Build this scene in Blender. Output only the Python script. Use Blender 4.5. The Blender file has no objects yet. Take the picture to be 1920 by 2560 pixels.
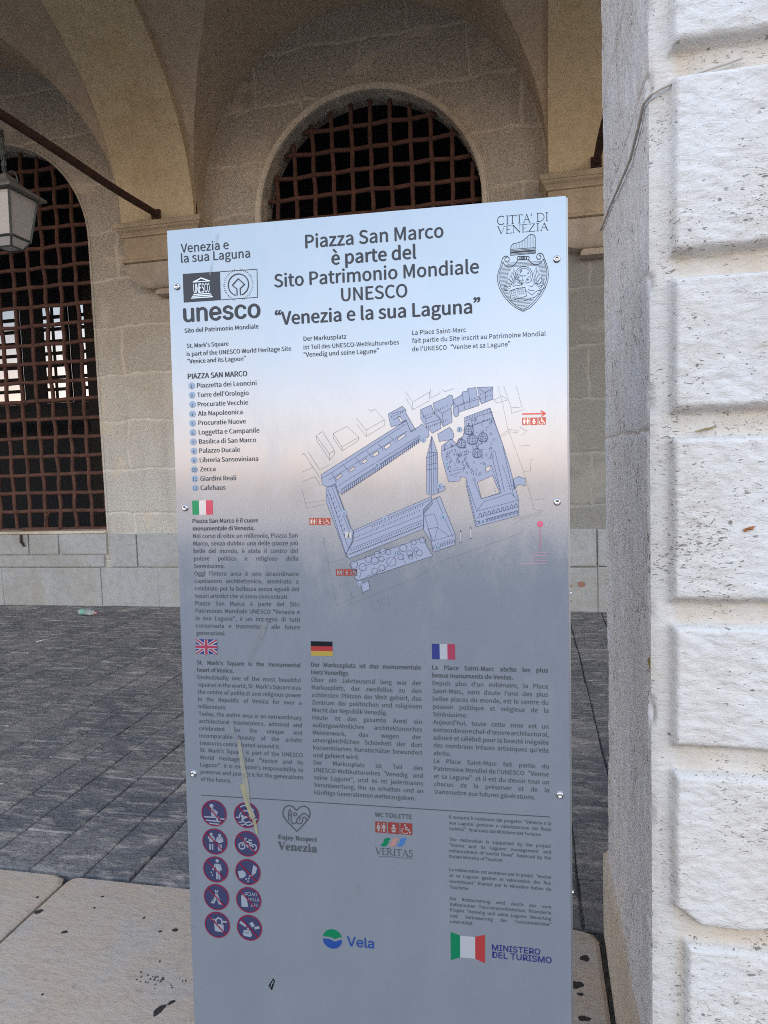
import bpy, bmesh, math, random, os
import numpy as np
from mathutils import Vector, Matrix
from mathutils.geometry import tessellate_polygon

scene = bpy.context.scene
COL = scene.collection
R = math.radians

# ------------------------------------------------------------------ camera, sky, sun, exposure
CAM_F=1710.6
CAM_M=[[0.97806, 0.205536, -0.033972], [-0.017446, -0.081687, -0.996505], [-0.207593, 0.975234, -0.076308]]

cam = bpy.data.objects.new('camera', bpy.data.cameras.new('camera'))
COL.objects.link(cam)
rx, dn, fw = (Vector(v) for v in CAM_M)
mw = Matrix((rx, -dn, -fw)).transposed().to_4x4()
mw.translation = (0, 0, 1.5)
cam.matrix_world = mw
cam.data.sensor_fit = 'VERTICAL'
cam.data.sensor_height = 24.0
cam.data.lens = CAM_F / 2560 * 24.0
cam.data.clip_start = 0.02
cam.data.clip_end = 5000
scene.camera = cam

SUN_EL, SUN_AZ = R(8.0), R(-20)          # low hazy sun behind the building, the facade is in open shade
world = bpy.data.worlds.new('World')
scene.world = world
world.use_nodes = True
wn, wl = world.node_tree.nodes, world.node_tree.links
wn.clear()
wo = wn.new('ShaderNodeOutputWorld')
bg = wn.new('ShaderNodeBackground')
sky = wn.new('ShaderNodeTexSky')
sky.sky_type = 'NISHITA'
sky.sun_disc = False
sky.sun_elevation = SUN_EL
sky.sun_rotation = SUN_AZ
sky.air_density = 1.0
sky.dust_density = 3.0
sky.ozone_density = 3.0
bg.inputs['Strength'].default_value = 0.15
# hazy evening air: paler blue overall, a rosy belt low over the lagoon
hs = wn.new('ShaderNodeHueSaturation'); hs.inputs['Saturation'].default_value = .28
wl.new(sky.outputs[0], hs.inputs['Color'])
wtc = wn.new('ShaderNodeTexCoord'); wsp = wn.new('ShaderNodeSeparateXYZ'); wl.new(wtc.outputs['Generated'], wsp.inputs[0])
wr = wn.new('ShaderNodeValToRGB'); we = wr.color_ramp.elements
we[0].position, we[0].color = .0, (2.6, 1.8, 1.38, 1)
we[1].position, we[1].color = .75, (.88, 1.0, 1.20, 1)
for p_, c_ in ((.047, (2.65, 1.68, 1.18)), (.10, (1.6, 1.17, .92)), (.20, (.92, .90, .88)), (.35, (.80, .88, .88))):
    e_ = we.new(p_); e_.color = (*c_, 1)
wl.new(wsp.outputs['Z'], wr.inputs['Fac'])
wmx = wn.new('ShaderNodeMix'); wmx.data_type = 'RGBA'; wmx.blend_type = 'MULTIPLY'; wmx.inputs[0].default_value = 1.0
wl.new(hs.outputs['Color'], wmx.inputs[6]); wl.new(wr.outputs['Color'], wmx.inputs[7])
# added dimming of the sky behind the building, to cut sampling noise
wv_ = wn.new('ShaderNodeValToRGB'); wv_.color_ramp.elements[0].position = .42; wv_.color_ramp.elements[0].color = (1, 1, 1, 1)
wv_.color_ramp.elements[1].position = .70; wv_.color_ramp.elements[1].color = (.05, .053, .058, 1)
wma = wn.new('ShaderNodeMath'); wma.operation = 'MULTIPLY_ADD'; wma.inputs[1].default_value = .5; wma.inputs[2].default_value = .5
wl.new(wsp.outputs['Y'], wma.inputs[0]); wl.new(wma.outputs[0], wv_.inputs['Fac'])
wm2 = wn.new('ShaderNodeMix'); wm2.data_type = 'RGBA'; wm2.blend_type = 'MULTIPLY'; wm2.inputs[0].default_value = 1.0
wl.new(wmx.outputs[2], wm2.inputs[6]); wl.new(wv_.outputs['Color'], wm2.inputs[7])
wl.new(wm2.outputs[2], bg.inputs['Color'])
wl.new(bg.outputs[0], wo.inputs['Surface'])

sd = bpy.data.lights.new('sun', 'SUN')
sd.energy = 0.05
sd.angle = R(12)
sd.color = (1.0, 0.9, 0.8)
so = bpy.data.objects.new('sun', sd)
COL.objects.link(so)
sdir = Vector((math.sin(SUN_AZ) * math.cos(SUN_EL), math.cos(SUN_AZ) * math.cos(SUN_EL), math.sin(SUN_EL)))
so.rotation_euler = sdir.to_track_quat('Z', 'Y').to_euler()

scene.view_settings.view_transform = 'Standard'
scene.view_settings.look = 'None'
scene.view_settings.gamma = 1
scene.view_settings.exposure = 3.08
scene.cycles.use_denoising = False
scene.cycles.use_adaptive_sampling = False
scene.cycles.sample_clamp_indirect = 0.6
scene.cycles.denoising_prefilter = 'NONE'       # keeps the small print crisp
scene.cycles.filter_width = 1.0

# ------------------------------------------------------------------ helpers
def tag(o, label=None, cat=None, group=None, kind=None):
    if label: o['label'] = label
    if cat: o['category'] = cat
    if group: o['group'] = group
    if kind: o['kind'] = kind
    return o

def empty(name, loc=(0, 0, 0), parent=None):
    o = bpy.data.objects.new(name, None)
    COL.objects.link(o)
    o.location = loc
    o.empty_display_size = .1
    if parent: o.parent = parent
    return o

def link(name, me, mats=None, parent=None):
    o = bpy.data.objects.new(name, me)
    COL.objects.link(o)
    if mats is not None:
        for m in (mats if isinstance(mats, (list, tuple)) else [mats]): me.materials.append(m)
    if parent: o.parent = parent
    return o

class MB:
    def __init__(s): s.v, s.f, s.m = [], [], []
    def add(s, vs, fs, m=0):
        b = len(s.v); s.v += [tuple(p) for p in vs]
        s.f += [tuple(i + b for i in f) for f in fs]; s.m += [m] * len(fs)
    def box(s, x0, x1, y0, y1, z0, z1, m=0):
        s.add([(x0, y0, z0), (x1, y0, z0), (x1, y1, z0), (x0, y1, z0), (x0, y0, z1), (x1, y0, z1), (x1, y1, z1), (x0, y1, z1)],
              [(0, 3, 2, 1), (4, 5, 6, 7), (0, 1, 5, 4), (1, 2, 6, 5), (2, 3, 7, 6), (3, 0, 4, 7)], m)
    def tube(s, path, r, n=10, m=0, cap=True):
        path = [Vector(p) for p in path]; rings = []
        for i, p in enumerate(path):
            t = (path[min(i + 1, len(path) - 1)] - path[max(i - 1, 0)]).normalized()
            a = Vector((0, 0, 1)) if abs(t.z) < .9 else Vector((1, 0, 0))
            u = t.cross(a).normalized(); w = t.cross(u)
            rr = r[i] if isinstance(r, (list, tuple)) else r
            rings.append([p + (u * math.cos(2 * math.pi * k / n) + w * math.sin(2 * math.pi * k / n)) * rr for k in range(n)])
        vs = [p for g in rings for p in g]; fs = []
        for i in range(len(rings) - 1):
            for k in range(n):
                fs.append((i * n + k, i * n + (k + 1) % n, (i + 1) * n + (k + 1) % n, (i + 1) * n + k))
        if cap:
            fs.append(tuple(range(n))); fs.append(tuple(range(len(vs) - 1, len(vs) - n - 1, -1)))
        s.add(vs, fs, m)
    def grid(s, nu, nv, fn, m=0):
        vs = [fn(i / nu, j / nv) for i in range(nu + 1) for j in range(nv + 1)]
        fs = [(i * (nv + 1) + j, (i + 1) * (nv + 1) + j, (i + 1) * (nv + 1) + j + 1, i * (nv + 1) + j + 1) for i in range(nu) for j in range(nv)]
        s.add(vs, fs, m)
    def mesh(s, name, smooth=False, weld=False):
        me = bpy.data.meshes.new(name)
        me.from_pydata(s.v, [], s.f)
        me.polygons.foreach_set('material_index', s.m)
        if smooth: me.polygons.foreach_set('use_smooth', [True] * len(s.f))
        bm = bmesh.new(); bm.from_mesh(me)
        if weld: bmesh.ops.remove_doubles(bm, verts=bm.verts, dist=1e-4)
        bmesh.ops.recalc_face_normals(bm, faces=bm.faces)
        bm.to_mesh(me); bm.free()
        return me
    def build(s, name, mats, parent=None, smooth=False, weld=False):
        return link(name, s.mesh(name, smooth, weld), mats, parent)

def bevel(o, w=.006, seg=2):
    bm = bmesh.new(); bm.from_mesh(o.data)
    bmesh.ops.bevel(bm, geom=list(bm.edges), offset=w, segments=seg, affect='EDGES', profile=.6)
    bm.to_mesh(o.data); bm.free()

# numpy fractal noise on a plane
_rs = np.random.RandomState(7)
_lat = _rs.rand(256, 256)
def vnoise(x, y):
    xi, yi = np.floor(x).astype(int), np.floor(y).astype(int)
    fx, fy = x - xi, y - yi
    fx, fy = fx * fx * (3 - 2 * fx), fy * fy * (3 - 2 * fy)
    g = lambda a, b: _lat[a % 256, b % 256]
    return (g(xi, yi) * (1 - fx) + g(xi + 1, yi) * fx) * (1 - fy) + (g(xi, yi + 1) * (1 - fx) + g(xi + 1, yi + 1) * fx) * fy
def fbm(x, y, o=4):
    t, a, n = 0, 1, 0
    for k in range(o):
        t = t + a * vnoise(x * 2 ** k + 17.3 * k, y * 2 ** k + 5.1 * k); n += a; a *= .5
    return t / n

# ------------------------------------------------------------------ materials
def new_mat(name):
    m = bpy.data.materials.new(name); m.use_nodes = True
    nt = m.node_tree
    return m, nt, nt.nodes['Principled BSDF']

def N(nt, kind, **kw):
    n = nt.nodes.new(kind)
    for k, v in kw.items():
        if k in n.inputs: n.inputs[k].default_value = v
        else: setattr(n, k, v)
    return n

def coords(nt, scale=(1, 1, 1), rot=(0, 0, 0), loc=(0, 0, 0)):
    tc = N(nt, 'ShaderNodeTexCoord'); mp = N(nt, 'ShaderNodeMapping')
    mp.inputs['Scale'].default_value = scale; mp.inputs['Rotation'].default_value = rot; mp.inputs['Location'].default_value = loc
    nt.links.new(tc.outputs['Object'], mp.inputs['Vector'])
    return mp.outputs['Vector']

def noise(nt, vec, scale, detail=6, rough=.6, dist=0):
    n = N(nt, 'ShaderNodeTexNoise', Scale=scale, Detail=detail, Roughness=rough, Distortion=dist)
    nt.links.new(vec, n.inputs['Vector']); return n.outputs['Fac']

def ramp(nt, fac, stops):
    r = N(nt, 'ShaderNodeValToRGB'); e = r.color_ramp.elements
    while len(e) < len(stops): e.new(.5)
    for el, (p, c) in zip(e, stops):
        el.position = p; el.color = (c, c, c, 1) if isinstance(c, (int, float)) else (*c, 1)
    nt.links.new(fac, r.inputs['Fac']); return r.outputs['Color']

def mix(nt, fac, a, b, mode='MIX'):
    m = N(nt, 'ShaderNodeMix', data_type='RGBA', blend_type=mode)
    for sock, v in ((0, fac), (6, a), (7, b)):
        if isinstance(v, (int, float)): m.inputs[sock].default_value = v
        elif isinstance(v, tuple): m.inputs[sock].default_value = (*v, 1)
        else: nt.links.new(v, m.inputs[sock])
    return m.outputs[2]

def math_(nt, op, a, b=None):
    m = N(nt, 'ShaderNodeMath', operation=op)
    for i, v in enumerate((a, b)):
        if v is None: continue
        if isinstance(v, (int, float)): m.inputs[i].default_value = v
        else: nt.links.new(v, m.inputs[i])
    return m.outputs[0]

def bump(nt, h, strength, dist, prev=None):
    b = N(nt, 'ShaderNodeBump', Strength=strength, Distance=dist)
    nt.links.new(h, b.inputs['Height'])
    if prev: nt.links.new(prev, b.inputs['Normal'])
    return b.outputs['Normal']

def plain(name, col, rough=.6, metal=0.0, spec=.5):
    m, nt, p = new_mat(name)
    p.inputs['Base Color'].default_value = (*col, 1)
    p.inputs['Roughness'].default_value = rough
    p.inputs['Metallic'].default_value = metal
    p.inputs['Specular IOR Level'].default_value = spec
    return m

def wall_material():
    m, nt, p = new_mat('rough_beige_stone')
    v = coords(nt)
    warp = N(nt, 'ShaderNodeVectorMath', operation='ADD')
    nz = N(nt, 'ShaderNodeTexNoise', Scale=2.5, Detail=6.0, Roughness=.62); nt.links.new(v, nz.inputs['Vector'])
    sc = N(nt, 'ShaderNodeVectorMath', operation='SCALE'); sc.inputs['Scale'].default_value = .17
    sub = N(nt, 'ShaderNodeVectorMath', operation='SUBTRACT'); sub.inputs[1].default_value = (.5, .5, .5)
    nt.links.new(nz.outputs['Color'], sub.inputs[0]); nt.links.new(sub.outputs[0], sc.inputs[0])
    nt.links.new(v, warp.inputs[0]); nt.links.new(sc.outputs[0], warp.inputs[1])
    sep = N(nt, 'ShaderNodeSeparateXYZ'); nt.links.new(warp.outputs[0], sep.inputs[0])
    cmb = N(nt, 'ShaderNodeCombineXYZ'); nt.links.new(sep.outputs[0], cmb.inputs[0]); nt.links.new(sep.outputs[2], cmb.inputs[1])
    br = N(nt, 'ShaderNodeTexBrick', Scale=1.0)
    br.inputs['Color1'].default_value = (.0, .0, .0, 1); br.inputs['Color2'].default_value = (1, 1, 1, 1)
    br.inputs['Mortar Size'].default_value = .030; br.inputs['Mortar Smooth'].default_value = 1.0
    br.inputs['Brick Width'].default_value = 1.05; br.inputs['Row Height'].default_value = .50
    br.offset = .45
    nt.links.new(cmb.outputs[0], br.inputs['Vector'])
    grain = noise(nt, v, 38, 5, .75)
    dark = ramp(nt, grain, [(.40, 0), (.53, 1)])
    big = noise(nt, v, 1.3, 5, .6)
    base = mix(nt, ramp(nt, big, [(.3, 0), (.7, 1)]), (.73, .64, .505), (.80, .725, .60))
    base = mix(nt, math_(nt, 'MULTIPLY', br.outputs['Color'], .6), base, (.60, .53, .44))
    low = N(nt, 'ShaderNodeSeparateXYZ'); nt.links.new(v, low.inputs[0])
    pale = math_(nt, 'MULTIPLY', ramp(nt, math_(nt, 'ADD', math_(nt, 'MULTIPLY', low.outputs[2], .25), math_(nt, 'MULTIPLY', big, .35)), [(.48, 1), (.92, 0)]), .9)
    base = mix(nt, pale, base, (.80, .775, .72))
    rough_up = ramp(nt, math_(nt, 'ADD', math_(nt, 'MULTIPLY', low.outputs[2], .2), math_(nt, 'MULTIPLY', noise(nt, v, 1.7, 3), .5)), [(.72, .12), (1.08, 1)])
    dk = math_(nt, 'MULTIPLY', math_(nt, 'SUBTRACT', 1.0, dark), rough_up)
    stone = mix(nt, math_(nt, 'MULTIPLY', dk, .32), base, (.17, .15, .125))
    mf = math_(nt, 'MULTIPLY', br.outputs['Fac'], math_(nt, 'MULTIPLY', ramp(nt, noise(nt, v, 2.6, 4, .6), [(.36, .1), (.6, .85)]), math_(nt, 'ADD', math_(nt, 'MULTIPLY', rough_up, .75), .12)))
    col = mix(nt, mf, stone, (.66, .565, .44))
    stain = ramp(nt, noise(nt, v, .8, 6, .7), [(.5, 0), (.7, 1)])
    col = mix(nt, math_(nt, 'MULTIPLY', stain, .35), col, (.48, .36, .23))
    streak = ramp(nt, noise(nt, coords(nt, (5, 5, .45)), 1.0, 5, .65), [(.52, 0), (.72, 1)])
    col = mix(nt, math_(nt, 'MULTIPLY', streak, .3), col, (.40, .345, .28))
    patch = ramp(nt, noise(nt, v, 1.9, 3, .5, .5), [(.60, 0), (.66, 1)])
    col = mix(nt, math_(nt, 'MULTIPLY', patch, .6), col, (.66, .56, .43))
    # the pier by the front pillar is a darker grey-green up to the capital
    pier_tone = math_(nt, 'MULTIPLY', ramp(nt, math_(nt, 'ADD', math_(nt, 'MULTIPLY', low.outputs[0], .5), math_(nt, 'MULTIPLY', big, .6)), [(.05, 0), (.35, 1)]),
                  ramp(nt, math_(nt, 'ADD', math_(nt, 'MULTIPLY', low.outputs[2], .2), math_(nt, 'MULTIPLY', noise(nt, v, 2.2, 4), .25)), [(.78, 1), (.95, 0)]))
    col = mix(nt, math_(nt, 'MULTIPLY', pier_tone, .85), col, (.36, .355, .325))
    nt.links.new(col, p.inputs['Base Color']); p.inputs['Roughness'].default_value = .92
    p.inputs['Specular IOR Level'].default_value = .15
    keep = math_(nt, 'MULTIPLY', math_(nt, 'SUBTRACT', 1.0, br.outputs['Fac']), math_(nt, 'SUBTRACT', 1.0, math_(nt, 'MULTIPLY', patch, .7)))
    h = math_(nt, 'MULTIPLY', grain, math_(nt, 'ADD', math_(nt, 'MULTIPLY', keep, .9), .1))
    nt.links.new(bump(nt, h, .85, .035), p.inputs['Normal'])
    return m

def plaster_material(name, c0, c1, c2, bs=.25):
    m, nt, p = new_mat(name)
    v = coords(nt)
    a = noise(nt, v, .9, 6, .65); b = noise(nt, v, 14, 6, .7); c = noise(nt, coords(nt, (1, 1, .35)), 2.3, 5, .7)
    col = mix(nt, ramp(nt, a, [(.32, 0), (.68, 1)]), c0, c1)
    col = mix(nt, math_(nt, 'MULTIPLY', ramp(nt, c, [(.5, 0), (.72, 1)]), .6), col, c2)
    col = mix(nt, math_(nt, 'MULTIPLY', ramp(nt, b, [(.35, 1), (.55, 0)]), .35), col, tuple(x * .6 for x in c0))
    soot = ramp(nt, noise(nt, coords(nt, (1, 1, 1), (0, 0, 0), (7, 3, 1)), .55, 7, .72, .4), [(.48, 0), (.68, 1)])
    col = mix(nt, math_(nt, 'MULTIPLY', soot, .55), col, tuple(x * y for x, y in zip(c2, (.62, .56, .5))))
    crk = N(nt, 'ShaderNodeTexVoronoi', Scale=1.1, feature='DISTANCE_TO_EDGE'); wv = N(nt, 'ShaderNodeVectorMath', operation='ADD'); nn = N(nt, 'ShaderNodeTexNoise', Scale=5.0, Detail=5.0)
    nt.links.new(v, nn.inputs['Vector']); nt.links.new(v, wv.inputs[0]); nt.links.new(nn.outputs['Color'], wv.inputs[1]); nt.links.new(wv.outputs[0], crk.inputs['Vector'])
    ck = math_(nt, 'MULTIPLY', ramp(nt, crk.outputs['Distance'], [(.0, 1), (.012, 0)]), ramp(nt, a, [(.5, 0), (.6, .3)]))
    col = mix(nt, ck, col, tuple(x * .4 for x in c0))
    nt.links.new(col, p.inputs['Base Color']); p.inputs['Roughness'].default_value = .9; p.inputs['Specular IOR Level'].default_value = .2
    nt.links.new(bump(nt, b, bs, .012), p.inputs['Normal'])
    return m

def white_stone(name, tint, pit, bstr, zs=1.0):
    # pale limestone with short slanting tool pits gathered in patches, cracks and warm stains
    m, nt, p = new_mat(name)
    v = coords(nt)
    st = coords(nt, (70, 70, 210 * zs), (0, R(24), 0))
    st2 = coords(nt, (110, 110, 260 * zs), (0, R(-32), 0), (3, 1, 2))
    d1 = noise(nt, st, 1.0, 3, .6, .6); d2 = noise(nt, st2, 1.0, 3, .6, .4)
    patch = noise(nt, v, 6.5, 5, .65)
    pm = ramp(nt, patch, [(.44, 0), (.64, 1)])
    th = math_(nt, 'ADD', math_(nt, 'MULTIPLY', pm, .095), math_(nt, 'MAXIMUM', d1, math_(nt, 'SUBTRACT', d2, .015)))
    pits = ramp(nt, th, [(pit, 0), (pit + .045, 1)])
    holes = N(nt, 'ShaderNodeTexVoronoi', Scale=26.0); nt.links.new(v, holes.inputs['Vector'])
    hk = math_(nt, 'MULTIPLY', ramp(nt, holes.outputs['Distance'], [(.07, 1), (.11, 0)]), ramp(nt, noise(nt, v, 9, 2), [(.6, 0), (.64, 1)]))
    pits = math_(nt, 'MAXIMUM', pits, hk)
    t2 = noise(nt, v, 3.2, 6, .65)
    col = mix(nt, ramp(nt, t2, [(.35, 0), (.7, 1)]), tint, tuple(a * b for a, b in zip(tint, (.92, .86, .78))))
    run = ramp(nt, noise(nt, coords(nt, (16, 16, 1.6)), 1.0, 6, .7), [(.52, 0), (.70, 1)])
    col = mix(nt, math_(nt, 'MULTIPLY', run, .30), col, tuple(a * .62 for a in tint))
    warm = ramp(nt, noise(nt, v, 11, 4, .7), [(.66, 0), (.8, 1)])
    col = mix(nt, math_(nt, 'MULTIPLY', warm, .4), col, (.42, .33, .2))
    ra = N(nt, 'ShaderNodeAttribute', attribute_name='recess')
    jn = math_(nt, 'MULTIPLY', ra.outputs['Fac'], ramp(nt, noise(nt, v, 4.5, 4, .6), [(.35, .15), (.62, 1)]))
    col = mix(nt, math_(nt, 'MULTIPLY', jn, .75), col, (.56, .47, .36))
    jd = math_(nt, 'MULTIPLY', ramp(nt, ra.outputs['Fac'], [(.25, 0), (.5, 1)]), ramp(nt, noise(nt, v, 95, 3, .7), [(.6, 0), (.66, 1)]))
    jd = math_(nt, 'MULTIPLY', jd, ramp(nt, noise(nt, v, 8, 3), [(.5, 0), (.6, 1)]))
    pits = math_(nt, 'MAXIMUM', pits, jd)
    col = mix(nt, math_(nt, 'MULTIPLY', pits, .78), col, (.13, .115, .10))
    nt.links.new(col, p.inputs['Base Color']); p.inputs['Roughness'].default_value = .75; p.inputs['Specular IOR Level'].default_value = .3
    fine = noise(nt, coords(nt, (30, 30, 60 * zs), (0, R(15), 0)), 1.0, 8, .68, .8)
    h = math_(nt, 'SUBTRACT', fine, math_(nt, 'MULTIPLY', pits, .55))
    nt.links.new(bump(nt, h, bstr, .016), p.inputs['Normal'])
    return m

def paving_material(name='dark_trachyte', k=1.0):
    m, nt, p = new_mat(name)
    v = coords(nt)
    at = N(nt, 'ShaderNodeAttribute', attribute_name='tone')
    g = noise(nt, v, 42, 7, .75); b = noise(nt, v, 2.2, 6, .65); w = noise(nt, coords(nt, (3, 9, 3), (0, 0, R(20))), 2.0, 5, .7)
    col = mix(nt, at.outputs['Fac'], (.062 * k, .065 * k, .071 * k), (.15 * k, .138 * k, .13 * k))
    col = mix(nt, ramp(nt, g, [(.35, .0), (.7, .8)]), tuple([.045 * k, .046 * k, .05 * k]), col)
    col = mix(nt, math_(nt, 'MULTIPLY', ramp(nt, b, [(.45, 0), (.7, 1)]), .5), col, (.15 * k, .135 * k, .125 * k))
    col = mix(nt, math_(nt, 'MULTIPLY', ramp(nt, w, [(.50, 0), (.70, 1)]), .7), col, (.24 * k, .21 * k, .185 * k))
    nt.links.new(col, p.inputs['Base Color']); p.inputs['Roughness'].default_value = .8; p.inputs['Specular IOR Level'].default_value = .12
    nt.links.new(bump(nt, g, .9, .018, bump(nt, w, .6, .03, bump(nt, noise(nt, v, 9, 5, .7), .6, .03))), p.inputs['Normal'])
    return m

def slab_material():
    m, nt, p = new_mat('worn_pale_slab')
    v = coords(nt)
    a = noise(nt, v, 2.6, 7, .65, .4); b = noise(nt, v, 30, 6, .7); c = noise(nt, v, 5.5, 6, .7); d = noise(nt, coords(nt, (7, 16, 7), (0, 0, R(35))), 2.0, 5, .75)
    col = mix(nt, ramp(nt, a, [(.3, 0), (.7, 1)]), (.54, .425, .33), (.55, .47, .39))
    col = mix(nt, math_(nt, 'MULTIPLY', ramp(nt, c, [(.46, 0), (.66, 1)]), .75), col, (.55, .425, .32))
    gp_ = noise(nt, coords(nt, (1, 1, 1), (0, 0, .6), (4, 2, 0)), 3.4, 6, .7, .5)
    col = mix(nt, math_(nt, 'MULTIPLY', ramp(nt, gp_, [(.48, 0), (.64, 1)]), .7), col, (.50, .45, .41))
    col = mix(nt, math_(nt, 'MULTIPLY', ramp(nt, d, [(.56, 0), (.72, 1)]), .5), col, (.24, .20, .165))
    col = mix(nt, math_(nt, 'MULTIPLY', ramp(nt, b, [(.3, 1), (.45, 0)]), .3), col, (.2, .17, .14))
    nt.links.new(col, p.inputs['Base Color']); p.inputs['Roughness'].default_value = .62; p.inputs['Specular IOR Level'].default_value = .35
    nt.links.new(bump(nt, d, .35, .012, bump(nt, b, .25, .005)), p.inputs['Normal'])
    return m

def rust_material(name='rusty_iron', k=1.0):
    m, nt, p = new_mat(name)
    v = coords(nt)
    a = noise(nt, v, 9, 6, .7); b = noise(nt, v, 60, 5, .7)
    col = ramp(nt, a, [(.3, (.075 * k, .040 * k, .034 * k)), (.5, (.125 * k, .062 * k, .048 * k)), (.75, (.19 * k, .095 * k, .062 * k))])
    nt.links.new(col, p.inputs['Base Color']); p.inputs['Roughness'].default_value = .85; p.inputs['Specular IOR Level'].default_value = .25
    nt.links.new(bump(nt, b, .6, .006), p.inputs['Normal'])
    return m

def panel_metal(name='brushed_metal'):
    m, nt, p = new_mat(name)
    v = coords(nt)
    st = noise(nt, coords(nt, (420, 1, 3)), 1.0, 3, .6)
    sm = noise(nt, coords(nt, (5, 1, 3)), 1.0, 6, .7)
    p.inputs['Metallic'].default_value = .47
    col = mix(nt, ramp(nt, sm, [(.3, 0), (.75, 1)]), (.285, .325, .385), (.32, .355, .41))
    nt.links.new(col, p.inputs['Base Color'])
    rg = math_(nt, 'ADD', math_(nt, 'MULTIPLY', st, .05), math_(nt, 'MULTIPLY', sm, .10))
    sm2 = ramp(nt, noise(nt, coords(nt, (9, 1, 4), (0, R(12), 0), (2, 0, 5)), 1.0, 7, .75), [(.48, 0), (.72, 1)])
    spk = ramp(nt, noise(nt, coords(nt, (240, 1, 190)), 1.0, 2, .5), [(.74, 0), (.80, 1)])
    spk = math_(nt, 'MULTIPLY', spk, ramp(nt, sm, [(.42, 0), (.6, 1)]))
    scr = ramp(nt, noise(nt, coords(nt, (420, 1, 14), (0, R(28), 0)), 1.0, 2, .5), [(.73, 0), (.79, 1)])
    scr2 = ramp(nt, noise(nt, coords(nt, (420, 1, 12), (0, R(-14), 0), (5, 0, 1)), 1.0, 2, .5), [(.75, 0), (.80, 1)])
    scr = math_(nt, 'MULTIPLY', math_(nt, 'MAXIMUM', scr, scr2), ramp(nt, noise(nt, v, 5, 4), [(.48, 0), (.62, 1)]))
    col = mix(nt, math_(nt, 'MULTIPLY', sm2, .16), col, (.42, .44, .46))
    col = mix(nt, math_(nt, 'MULTIPLY', math_(nt, 'MAXIMUM', spk, scr), .45), col, (.62, .64, .66))
    nt.links.new(col, p.inputs['Base Color'])
    rg = math_(nt, 'ADD', rg, math_(nt, 'MULTIPLY', sm2, .12))
    nt.links.new(math_(nt, 'ADD', rg, .06), p.inputs['Roughness'])
    nt.links.new(bump(nt, st, .03, .0006, bump(nt, noise(nt, coords(nt, (4, 1, 3)), 1.0, 2, .4), .10, .004)), p.inputs['Normal'])
    return m

M = {}
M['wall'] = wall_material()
M['plaster'] = plaster_material('ochre_plaster', (.64, .51, .325), (.74, .62, .40), (.66, .47, .22))
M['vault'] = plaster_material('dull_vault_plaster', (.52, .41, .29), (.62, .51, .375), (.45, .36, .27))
M['trim'] = plaster_material('pale_arch_stone', (.70, .61, .47), (.78, .70, .57), (.55, .45, .33), .35)
M['base'] = plaster_material('pale_plinth_stone', (.43, .445, .445), (.52, .53, .535), (.47, .44, .36), .3)
M['corbel'] = plaster_material('smooth_corbel_stone', (.54, .45, .36), (.60, .53, .44), (.42, .32, .23), .3)
M['bands'] = plaster_material('brown_cornice_stone', (.52, .41, .28), (.61, .50, .35), (.36, .28, .19), .45)
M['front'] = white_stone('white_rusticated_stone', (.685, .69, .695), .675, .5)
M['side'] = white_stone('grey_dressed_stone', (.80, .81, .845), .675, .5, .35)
M['plinth'] = white_stone('worn_plinth_stone', (.64, .58, .50), .74, .4, .25)
M['paving'] = paving_material('dark_trachyte', 3.4)
M['grey_paving'] = paving_material('grey_trachyte', 1.6)
M['slab'] = slab_material()
M['rust'] = rust_material()
M['rod'] = rust_material('dark_rusty_iron', .55)
M['metal'] = panel_metal()
M['steel'] = plain('screw_steel', (.55, .56, .58), .25, 1.0)
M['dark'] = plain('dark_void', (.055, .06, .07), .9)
M['grime'] = plain('black_grime', (.035, .032, .03), .8)
M['mortar'] = plain('dirt_joint', (.07, .06, .05), .9)
M['frame'] = plain('old_dark_timber', (.045, .04, .035), .7)
M['glass_white'] = plain('milky_glass', (.50, .47, .44), .25)
M['lamp_metal'] = plain('verdigris_lamp_metal', (.075, .085, .08), .55, .4)
dm, dnt, dp_ = new_mat('dirty_window_glass')
dt = N(dnt, 'ShaderNodeBsdfTransparent'); dt.inputs['Color'].default_value = (.85, .90, .95, 1)
dnt.links.new(dt.outputs[0], dnt.nodes['Material Output'].inputs['Surface'])
M['dirty_glass'] = dm
M['cable'] = plain('grey_cable_sheath', (.50, .47, .43), .6)

# ------------------------------------------------------------------ ground, water
PITCH, XC = 4.2, -1.48           # bay pitch, centre of the bay behind the panel
YF, YP, YB = 1.35, 2.12, 6.68     # pillar front, pillar back, back wall
rng = random.Random(11)

g = MB()
g.add([(-400, -30, -.05), (400, -30, -.05), (400, 60, -.05), (-400, 60, -.05)], [(0, 1, 2, 3)])
tag(g.build('ground', M['grey_paving']), kind='structure')
wm, wnt, wp = new_mat('lagoon_water')
wp.inputs['Base Color'].default_value = (.10, .14, .17, 1); wp.inputs['Roughness'].default_value = .12
wnt.links.new(bump(wnt, noise(wnt, coords(wnt), .7, 5, .6), .5, .25), wp.inputs['Normal'])
g = MB()
g.add([(-2500, -3000, -1.1), (2500, -3000, -1.1), (2500, -29.9, -1.1), (-2500, -29.9, -1.1)], [(0, 1, 2, 3)])
tag(g.build('water', wm), kind='structure')

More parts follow.
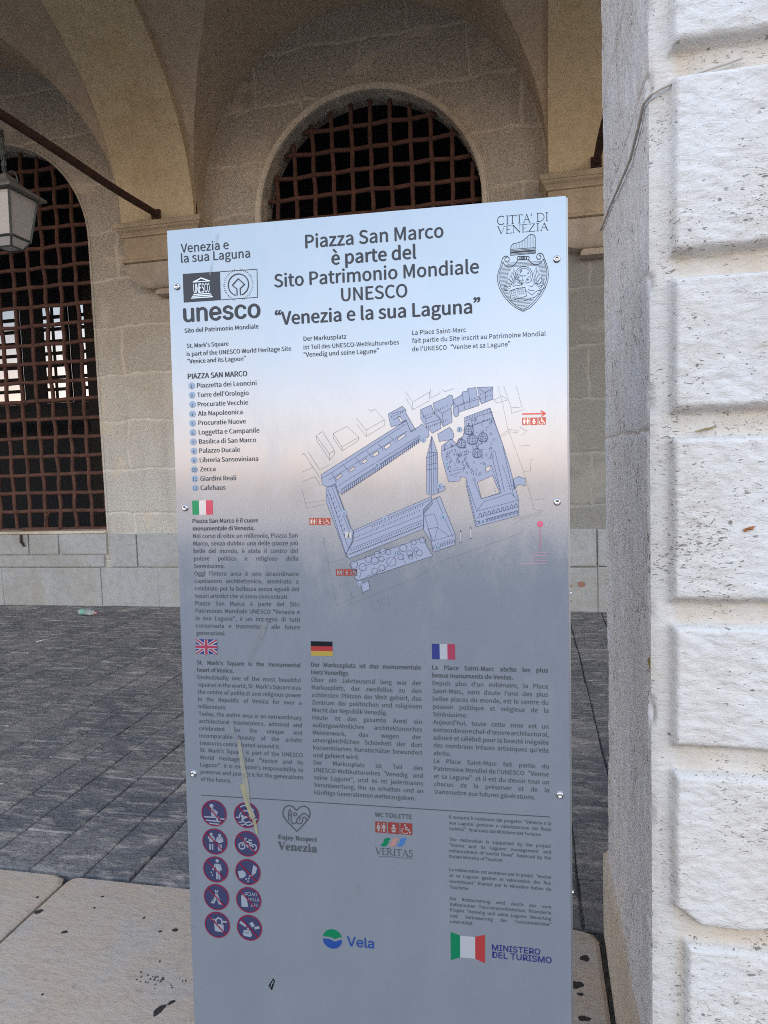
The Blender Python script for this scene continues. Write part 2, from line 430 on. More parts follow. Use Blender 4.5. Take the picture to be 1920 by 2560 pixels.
def paving(name, x0, x1, y0, y1, wmin, wmax, lmin, lmax, gap, mats, seed, amp=.004):
    r = random.Random(seed); mb = MB(); tones = []
    x = x0
    while x < x1 - .05:
        w = min(r.uniform(wmin, wmax), x1 - x); y = y0 - r.uniform(0, lmin) * .0
        first = True
        while y < y1 - .02:
            l = r.uniform(lmin, lmax) * (r.uniform(.35, 1) if first else 1); first = False
            if y1 - (y + l) < lmin * .35: l = y1 - y
            l = min(l, y1 - y)
            xa, xb, ya, yb = x + gap * r.uniform(.3, .7), x + w - gap * r.uniform(.3, .7), y + gap * .5, y + l - gap * .5
            t = r.random(); z = [r.uniform(-amp, amp) - amp for _ in range(4)]; b = min(.008, w * .03)
            j = lambda: r.uniform(-.004, .004)
            P = [(xa + j(), ya + j()), (xb + j(), ya + j()), (xb + j(), yb + j()), (xa + j(), yb + j())]
            ins = [(1, 1), (-1, 1), (-1, -1), (1, -1)]
            top = [(p[0] + s[0] * b, p[1] + s[1] * b, zz) for p, s, zz in zip(P, ins, z)]
            mid = [(p[0] + s[0] * b * .25, p[1] + s[1] * b * .25, zz - .006) for p, s, zz in zip(P, ins, z)]
            bot = [(p[0], p[1], -.045) for p in P]
            fs = [(0, 1, 2, 3)]
            for k in range(4):
                n = (k + 1) % 4
                fs += [(4 + k, 4 + n, n, k), (8 + k, 8 + n, 4 + n, 4 + k)]
            mb.add(top + mid + bot, fs); tones += [t] * 9
            y += l
        x += w
    mb.add([(x0, y0, -.016), (x1, y0, -.016), (x1, y1, -.016), (x0, y1, -.016)], [(0, 1, 2, 3)]); tones.append(.2)
    o = mb.build(name, mats)
    a = o.data.attributes.new('tone', 'FLOAT', 'FACE'); a.data.foreach_set('value', tones)
    return tag(o, kind='structure')

paving('arcade_paving', -9.5, 4.9, 2.142, 6.66, .19, .31, .26, .52, .0045, M['paving'], 4, .0025)
paving('outer_paving', -16, 14, -13.8, .95, .35, .5, .7, 1.3, .014, M['grey_paving'], 9)

# pale threshold slabs between the pillars, a joint at x = -1.68
s = MB()
for x0, x1 in ((-9.4, -7.2), (-7.19, -5.3), (-5.29, -3.45), (-3.442, -1.694), (-1.683, .187), (1.05, 2.6), (2.61, 4.4)):
    n = 8
    c = .022
    out = [(x0 + .03, 2.128), (x1 - .05, 2.128), (x1 - .015, 2.115), (x1, 2.085), (x1, .965), (x0, .965), (x0, 2.095), (x0 + .01, 2.12)]
    ce = (sum(p[0] for p in out) / 8, sum(p[1] for p in out) / 8)
    ins = [(p[0] + (ce[0] - p[0]) * .012 / max(.3, abs(ce[0] - p[0])), p[1] + (ce[1] - p[1]) * .012 / max(.3, abs(ce[1] - p[1]))) for p in out]
    vs = [(a, b, .004) for a, b in ins] + [(a, b, -.005) for a, b in out] + [(a, b, -.04) for a, b in out]
    fs = [tuple(range(8))] + [(8 + k, 8 + (k + 1) % 8, (k + 1) % 8, k) for k in range(8)] + [(16 + k, 16 + (k + 1) % 8, 8 + (k + 1) % 8, 8 + k) for k in range(8)]
    s.add(vs, fs)
slabs = tag(s.build('threshold_slabs', M['slab']), kind='structure')

# blackened gum and stains trodden into the slabs
def blob(mb, x, y, rx_, ry_, ang, seed, z=.0052, n=18, rag=.22):
    r = random.Random(seed); ph = [r.uniform(0, 6.28) for _ in range(4)]
    pts = []
    for k in range(n):
        t = 2 * math.pi * k / n
        q = 1 + rag * (math.sin(2 * t + ph[0]) * .5 + math.sin(3 * t + ph[1]) * .5 + math.sin(5 * t + ph[2]) * .35)
        a, b = rx_ * q * math.cos(t), ry_ * q * math.sin(t)
        pts.append((x + a * math.cos(ang) - b * math.sin(ang), y + a * math.sin(ang) + b * math.cos(ang)))
    mb.add([(a, b, z - .002) for a, b in pts] + [(x + (a - x) * .8, y + (b - y) * .8, z) for a, b in pts],
           [tuple(range(n, 2 * n))] + [(k, (k + 1) % n, n + (k + 1) % n, n + k) for k in range(n)])
st = MB()
for i, (x, y, a, b, t) in enumerate(((-1.025, 1.605, .013, .022, -.2), (-1.005, 1.635, .006, .014, -.6), (-1.66, 1.922, .016, .012, .4), (-1.502, 1.845, .011, .008, .3), (-1.191, 1.898, .007, .005, .2), (-1.146, 1.912, .012, .008, .1),
        (.138, 1.996, .017, .013, .3), (.105, 1.887, .022, .017, .2), (.115, 1.853, .009, .007, 0), (.119, 1.77, .018, .01, .2), (-1.72, 1.99, .006, .006, 0), (-1.49, 2.03, .007, .004, 0), (-1.48, 1.97, .006, .004, 0), (-1.39, 1.60, .004, .004, 0), (-1.28, 1.95, .004, .007, 0))):
    blob(st, x, y, a, b, t, i)
for i in range(30):
    blob(st, -1.10 + rng.gauss(0, .035), 1.70 + rng.gauss(0, .022), rng.uniform(.001, .0045), rng.uniform(.001, .003), rng.uniform(0, 3), 100 + i, rag=.5)
for i in range(16):
    blob(st, rng.uniform(-1.9, .15), rng.uniform(1.3, 2.1), rng.uniform(.0015, .004), rng.uniform(.0015, .003), rng.uniform(0, 3), 200 + i, rag=.4)
st.build('grime_spot', M['grime'], slabs)

# ------------------------------------------------------------------ arcade building
bld = empty('arcade_building', (0, YB, 0))
tag(bld, 'old stone arcade building with vaulted walkway, white rusticated pillar and barred arched windows', 'building')
BI = Matrix.Translation((0, -YB, 0))
def bpart(name, mb, mats, parent=None, smooth=False, weld=False, label=None):
    o = mb.build(name, mats, parent or bld, smooth, weld)
    if parent is None: o.matrix_parent_inverse = BI
    if label: o['label'] = label
    return o

BAYS = (-2, -1, 0, 1, 2)
ZW, ZS = .805, 3.93              # window sill, window springing
def bay_x(k): return XC + PITCH * k + (.05 if k == -1 else 0)
HW = 1.10
def arch_top(dx, r, zc): return zc + math.sqrt(max(0, r * r - dx * dx))

# back wall, one mesh: strips round each arched opening, with reveals
w = MB()
RV = .30
for k in BAYS:
    xc = bay_x(k); xl, xr = XC + PITCH * (k - .5), XC + PITCH * (k + .5)
    w.add([(xl, YB, 0), (xc - HW, YB, 0), (xc - HW, YB, 6.3), (xl, YB, 6.3)], [(0, 1, 2, 3)])
    w.add([(xc + HW, YB, 0), (xr, YB, 0), (xr, YB, 6.3), (xc + HW, YB, 6.3)], [(0, 1, 2, 3)])
    n = 48
    for i in range(n):
        a0, a1 = math.pi * (1 - i / n), math.pi * (1 - (i + 1) / n)
        x0, z0, x1, z1 = xc + HW * math.cos(a0), ZS + HW * math.sin(a0), xc + HW * math.cos(a1), ZS + HW * math.sin(a1)
        w.add([(x0, YB, z0), (x1, YB, z1), (x1, YB, 6.3), (x0, YB, 6.3)], [(0, 1, 2, 3)])
        w.add([(x0, YB, z0), (x1, YB, z1), (x1, YB + RV, z1), (x0, YB + RV, z0)], [(0, 1, 2, 3)])
    for sx in (-1, 1):
        w.add([(xc + sx * HW, YB, ZW), (xc + sx * HW, YB + RV, ZW), (xc + sx * HW, YB + RV, ZS), (xc + sx * HW, YB, ZS)], [(0, 1, 2, 3)])
    w.add([(xc - HW, YB, 0), (xc + HW, YB, 0), (xc + HW, YB, ZW), (xc - HW, YB, ZW)], [(0, 1, 2, 3)])
    w.add([(xc - HW, YB, ZW), (xc + HW, YB, ZW), (xc + HW, YB + RV, ZW), (xc - HW, YB + RV, ZW)], [(0, 1, 2, 3)])
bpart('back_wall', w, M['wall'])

# pale moulded trim round each window arch
for k in (-1, 0, 1):
    xc = bay_x(k); t = MB(); prof = [(HW - .002, .02), (HW - .002, -.006), (HW + .004, -.009), (HW + .022, -.009), (HW + .026, .01)] if k == -1 else [(HW - .002, .02), (HW - .002, -.018), (HW + .012, -.03), (HW + .045, -.03), (HW + .052, -.012), (HW + .062, -.012), (HW + .066, .01)]
    n = 60; path = [(-1, ZW + (ZS - ZW) * i / 6) for i in range(6)] + [('a', math.pi * (1 - i / n)) for i in range(n + 1)] + [(1, ZS - (ZS - ZW) * i / 6) for i in range(1, 7)]
    vs = []
    for p in path:
        for r_, y in prof:
            if p[0] == 'a': vs.append((xc + r_ * math.cos(p[1]), YB + y, ZS + r_ * math.sin(p[1])))
            else: vs.append((xc + p[0] * r_, YB + y, p[1]))
    m_ = len(prof)
    t.add(vs, [(i * m_ + j, (i + 1) * m_ + j, (i + 1) * m_ + j + 1, i * m_ + j + 1) for i in range(len(path) - 1) for j in range(m_ - 1)])
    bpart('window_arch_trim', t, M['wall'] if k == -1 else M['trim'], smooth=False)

# base courses of pale blocks
b = MB(); r = random.Random(3)
def block(x0, x1, z0, z1, d):
    e = .004; j = lambda: r.uniform(-.006, .006)
    y = YB - d + r.uniform(-.004, .004)
    f = [(x0 + e + j(), y, z0 + e), (x1 - e + j(), y, z0 + e), (x1 - e + j(), y, z1 - e + j() * .6), (x0 + e + j(), y, z1 - e + j() * .6)]
    bk = [(p[0], YB + .0, p[2]) for p in f]
    c = .008
    fi = [(f[0][0] + c, y - .004, f[0][2] + c), (f[1][0] - c, y - .004, f[1][2] + c), (f[2][0] - c, y - .004, f[2][2] - c), (f[3][0] + c, y - .004, f[3][2] - c)]
    b.add(fi + f + bk, [(0, 1, 2, 3)] + [(4 + i, 4 + (i + 1) % 4, (i + 1) % 4, i) for i in range(4)] + [(8 + i, 8 + (i + 1) % 4, 4 + (i + 1) % 4, 4 + i) for i in range(4)])
for k in BAYS:
    xc = bay_x(k); xl, xr = XC + PITCH * (k - .5), XC + PITCH * (k + .5)
    cuts = [xl, xl + .55, xc - HW + .02, xc - .25, xc + HW - .09, xr - .35, xr]
    for a, c in zip(cuts[:-1], cuts[1:]): block(a, c, -.03, .425, .035)
    block(xc - HW - .02, xc - HW * .45, .428, .565, .028); block(xc - HW * .45, xc + HW - .04, .428, .565, .028)
    for a, c in ((xc - HW, xc - .62), (xc - .62, xc + .12), (xc + .12, xc + .5), (xc + .5, xc + HW - .0)): block(a, c, .568, .80, .03)
    for a, c in ((xl, xl + .42), (xl + .42, xc - HW - .03), (xc + HW + .03, xc + HW + .36), (xc + HW + .36, xr)): block(a, c, .428, .79, .024)
bpart('base_course', b, M['base'])
for k in (-1, 0):
    xc = bay_x(k); sl = MB(); sl.box(xc - HW + .004, xc + HW - .004, YB - .045, YB + RV, .803, .832)
    bpart('window_sill', sl, M['trim'])

eb = MB(); r = random.Random(6)
for x, z, a_, h_ in ((.30, .245, .085, .022), (.47, .265, .035, .03), (.28, .335, .03, .02), (.33, .10, .05, .03), (.22, .17, .07, .03)):
    pts = [(x + a_ * math.cos(t) * r.uniform(.8, 1.15), z + h_ * math.sin(t) * r.uniform(.7, 1.2)) for t in [2 * math.pi * k / 11 for k in range(11)]]
    eb.add([(p_[0], YB - .0445, p_[1]) for p_ in pts] + [(p_[0], YB - .03, p_[1]) for p_ in pts], [tuple(range(11))] + [(k, (k + 1) % 11, 11 + (k + 1) % 11, 11 + k) for k in range(11)])
BRK = plaster_material('red_brick_patch', (.36, .15, .115), (.42, .22, .16), (.5, .40, .31))
for i in range(0, len(eb.v), 22):
    e1 = MB(); e1.add(eb.v[i:i + 22], [tuple(range(11))] + [(k, (k + 1) % 11, 11 + (k + 1) % 11, 11 + k) for k in range(11)])
    bpart('exposed_brick', e1, BRK)

# iron grilles, every bar its own piece
for k in (-1, 0):
    xc = bay_x(k); gr = empty('window_grille', (xc, YB + .16, ZW), bld); gr.matrix_parent_inverse = BI
    yb = .0; r = random.Random(21 + k)
    nx = 11; dx = .198; rows = [.03 + .208 * i for i in range(21)]
    for i in range(nx):
        x = (i - (nx - 1) / 2) * dx + .02
        if abs(x) > HW - .03: continue
        top = arch_top(x, HW - .02, ZS) - ZW
        path = []; nstep = int(top / .052)
        ph = r.uniform(0, 6)
        for j in range(nstep + 1):
            z = top * j / nstep
            kk = z / .208
            wob = .009 * math.sin(math.pi * (kk + i)) + .004 * math.sin(kk * 1.3 + ph)
            path.append((x + .005 * math.sin(kk * .7 + ph) + .0025 * math.sin(kk * 3.1 + ph * 2), yb + wob, z))
        mb = MB(); mb.tube(path, .0225, 9); mb.build('iron_bar', M['rust'], gr, True)
    for i, z in enumerate(rows):
        zz = ZW + z
        half = HW - .01 if zz < ZS else math.sqrt(max(0, (HW - .015) ** 2 - (zz - ZS) ** 2))
        if half < .25: continue
        ph = r.uniform(0, 6); n = 44; path = []
        for j in range(n + 1):
            x = -half + 2 * half * j / n; kk = (x - .02) / dx
            path.append((x, yb - .011 * math.cos(math.pi * (kk + i)), z + .004 * math.sin(kk * .6 + ph) + .002 * math.sin(kk * 2.3 + ph)))
        mb = MB(); mb.tube(path, .0225, 9); mb.build('iron_bar', M['rust'], gr, True)
# loose bent iron at the foot of the open bay's grille
lb = MB(); lb.box(-5.66, -5.18, YB + .05, YB + .068, .832, .868); lb.tube([(-5.36, YB + .06, .86), (-5.34, YB + .05, .93), (-5.30, YB + .04, 1.0), (-5.25, YB + .03, 1.045)], .011, 8)
bpart('bent_iron_strip', lb, M['rust'])
br_ = MB(); br_.tube([(-5.585, YB - .05, .80), (-5.578, YB - .062, .72), (-5.55, YB - .05, .665)], [.012, .016, .010], 8)
bpart('wall_hook', br_, M['grime'])

# dark rooms behind the windows, with far openings on the light
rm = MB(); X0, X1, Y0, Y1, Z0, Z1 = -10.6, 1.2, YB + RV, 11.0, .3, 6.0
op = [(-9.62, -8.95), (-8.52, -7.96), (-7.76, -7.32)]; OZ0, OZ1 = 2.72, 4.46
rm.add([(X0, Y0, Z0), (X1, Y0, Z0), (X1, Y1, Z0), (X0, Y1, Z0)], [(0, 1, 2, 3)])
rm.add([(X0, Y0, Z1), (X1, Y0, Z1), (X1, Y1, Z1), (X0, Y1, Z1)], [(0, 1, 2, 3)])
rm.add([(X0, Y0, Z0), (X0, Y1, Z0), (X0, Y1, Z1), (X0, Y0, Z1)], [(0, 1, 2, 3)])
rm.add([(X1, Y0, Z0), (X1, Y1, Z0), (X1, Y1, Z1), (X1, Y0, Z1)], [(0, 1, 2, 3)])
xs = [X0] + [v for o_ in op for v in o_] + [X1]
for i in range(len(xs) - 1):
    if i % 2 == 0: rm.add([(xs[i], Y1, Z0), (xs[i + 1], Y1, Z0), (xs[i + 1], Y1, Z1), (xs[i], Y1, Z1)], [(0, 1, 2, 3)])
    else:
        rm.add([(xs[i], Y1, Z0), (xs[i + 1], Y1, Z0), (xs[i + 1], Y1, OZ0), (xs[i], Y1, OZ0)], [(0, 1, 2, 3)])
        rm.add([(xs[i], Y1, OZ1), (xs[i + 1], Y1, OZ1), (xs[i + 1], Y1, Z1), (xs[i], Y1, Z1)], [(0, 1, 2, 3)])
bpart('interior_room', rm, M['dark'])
for a, c in op:
    fr = MB()
    for x in (a, c - .05): fr.box(x, x + .05, Y1 - .06, Y1 - .004, OZ0, OZ1)
    for i in range(9): fr.box(a + .052, c - .052, Y1 - .055, Y1 - .006, OZ0 + i * .212, OZ0 + i * .212 + .055)
    fr.box((a + c) / 2 - .03, (a + c) / 2 + .03, Y1 - .066, Y1 - .0605, OZ0, OZ1)
    fo = bpart('far_window', fr, M['frame'])
    gl = MB(); gl.box(a - .01, c + .01, Y1 + .002, Y1 + .006, OZ0 - .01, OZ1 + .01); gl.build('dirty_pane', M['dirty_glass'], fo)
# timber post and rail inside
fr = MB(); fr.box(-7.1, -6.85, 10.2, 10.4, .3, 6.0); fr.box(-10.5, -6.0, 10.1, 10.19, 2.35, 2.5)
bpart('interior_timber', fr, M['frame'])

# impost capitals on the back wall with a tapering corbel beneath
def impost(xm):
    c = MB()
    def ring(hw, d, z): return [(xm - hw, YB + .01, z), (xm - hw, YB - d, z), (xm + hw, YB - d, z), (xm + hw, YB + .01, z)]
    prof = [(.474, .285, 3.955), (.478, .29, 3.948), (.478, .29, 3.906), (.468, .28, 3.902), (.462, .272, 3.885), (.44, .25, 3.868), (.425, .236, 3.845), (.423, .234, 3.828), (.405, .215, 3.823), (.405, .215, 3.62), (.408, .22, 3.612), (.43, .24, 3.602), (.43, .24, 3.578), (.40, .21, 3.572)]
    vs = []; 
    for p_ in prof: vs += ring(*p_)
    fs = [(0, 1, 2, 3)]
    for i in range(len(prof) - 1):
        for j in range(3): fs.append((i * 4 + j, i * 4 + j + 1, (i + 1) * 4 + j + 1, (i + 1) * 4 + j))
    c.add(vs, fs, 0)
    o = bpart('impost_capital', c, M['bands'])
    k = MB(); pr = [(.398, .205, 3.572), (.398, .205, 3.53)] + [(.11 + .288 * math.cos(t), .125 + .08 * math.cos(t), 3.53 - .205 * math.sin(t)) for t in np.linspace(.1, math.pi / 2, 12)] + [(.11, .125, 3.312), (.125, .14, 3.308), (.125, .14, 3.268), (.10, .11, 3.262)]
    vs = []
    for p_ in pr: vs += ring(*p_)
    fs = [(0, 1, 2, 3), tuple(len(vs) - 4 + i for i in (3, 2, 1, 0))]
    for i in range(len(pr) - 1):
        for j in range(3): fs.append((i * 4 + j, i * 4 + j + 1, (i + 1) * 4 + j + 1, (i + 1) * 4 + j))
    k.add(vs, fs, 0)
    bpart('corbel', k, M['corbel'], smooth=False)
PIERS = [XC + PITCH * (k + .5) for k in (-3, -2, -1, 0, 1, 2)]    # -7.78, -3.58, .62 ...
for xm in PIERS[1:5]: impost(xm)

# transverse arches: a flat band on a half ellipse from capital to pillar
YM, AY, BZ, Z0V = 4.275, 2.155, 1.80, 3.955
for xm in PIERS:
    a = MB(); n = 64; hw = .40
    vs = []
    for i in range(n + 1):
        t = math.pi * i / n; cy, cz = math.cos(t), math.sin(t)
        yi, zi = YM + AY * cy, Z0V + BZ * cz
        yo, zo = YM + (AY + .075) * cy, Z0V + (BZ + .075) * cz
        vs += [(xm - hw, yi, zi), (xm + hw, yi, zi), (xm + hw, yo, zo), (xm - hw, yo, zo)]
    fs = [(i * 4 + j, i * 4 + (j + 1) % 4, (i + 1) * 4 + (j + 1) % 4, (i + 1) * 4 + j) for i in range(n) for j in range(3)]
    fs += [(i * 4 + 3, i * 4, (i + 1) * 4, (i + 1) * 4 + 3) for i in range(n)]
    a.add(vs, fs)
    bpart('transverse_arch', a, M['plaster'])

# groin vaults: four webs meeting on exact groins
HA, RISE, STILT = 1.70, 1.71, .15
AYV, BZV = 2.215, 1.86
def hA(sx): return STILT + RISE * math.sqrt(max(0, 1 - sx * sx))
def hB(y): return BZV * math.sqrt(max(0, 1 - ((y - YM) / AYV) ** 2))
for k in BAYS:
    xc = XC + PITCH * k; vb = MB(); n = 44; yin, yfr = YB, YP
    angs = [math.pi / 2 * i / n for i in range(n + 1)]
    for sy in (1, -1):                                       # webs against the wall and against the front
        ywall = yin if sy > 0 else yfr
        vs = []
        cols = [-math.cos(a) for a in angs] + [math.cos(a) for a in reversed(angs[:-1])]
        for sx in cols:
            h = hA(sx); q_ = min(1, h / BZV); yg = YM + sy * AYV * math.sqrt(max(0, 1 - q_ * q_))
            for j in range(7):
                vs.append((xc + HA * sx, yg + (ywall - yg) * j / 6, Z0V + h))
        nc = len(cols)
        vb.add(vs, [(i * 7 + j, (i + 1) * 7 + j, (i + 1) * 7 + j + 1, i * 7 + j + 1) for i in range(nc - 1) for j in range(6)])
        for sx in (-1, 1):                                   # stilted foot of the web
            yg = YM + sy * AYV * math.sqrt(1 - (STILT / BZV) ** 2)
            vb.add([(xc + HA * sx, yg, Z0V), (xc + HA * sx, ywall, Z0V), (xc + HA * sx, ywall, Z0V + STILT), (xc + HA * sx, yg, Z0V + STILT)], [(0, 1, 2, 3)])
    for sx in (1, -1):
        vs = []
        ts = [math.cos(a) for a in angs] + [-math.cos(a) for a in reversed(angs[:-1])]
        for t in ts:
            h = BZV * math.sqrt(max(0, 1 - t * t)); q_ = (h - STILT) / RISE
            xg = 1.0 if q_ <= 0 else math.sqrt(max(0, 1 - min(1, q_) ** 2))
            for j in range(7):
                vs.append((xc + sx * HA * (xg + (1.03 - xg) * j / 6), YM + AYV * t, Z0V + h))
        nc = len(ts)
        vb.add(vs, [(i * 7 + j, (i + 1) * 7 + j, (i + 1) * 7 + j + 1, i * 7 + j + 1) for i in range(nc - 1) for j in range(6)])
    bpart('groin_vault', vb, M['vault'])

# facade above the pillars (out of the frame, it shades the walkway)
f = MB(); RF = 1.70
for k in BAYS:
    xc = XC + PITCH * k; n = 32
    for i in range(n):
        a0, a1 = math.pi * (1 - i / n), math.pi * (1 - (i + 1) / n)
        x0, z0, x1, z1 = xc + RF * math.cos(a0), 4.0 + RF * math.sin(a0), xc + RF * math.cos(a1), 4.0 + RF * math.sin(a1)
        for y in (YF + .01, YP): f.add([(x0, y, z0), (x1, y, z1), (x1, y, 9.5), (x0, y, 9.5)], [(0, 1, 2, 3)])
        f.add([(x0, YF + .01, z0), (x1, YF + .01, z1), (x1, YP, z1), (x0, YP, z0)], [(0, 1, 2, 3)])
for xm in PIERS:
    f.box(xm - .40, xm + .40, YF + .01, YP, 4.0, 9.5)
f.box(PIERS[0] - .4, PIERS[-1] + .4, YF + .01, 16, 9.5, 9.7)
bpart('facade', f, M['front'])

# ------------------------------------------------------------------ rusticated pillar
PX = .222; PW = .796
def pillar(xo, name='pillar'):
    p = empty(name, (PX + xo, YF, 0), bld); p.matrix_parent_inverse = BI
    return p
JZ = [0.0, .575, .915, 1.195, 1.542, 1.827, 2.172, 2.46, 2.80, 3.09, 3.43, 3.70, 4.0]
def sstep(x): x = np.clip(x, 0, 1); return x * x * (3 - 2 * x)
def build_shaft():
    # front face: drafted margin, joint channels, rough raised bosses
    xs_ = np.concatenate([np.linspace(0, .30, 76), np.linspace(.308, PW, 62)])
    zs_ = np.concatenate([np.linspace(0, 2.6, 560), np.linspace(2.61, 4.0, 140)])
    X, Z = np.meshgrid(xs_, zs_, indexing='ij')
    H = np.zeros_like(X)
    r = np.random.RandomState(2)
    warp = (fbm(X * 9, Z * 9 + 40, 4) - .5) * .022
    for i in range(len(JZ) - 1):
        za, zb = JZ[i] + (.017 if i else -.2), JZ[i + 1] - .017
        ml = .029 + r.uniform(-.002, .003)
        if i == 0: ml = .052
        dl, dr = X - ml + warp * .25, PW - ml - X
        db, dt = Z - za + warp * .5, zb - Z + warp * .25
        if i == 1: db = Z - za + .012 - .05 * sstep((.10 - X) / .09) + warp      # broken lower arris of this block
        if i == 5: db = db + .004
        e = np.minimum.reduce([sstep(dl / .014), sstep(dr / .014), sstep(db / .021), sstep(dt / .011)])
        H = np.maximum(H, np.where((dl > 0) & (db > 0) & (dt > 0) & (dr > 0), e * (.027 + r.uniform(-.002, .003)), 0))
    face = H / .027
    rough = (fbm(X * 26 + Z * 9, Z * 42, 4) - .5) * .0042 + (fbm(X * 60 + Z * 20, Z * 130, 3) - .5) * .0042
    flat = (fbm(X * 30, Z * 30 + 9, 3) - .5) * .0025
    Y = -(H + rough * np.clip(face, 0, 1.2) + flat)
    # chips along the vertical arris
    chip = np.clip(fbm(Z * 14, Z * 3 + 2, 4) - .52, 0, 1) * .05
    edge = np.clip((.010 - X) / .010, 0, 1)
    Y = Y + edge * (.003 + chip)
    X = X + edge * chip * .5
    vs = np.stack([X, Y, Z], -1).reshape(-1, 3)
    nx_, nz_ = len(xs_), len(zs_)
    idx = np.arange(nx_ * nz_).reshape(nx_, nz_)
    fs = np.stack([idx[:-1, :-1], idx[1:, :-1], idx[1:, 1:], idx[:-1, 1:]], -1).reshape(-1, 4)
    front_edge = vs.reshape(nx_, nz_, 3)[0]
    # side face, dressed, slightly stepped from block to block, rounded back arris
    ys_ = np.concatenate([np.linspace(0, .06, 10), np.linspace(.07, .74, 100), np.linspace(.746, .77, 6)])
    Yg, Zg = np.meshgrid(ys_, zs_, indexing='ij')
    S_ = np.zeros_like(Yg); GJ = np.zeros_like(Yg)
    for i in range(len(JZ) - 1):
        m_ = (Zg >= JZ[i]) & (Zg < JZ[i + 1])
        S_[m_] = r.uniform(-.0035, .0035)
        gj = np.clip(1 - np.abs(Zg - JZ[i] + (fbm(Yg * 8, Zg * 0 + i, 3) - .5) * .02) / .006, 0, 1)
        S_ += gj * (.005 if i in (1, 4, 6) else .0025); GJ = np.maximum(GJ, gj * (.9 if i in (1, 4, 6) else .5))
    back = np.clip((Yg - .735) / .035, 0, 1)
    rag = .010 + .045 * np.clip(fbm(Zg * 7, Zg * 2 + 5, 4) - .5, 0, 1)
    S_ += back ** 2 * rag
    S_ += (fbm(Yg * 20, Zg * 9, 4) - .5) * .006 + (fbm(Yg * 70, Zg * 40, 3) - .5) * .0025
    Sx = S_.copy()
    w0 = np.clip(1 - Yg / .02, 0, 1)
    Sx = Sx * (1 - w0) + w0 * front_edge[None, :, 0]
    Yy = Yg * (1 - w0 * 0) + w0 * front_edge[None, :, 1]
    v2 = np.stack([Sx, Yy, Zg], -1).reshape(-1, 3)
    n2 = len(ys_); id2 = np.arange(n2 * nz_).reshape(n2, nz_) + len(vs)
    f2 = np.stack([id2[:-1, :-1], id2[:-1, 1:], id2[1:, 1:], id2[1:, :-1]], -1).reshape(-1, 4)
    allv = np.concatenate([vs, v2]); b0 = len(allv)
    # plain back and far side
    ext = [(PW, 0, 0), (PW, .77, 0), (PW, .77, 4), (PW, 0, 4), (0.012, .772, 0), (0.012, .772, 4)]
    allv = np.concatenate([allv, np.array(ext)])
    fl = fs.tolist() + f2.tolist() + [[b0, b0 + 1, b0 + 2, b0 + 3], [b0 + 4, b0 + 5, b0 + 2, b0 + 1]]
    mi = [0] * len(fs) + [1] * len(f2) + [1, 1]
    me = bpy.data.meshes.new('pillar_shaft'); me.from_pydata(allv.tolist(), [], fl)
    me.polygons.foreach_set('material_index', mi); me.polygons.foreach_set('use_smooth', [True] * len(fl))
    at = me.attributes.new('recess', 'FLOAT', 'POINT')
    at.data.foreach_set('value', np.concatenate([np.clip(1 - face.reshape(-1) * 1.6, 0, 1) * np.clip((X.reshape(-1) - .03) / .02, .25, 1), GJ.reshape(-1), np.zeros(6)]))
    bm = bmesh.new(); bm.from_mesh(me); bmesh.ops.recalc_face_normals(bm, faces=bm.faces); bm.to_mesh(me); bm.free()
    return me
shaft_me = build_shaft()
def build_plinth():
    # low worn plinth: rounded top, swelling a little beyond the shaft
    mb = MB()
    def fn(u, v):
        y = .0 + .785 * u
        prof = [(-.016, -.04), (-.016, .06), (-.0155, .15), (-.014, .205), (-.011, .228), (-.006, .242), (.001, .25), (.008, .252)]
        i = v * (len(prof) - 1); a = int(min(i, len(prof) - 2)); t = i - a
        x = prof[a][0] * (1 - t) + prof[a + 1][0] * t; z = prof[a][1] * (1 - t) + prof[a + 1][1] * t
        n1 = float(fbm(np.array(y * 9.0), np.array(z * 7.0), 4)) - .5
        z2 = z + (n1 * .03 + .02 * u) * max(0, min(1, (z - .1) / .1))
        return (x + n1 * .010 + .004 * math.sin(y * 9), y, z2)
    mb.grid(70, 28, fn, 0)
    def fb(u, v):
        z = -.04 + .30 * v
        return (-.016 + .5 * u * PW, .785 + .004 * math.sin(z * 20) - .012 * max(0, v - .8) * 5 * .5, z)
    mb.grid(8, 8, fb, 0)
    return mb.mesh('pillar_plinth', True)
plinth_me = build_plinth()
for xo in (0.0, -PITCH):
    p = pillar(xo)
    if xo == 0: p['label'] = 'white pillar of rough rusticated blocks in the foreground'
    sh = link('pillar_shaft', shaft_me, None, p)
    pl = link('pillar_plinth', plinth_me, None, p)
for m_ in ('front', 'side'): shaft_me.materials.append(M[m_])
plinth_me.materials.append(M['plinth'])
# plain far pillars outside the picture
for xm in (PIERS[0], PIERS[1], PIERS[4], PIERS[5]):
    if abs(xm - .62 + PITCH) < .1: continue
    q_ = MB()
    for i in range(len(JZ) - 1): q_.box(xm - .398, xm + .398, YF - .012, YP, JZ[i] + .012, JZ[i + 1] - .012)
    q_.box(xm - .37, xm + .37, YF + .01, YP - .01, 0, 4.0)
    bpart('pillar', q_, M['front'])

# iron tie rods from capital to pillar
for xm in (-3.58, .62):
    t = MB(); n = 20
    t.tube([(xm + .004 * math.sin(i), 2.12 + (6.44 - 2.12) * i / n, 4.005 + .006 * math.sin(i * .7)) for i in range(n + 1)], .034, 12)
    t.box(xm - .045, xm + .045, 6.40, 6.475, 3.962, 4.052)
    bpart('tie_rod', t, M['rod'], smooth=False)

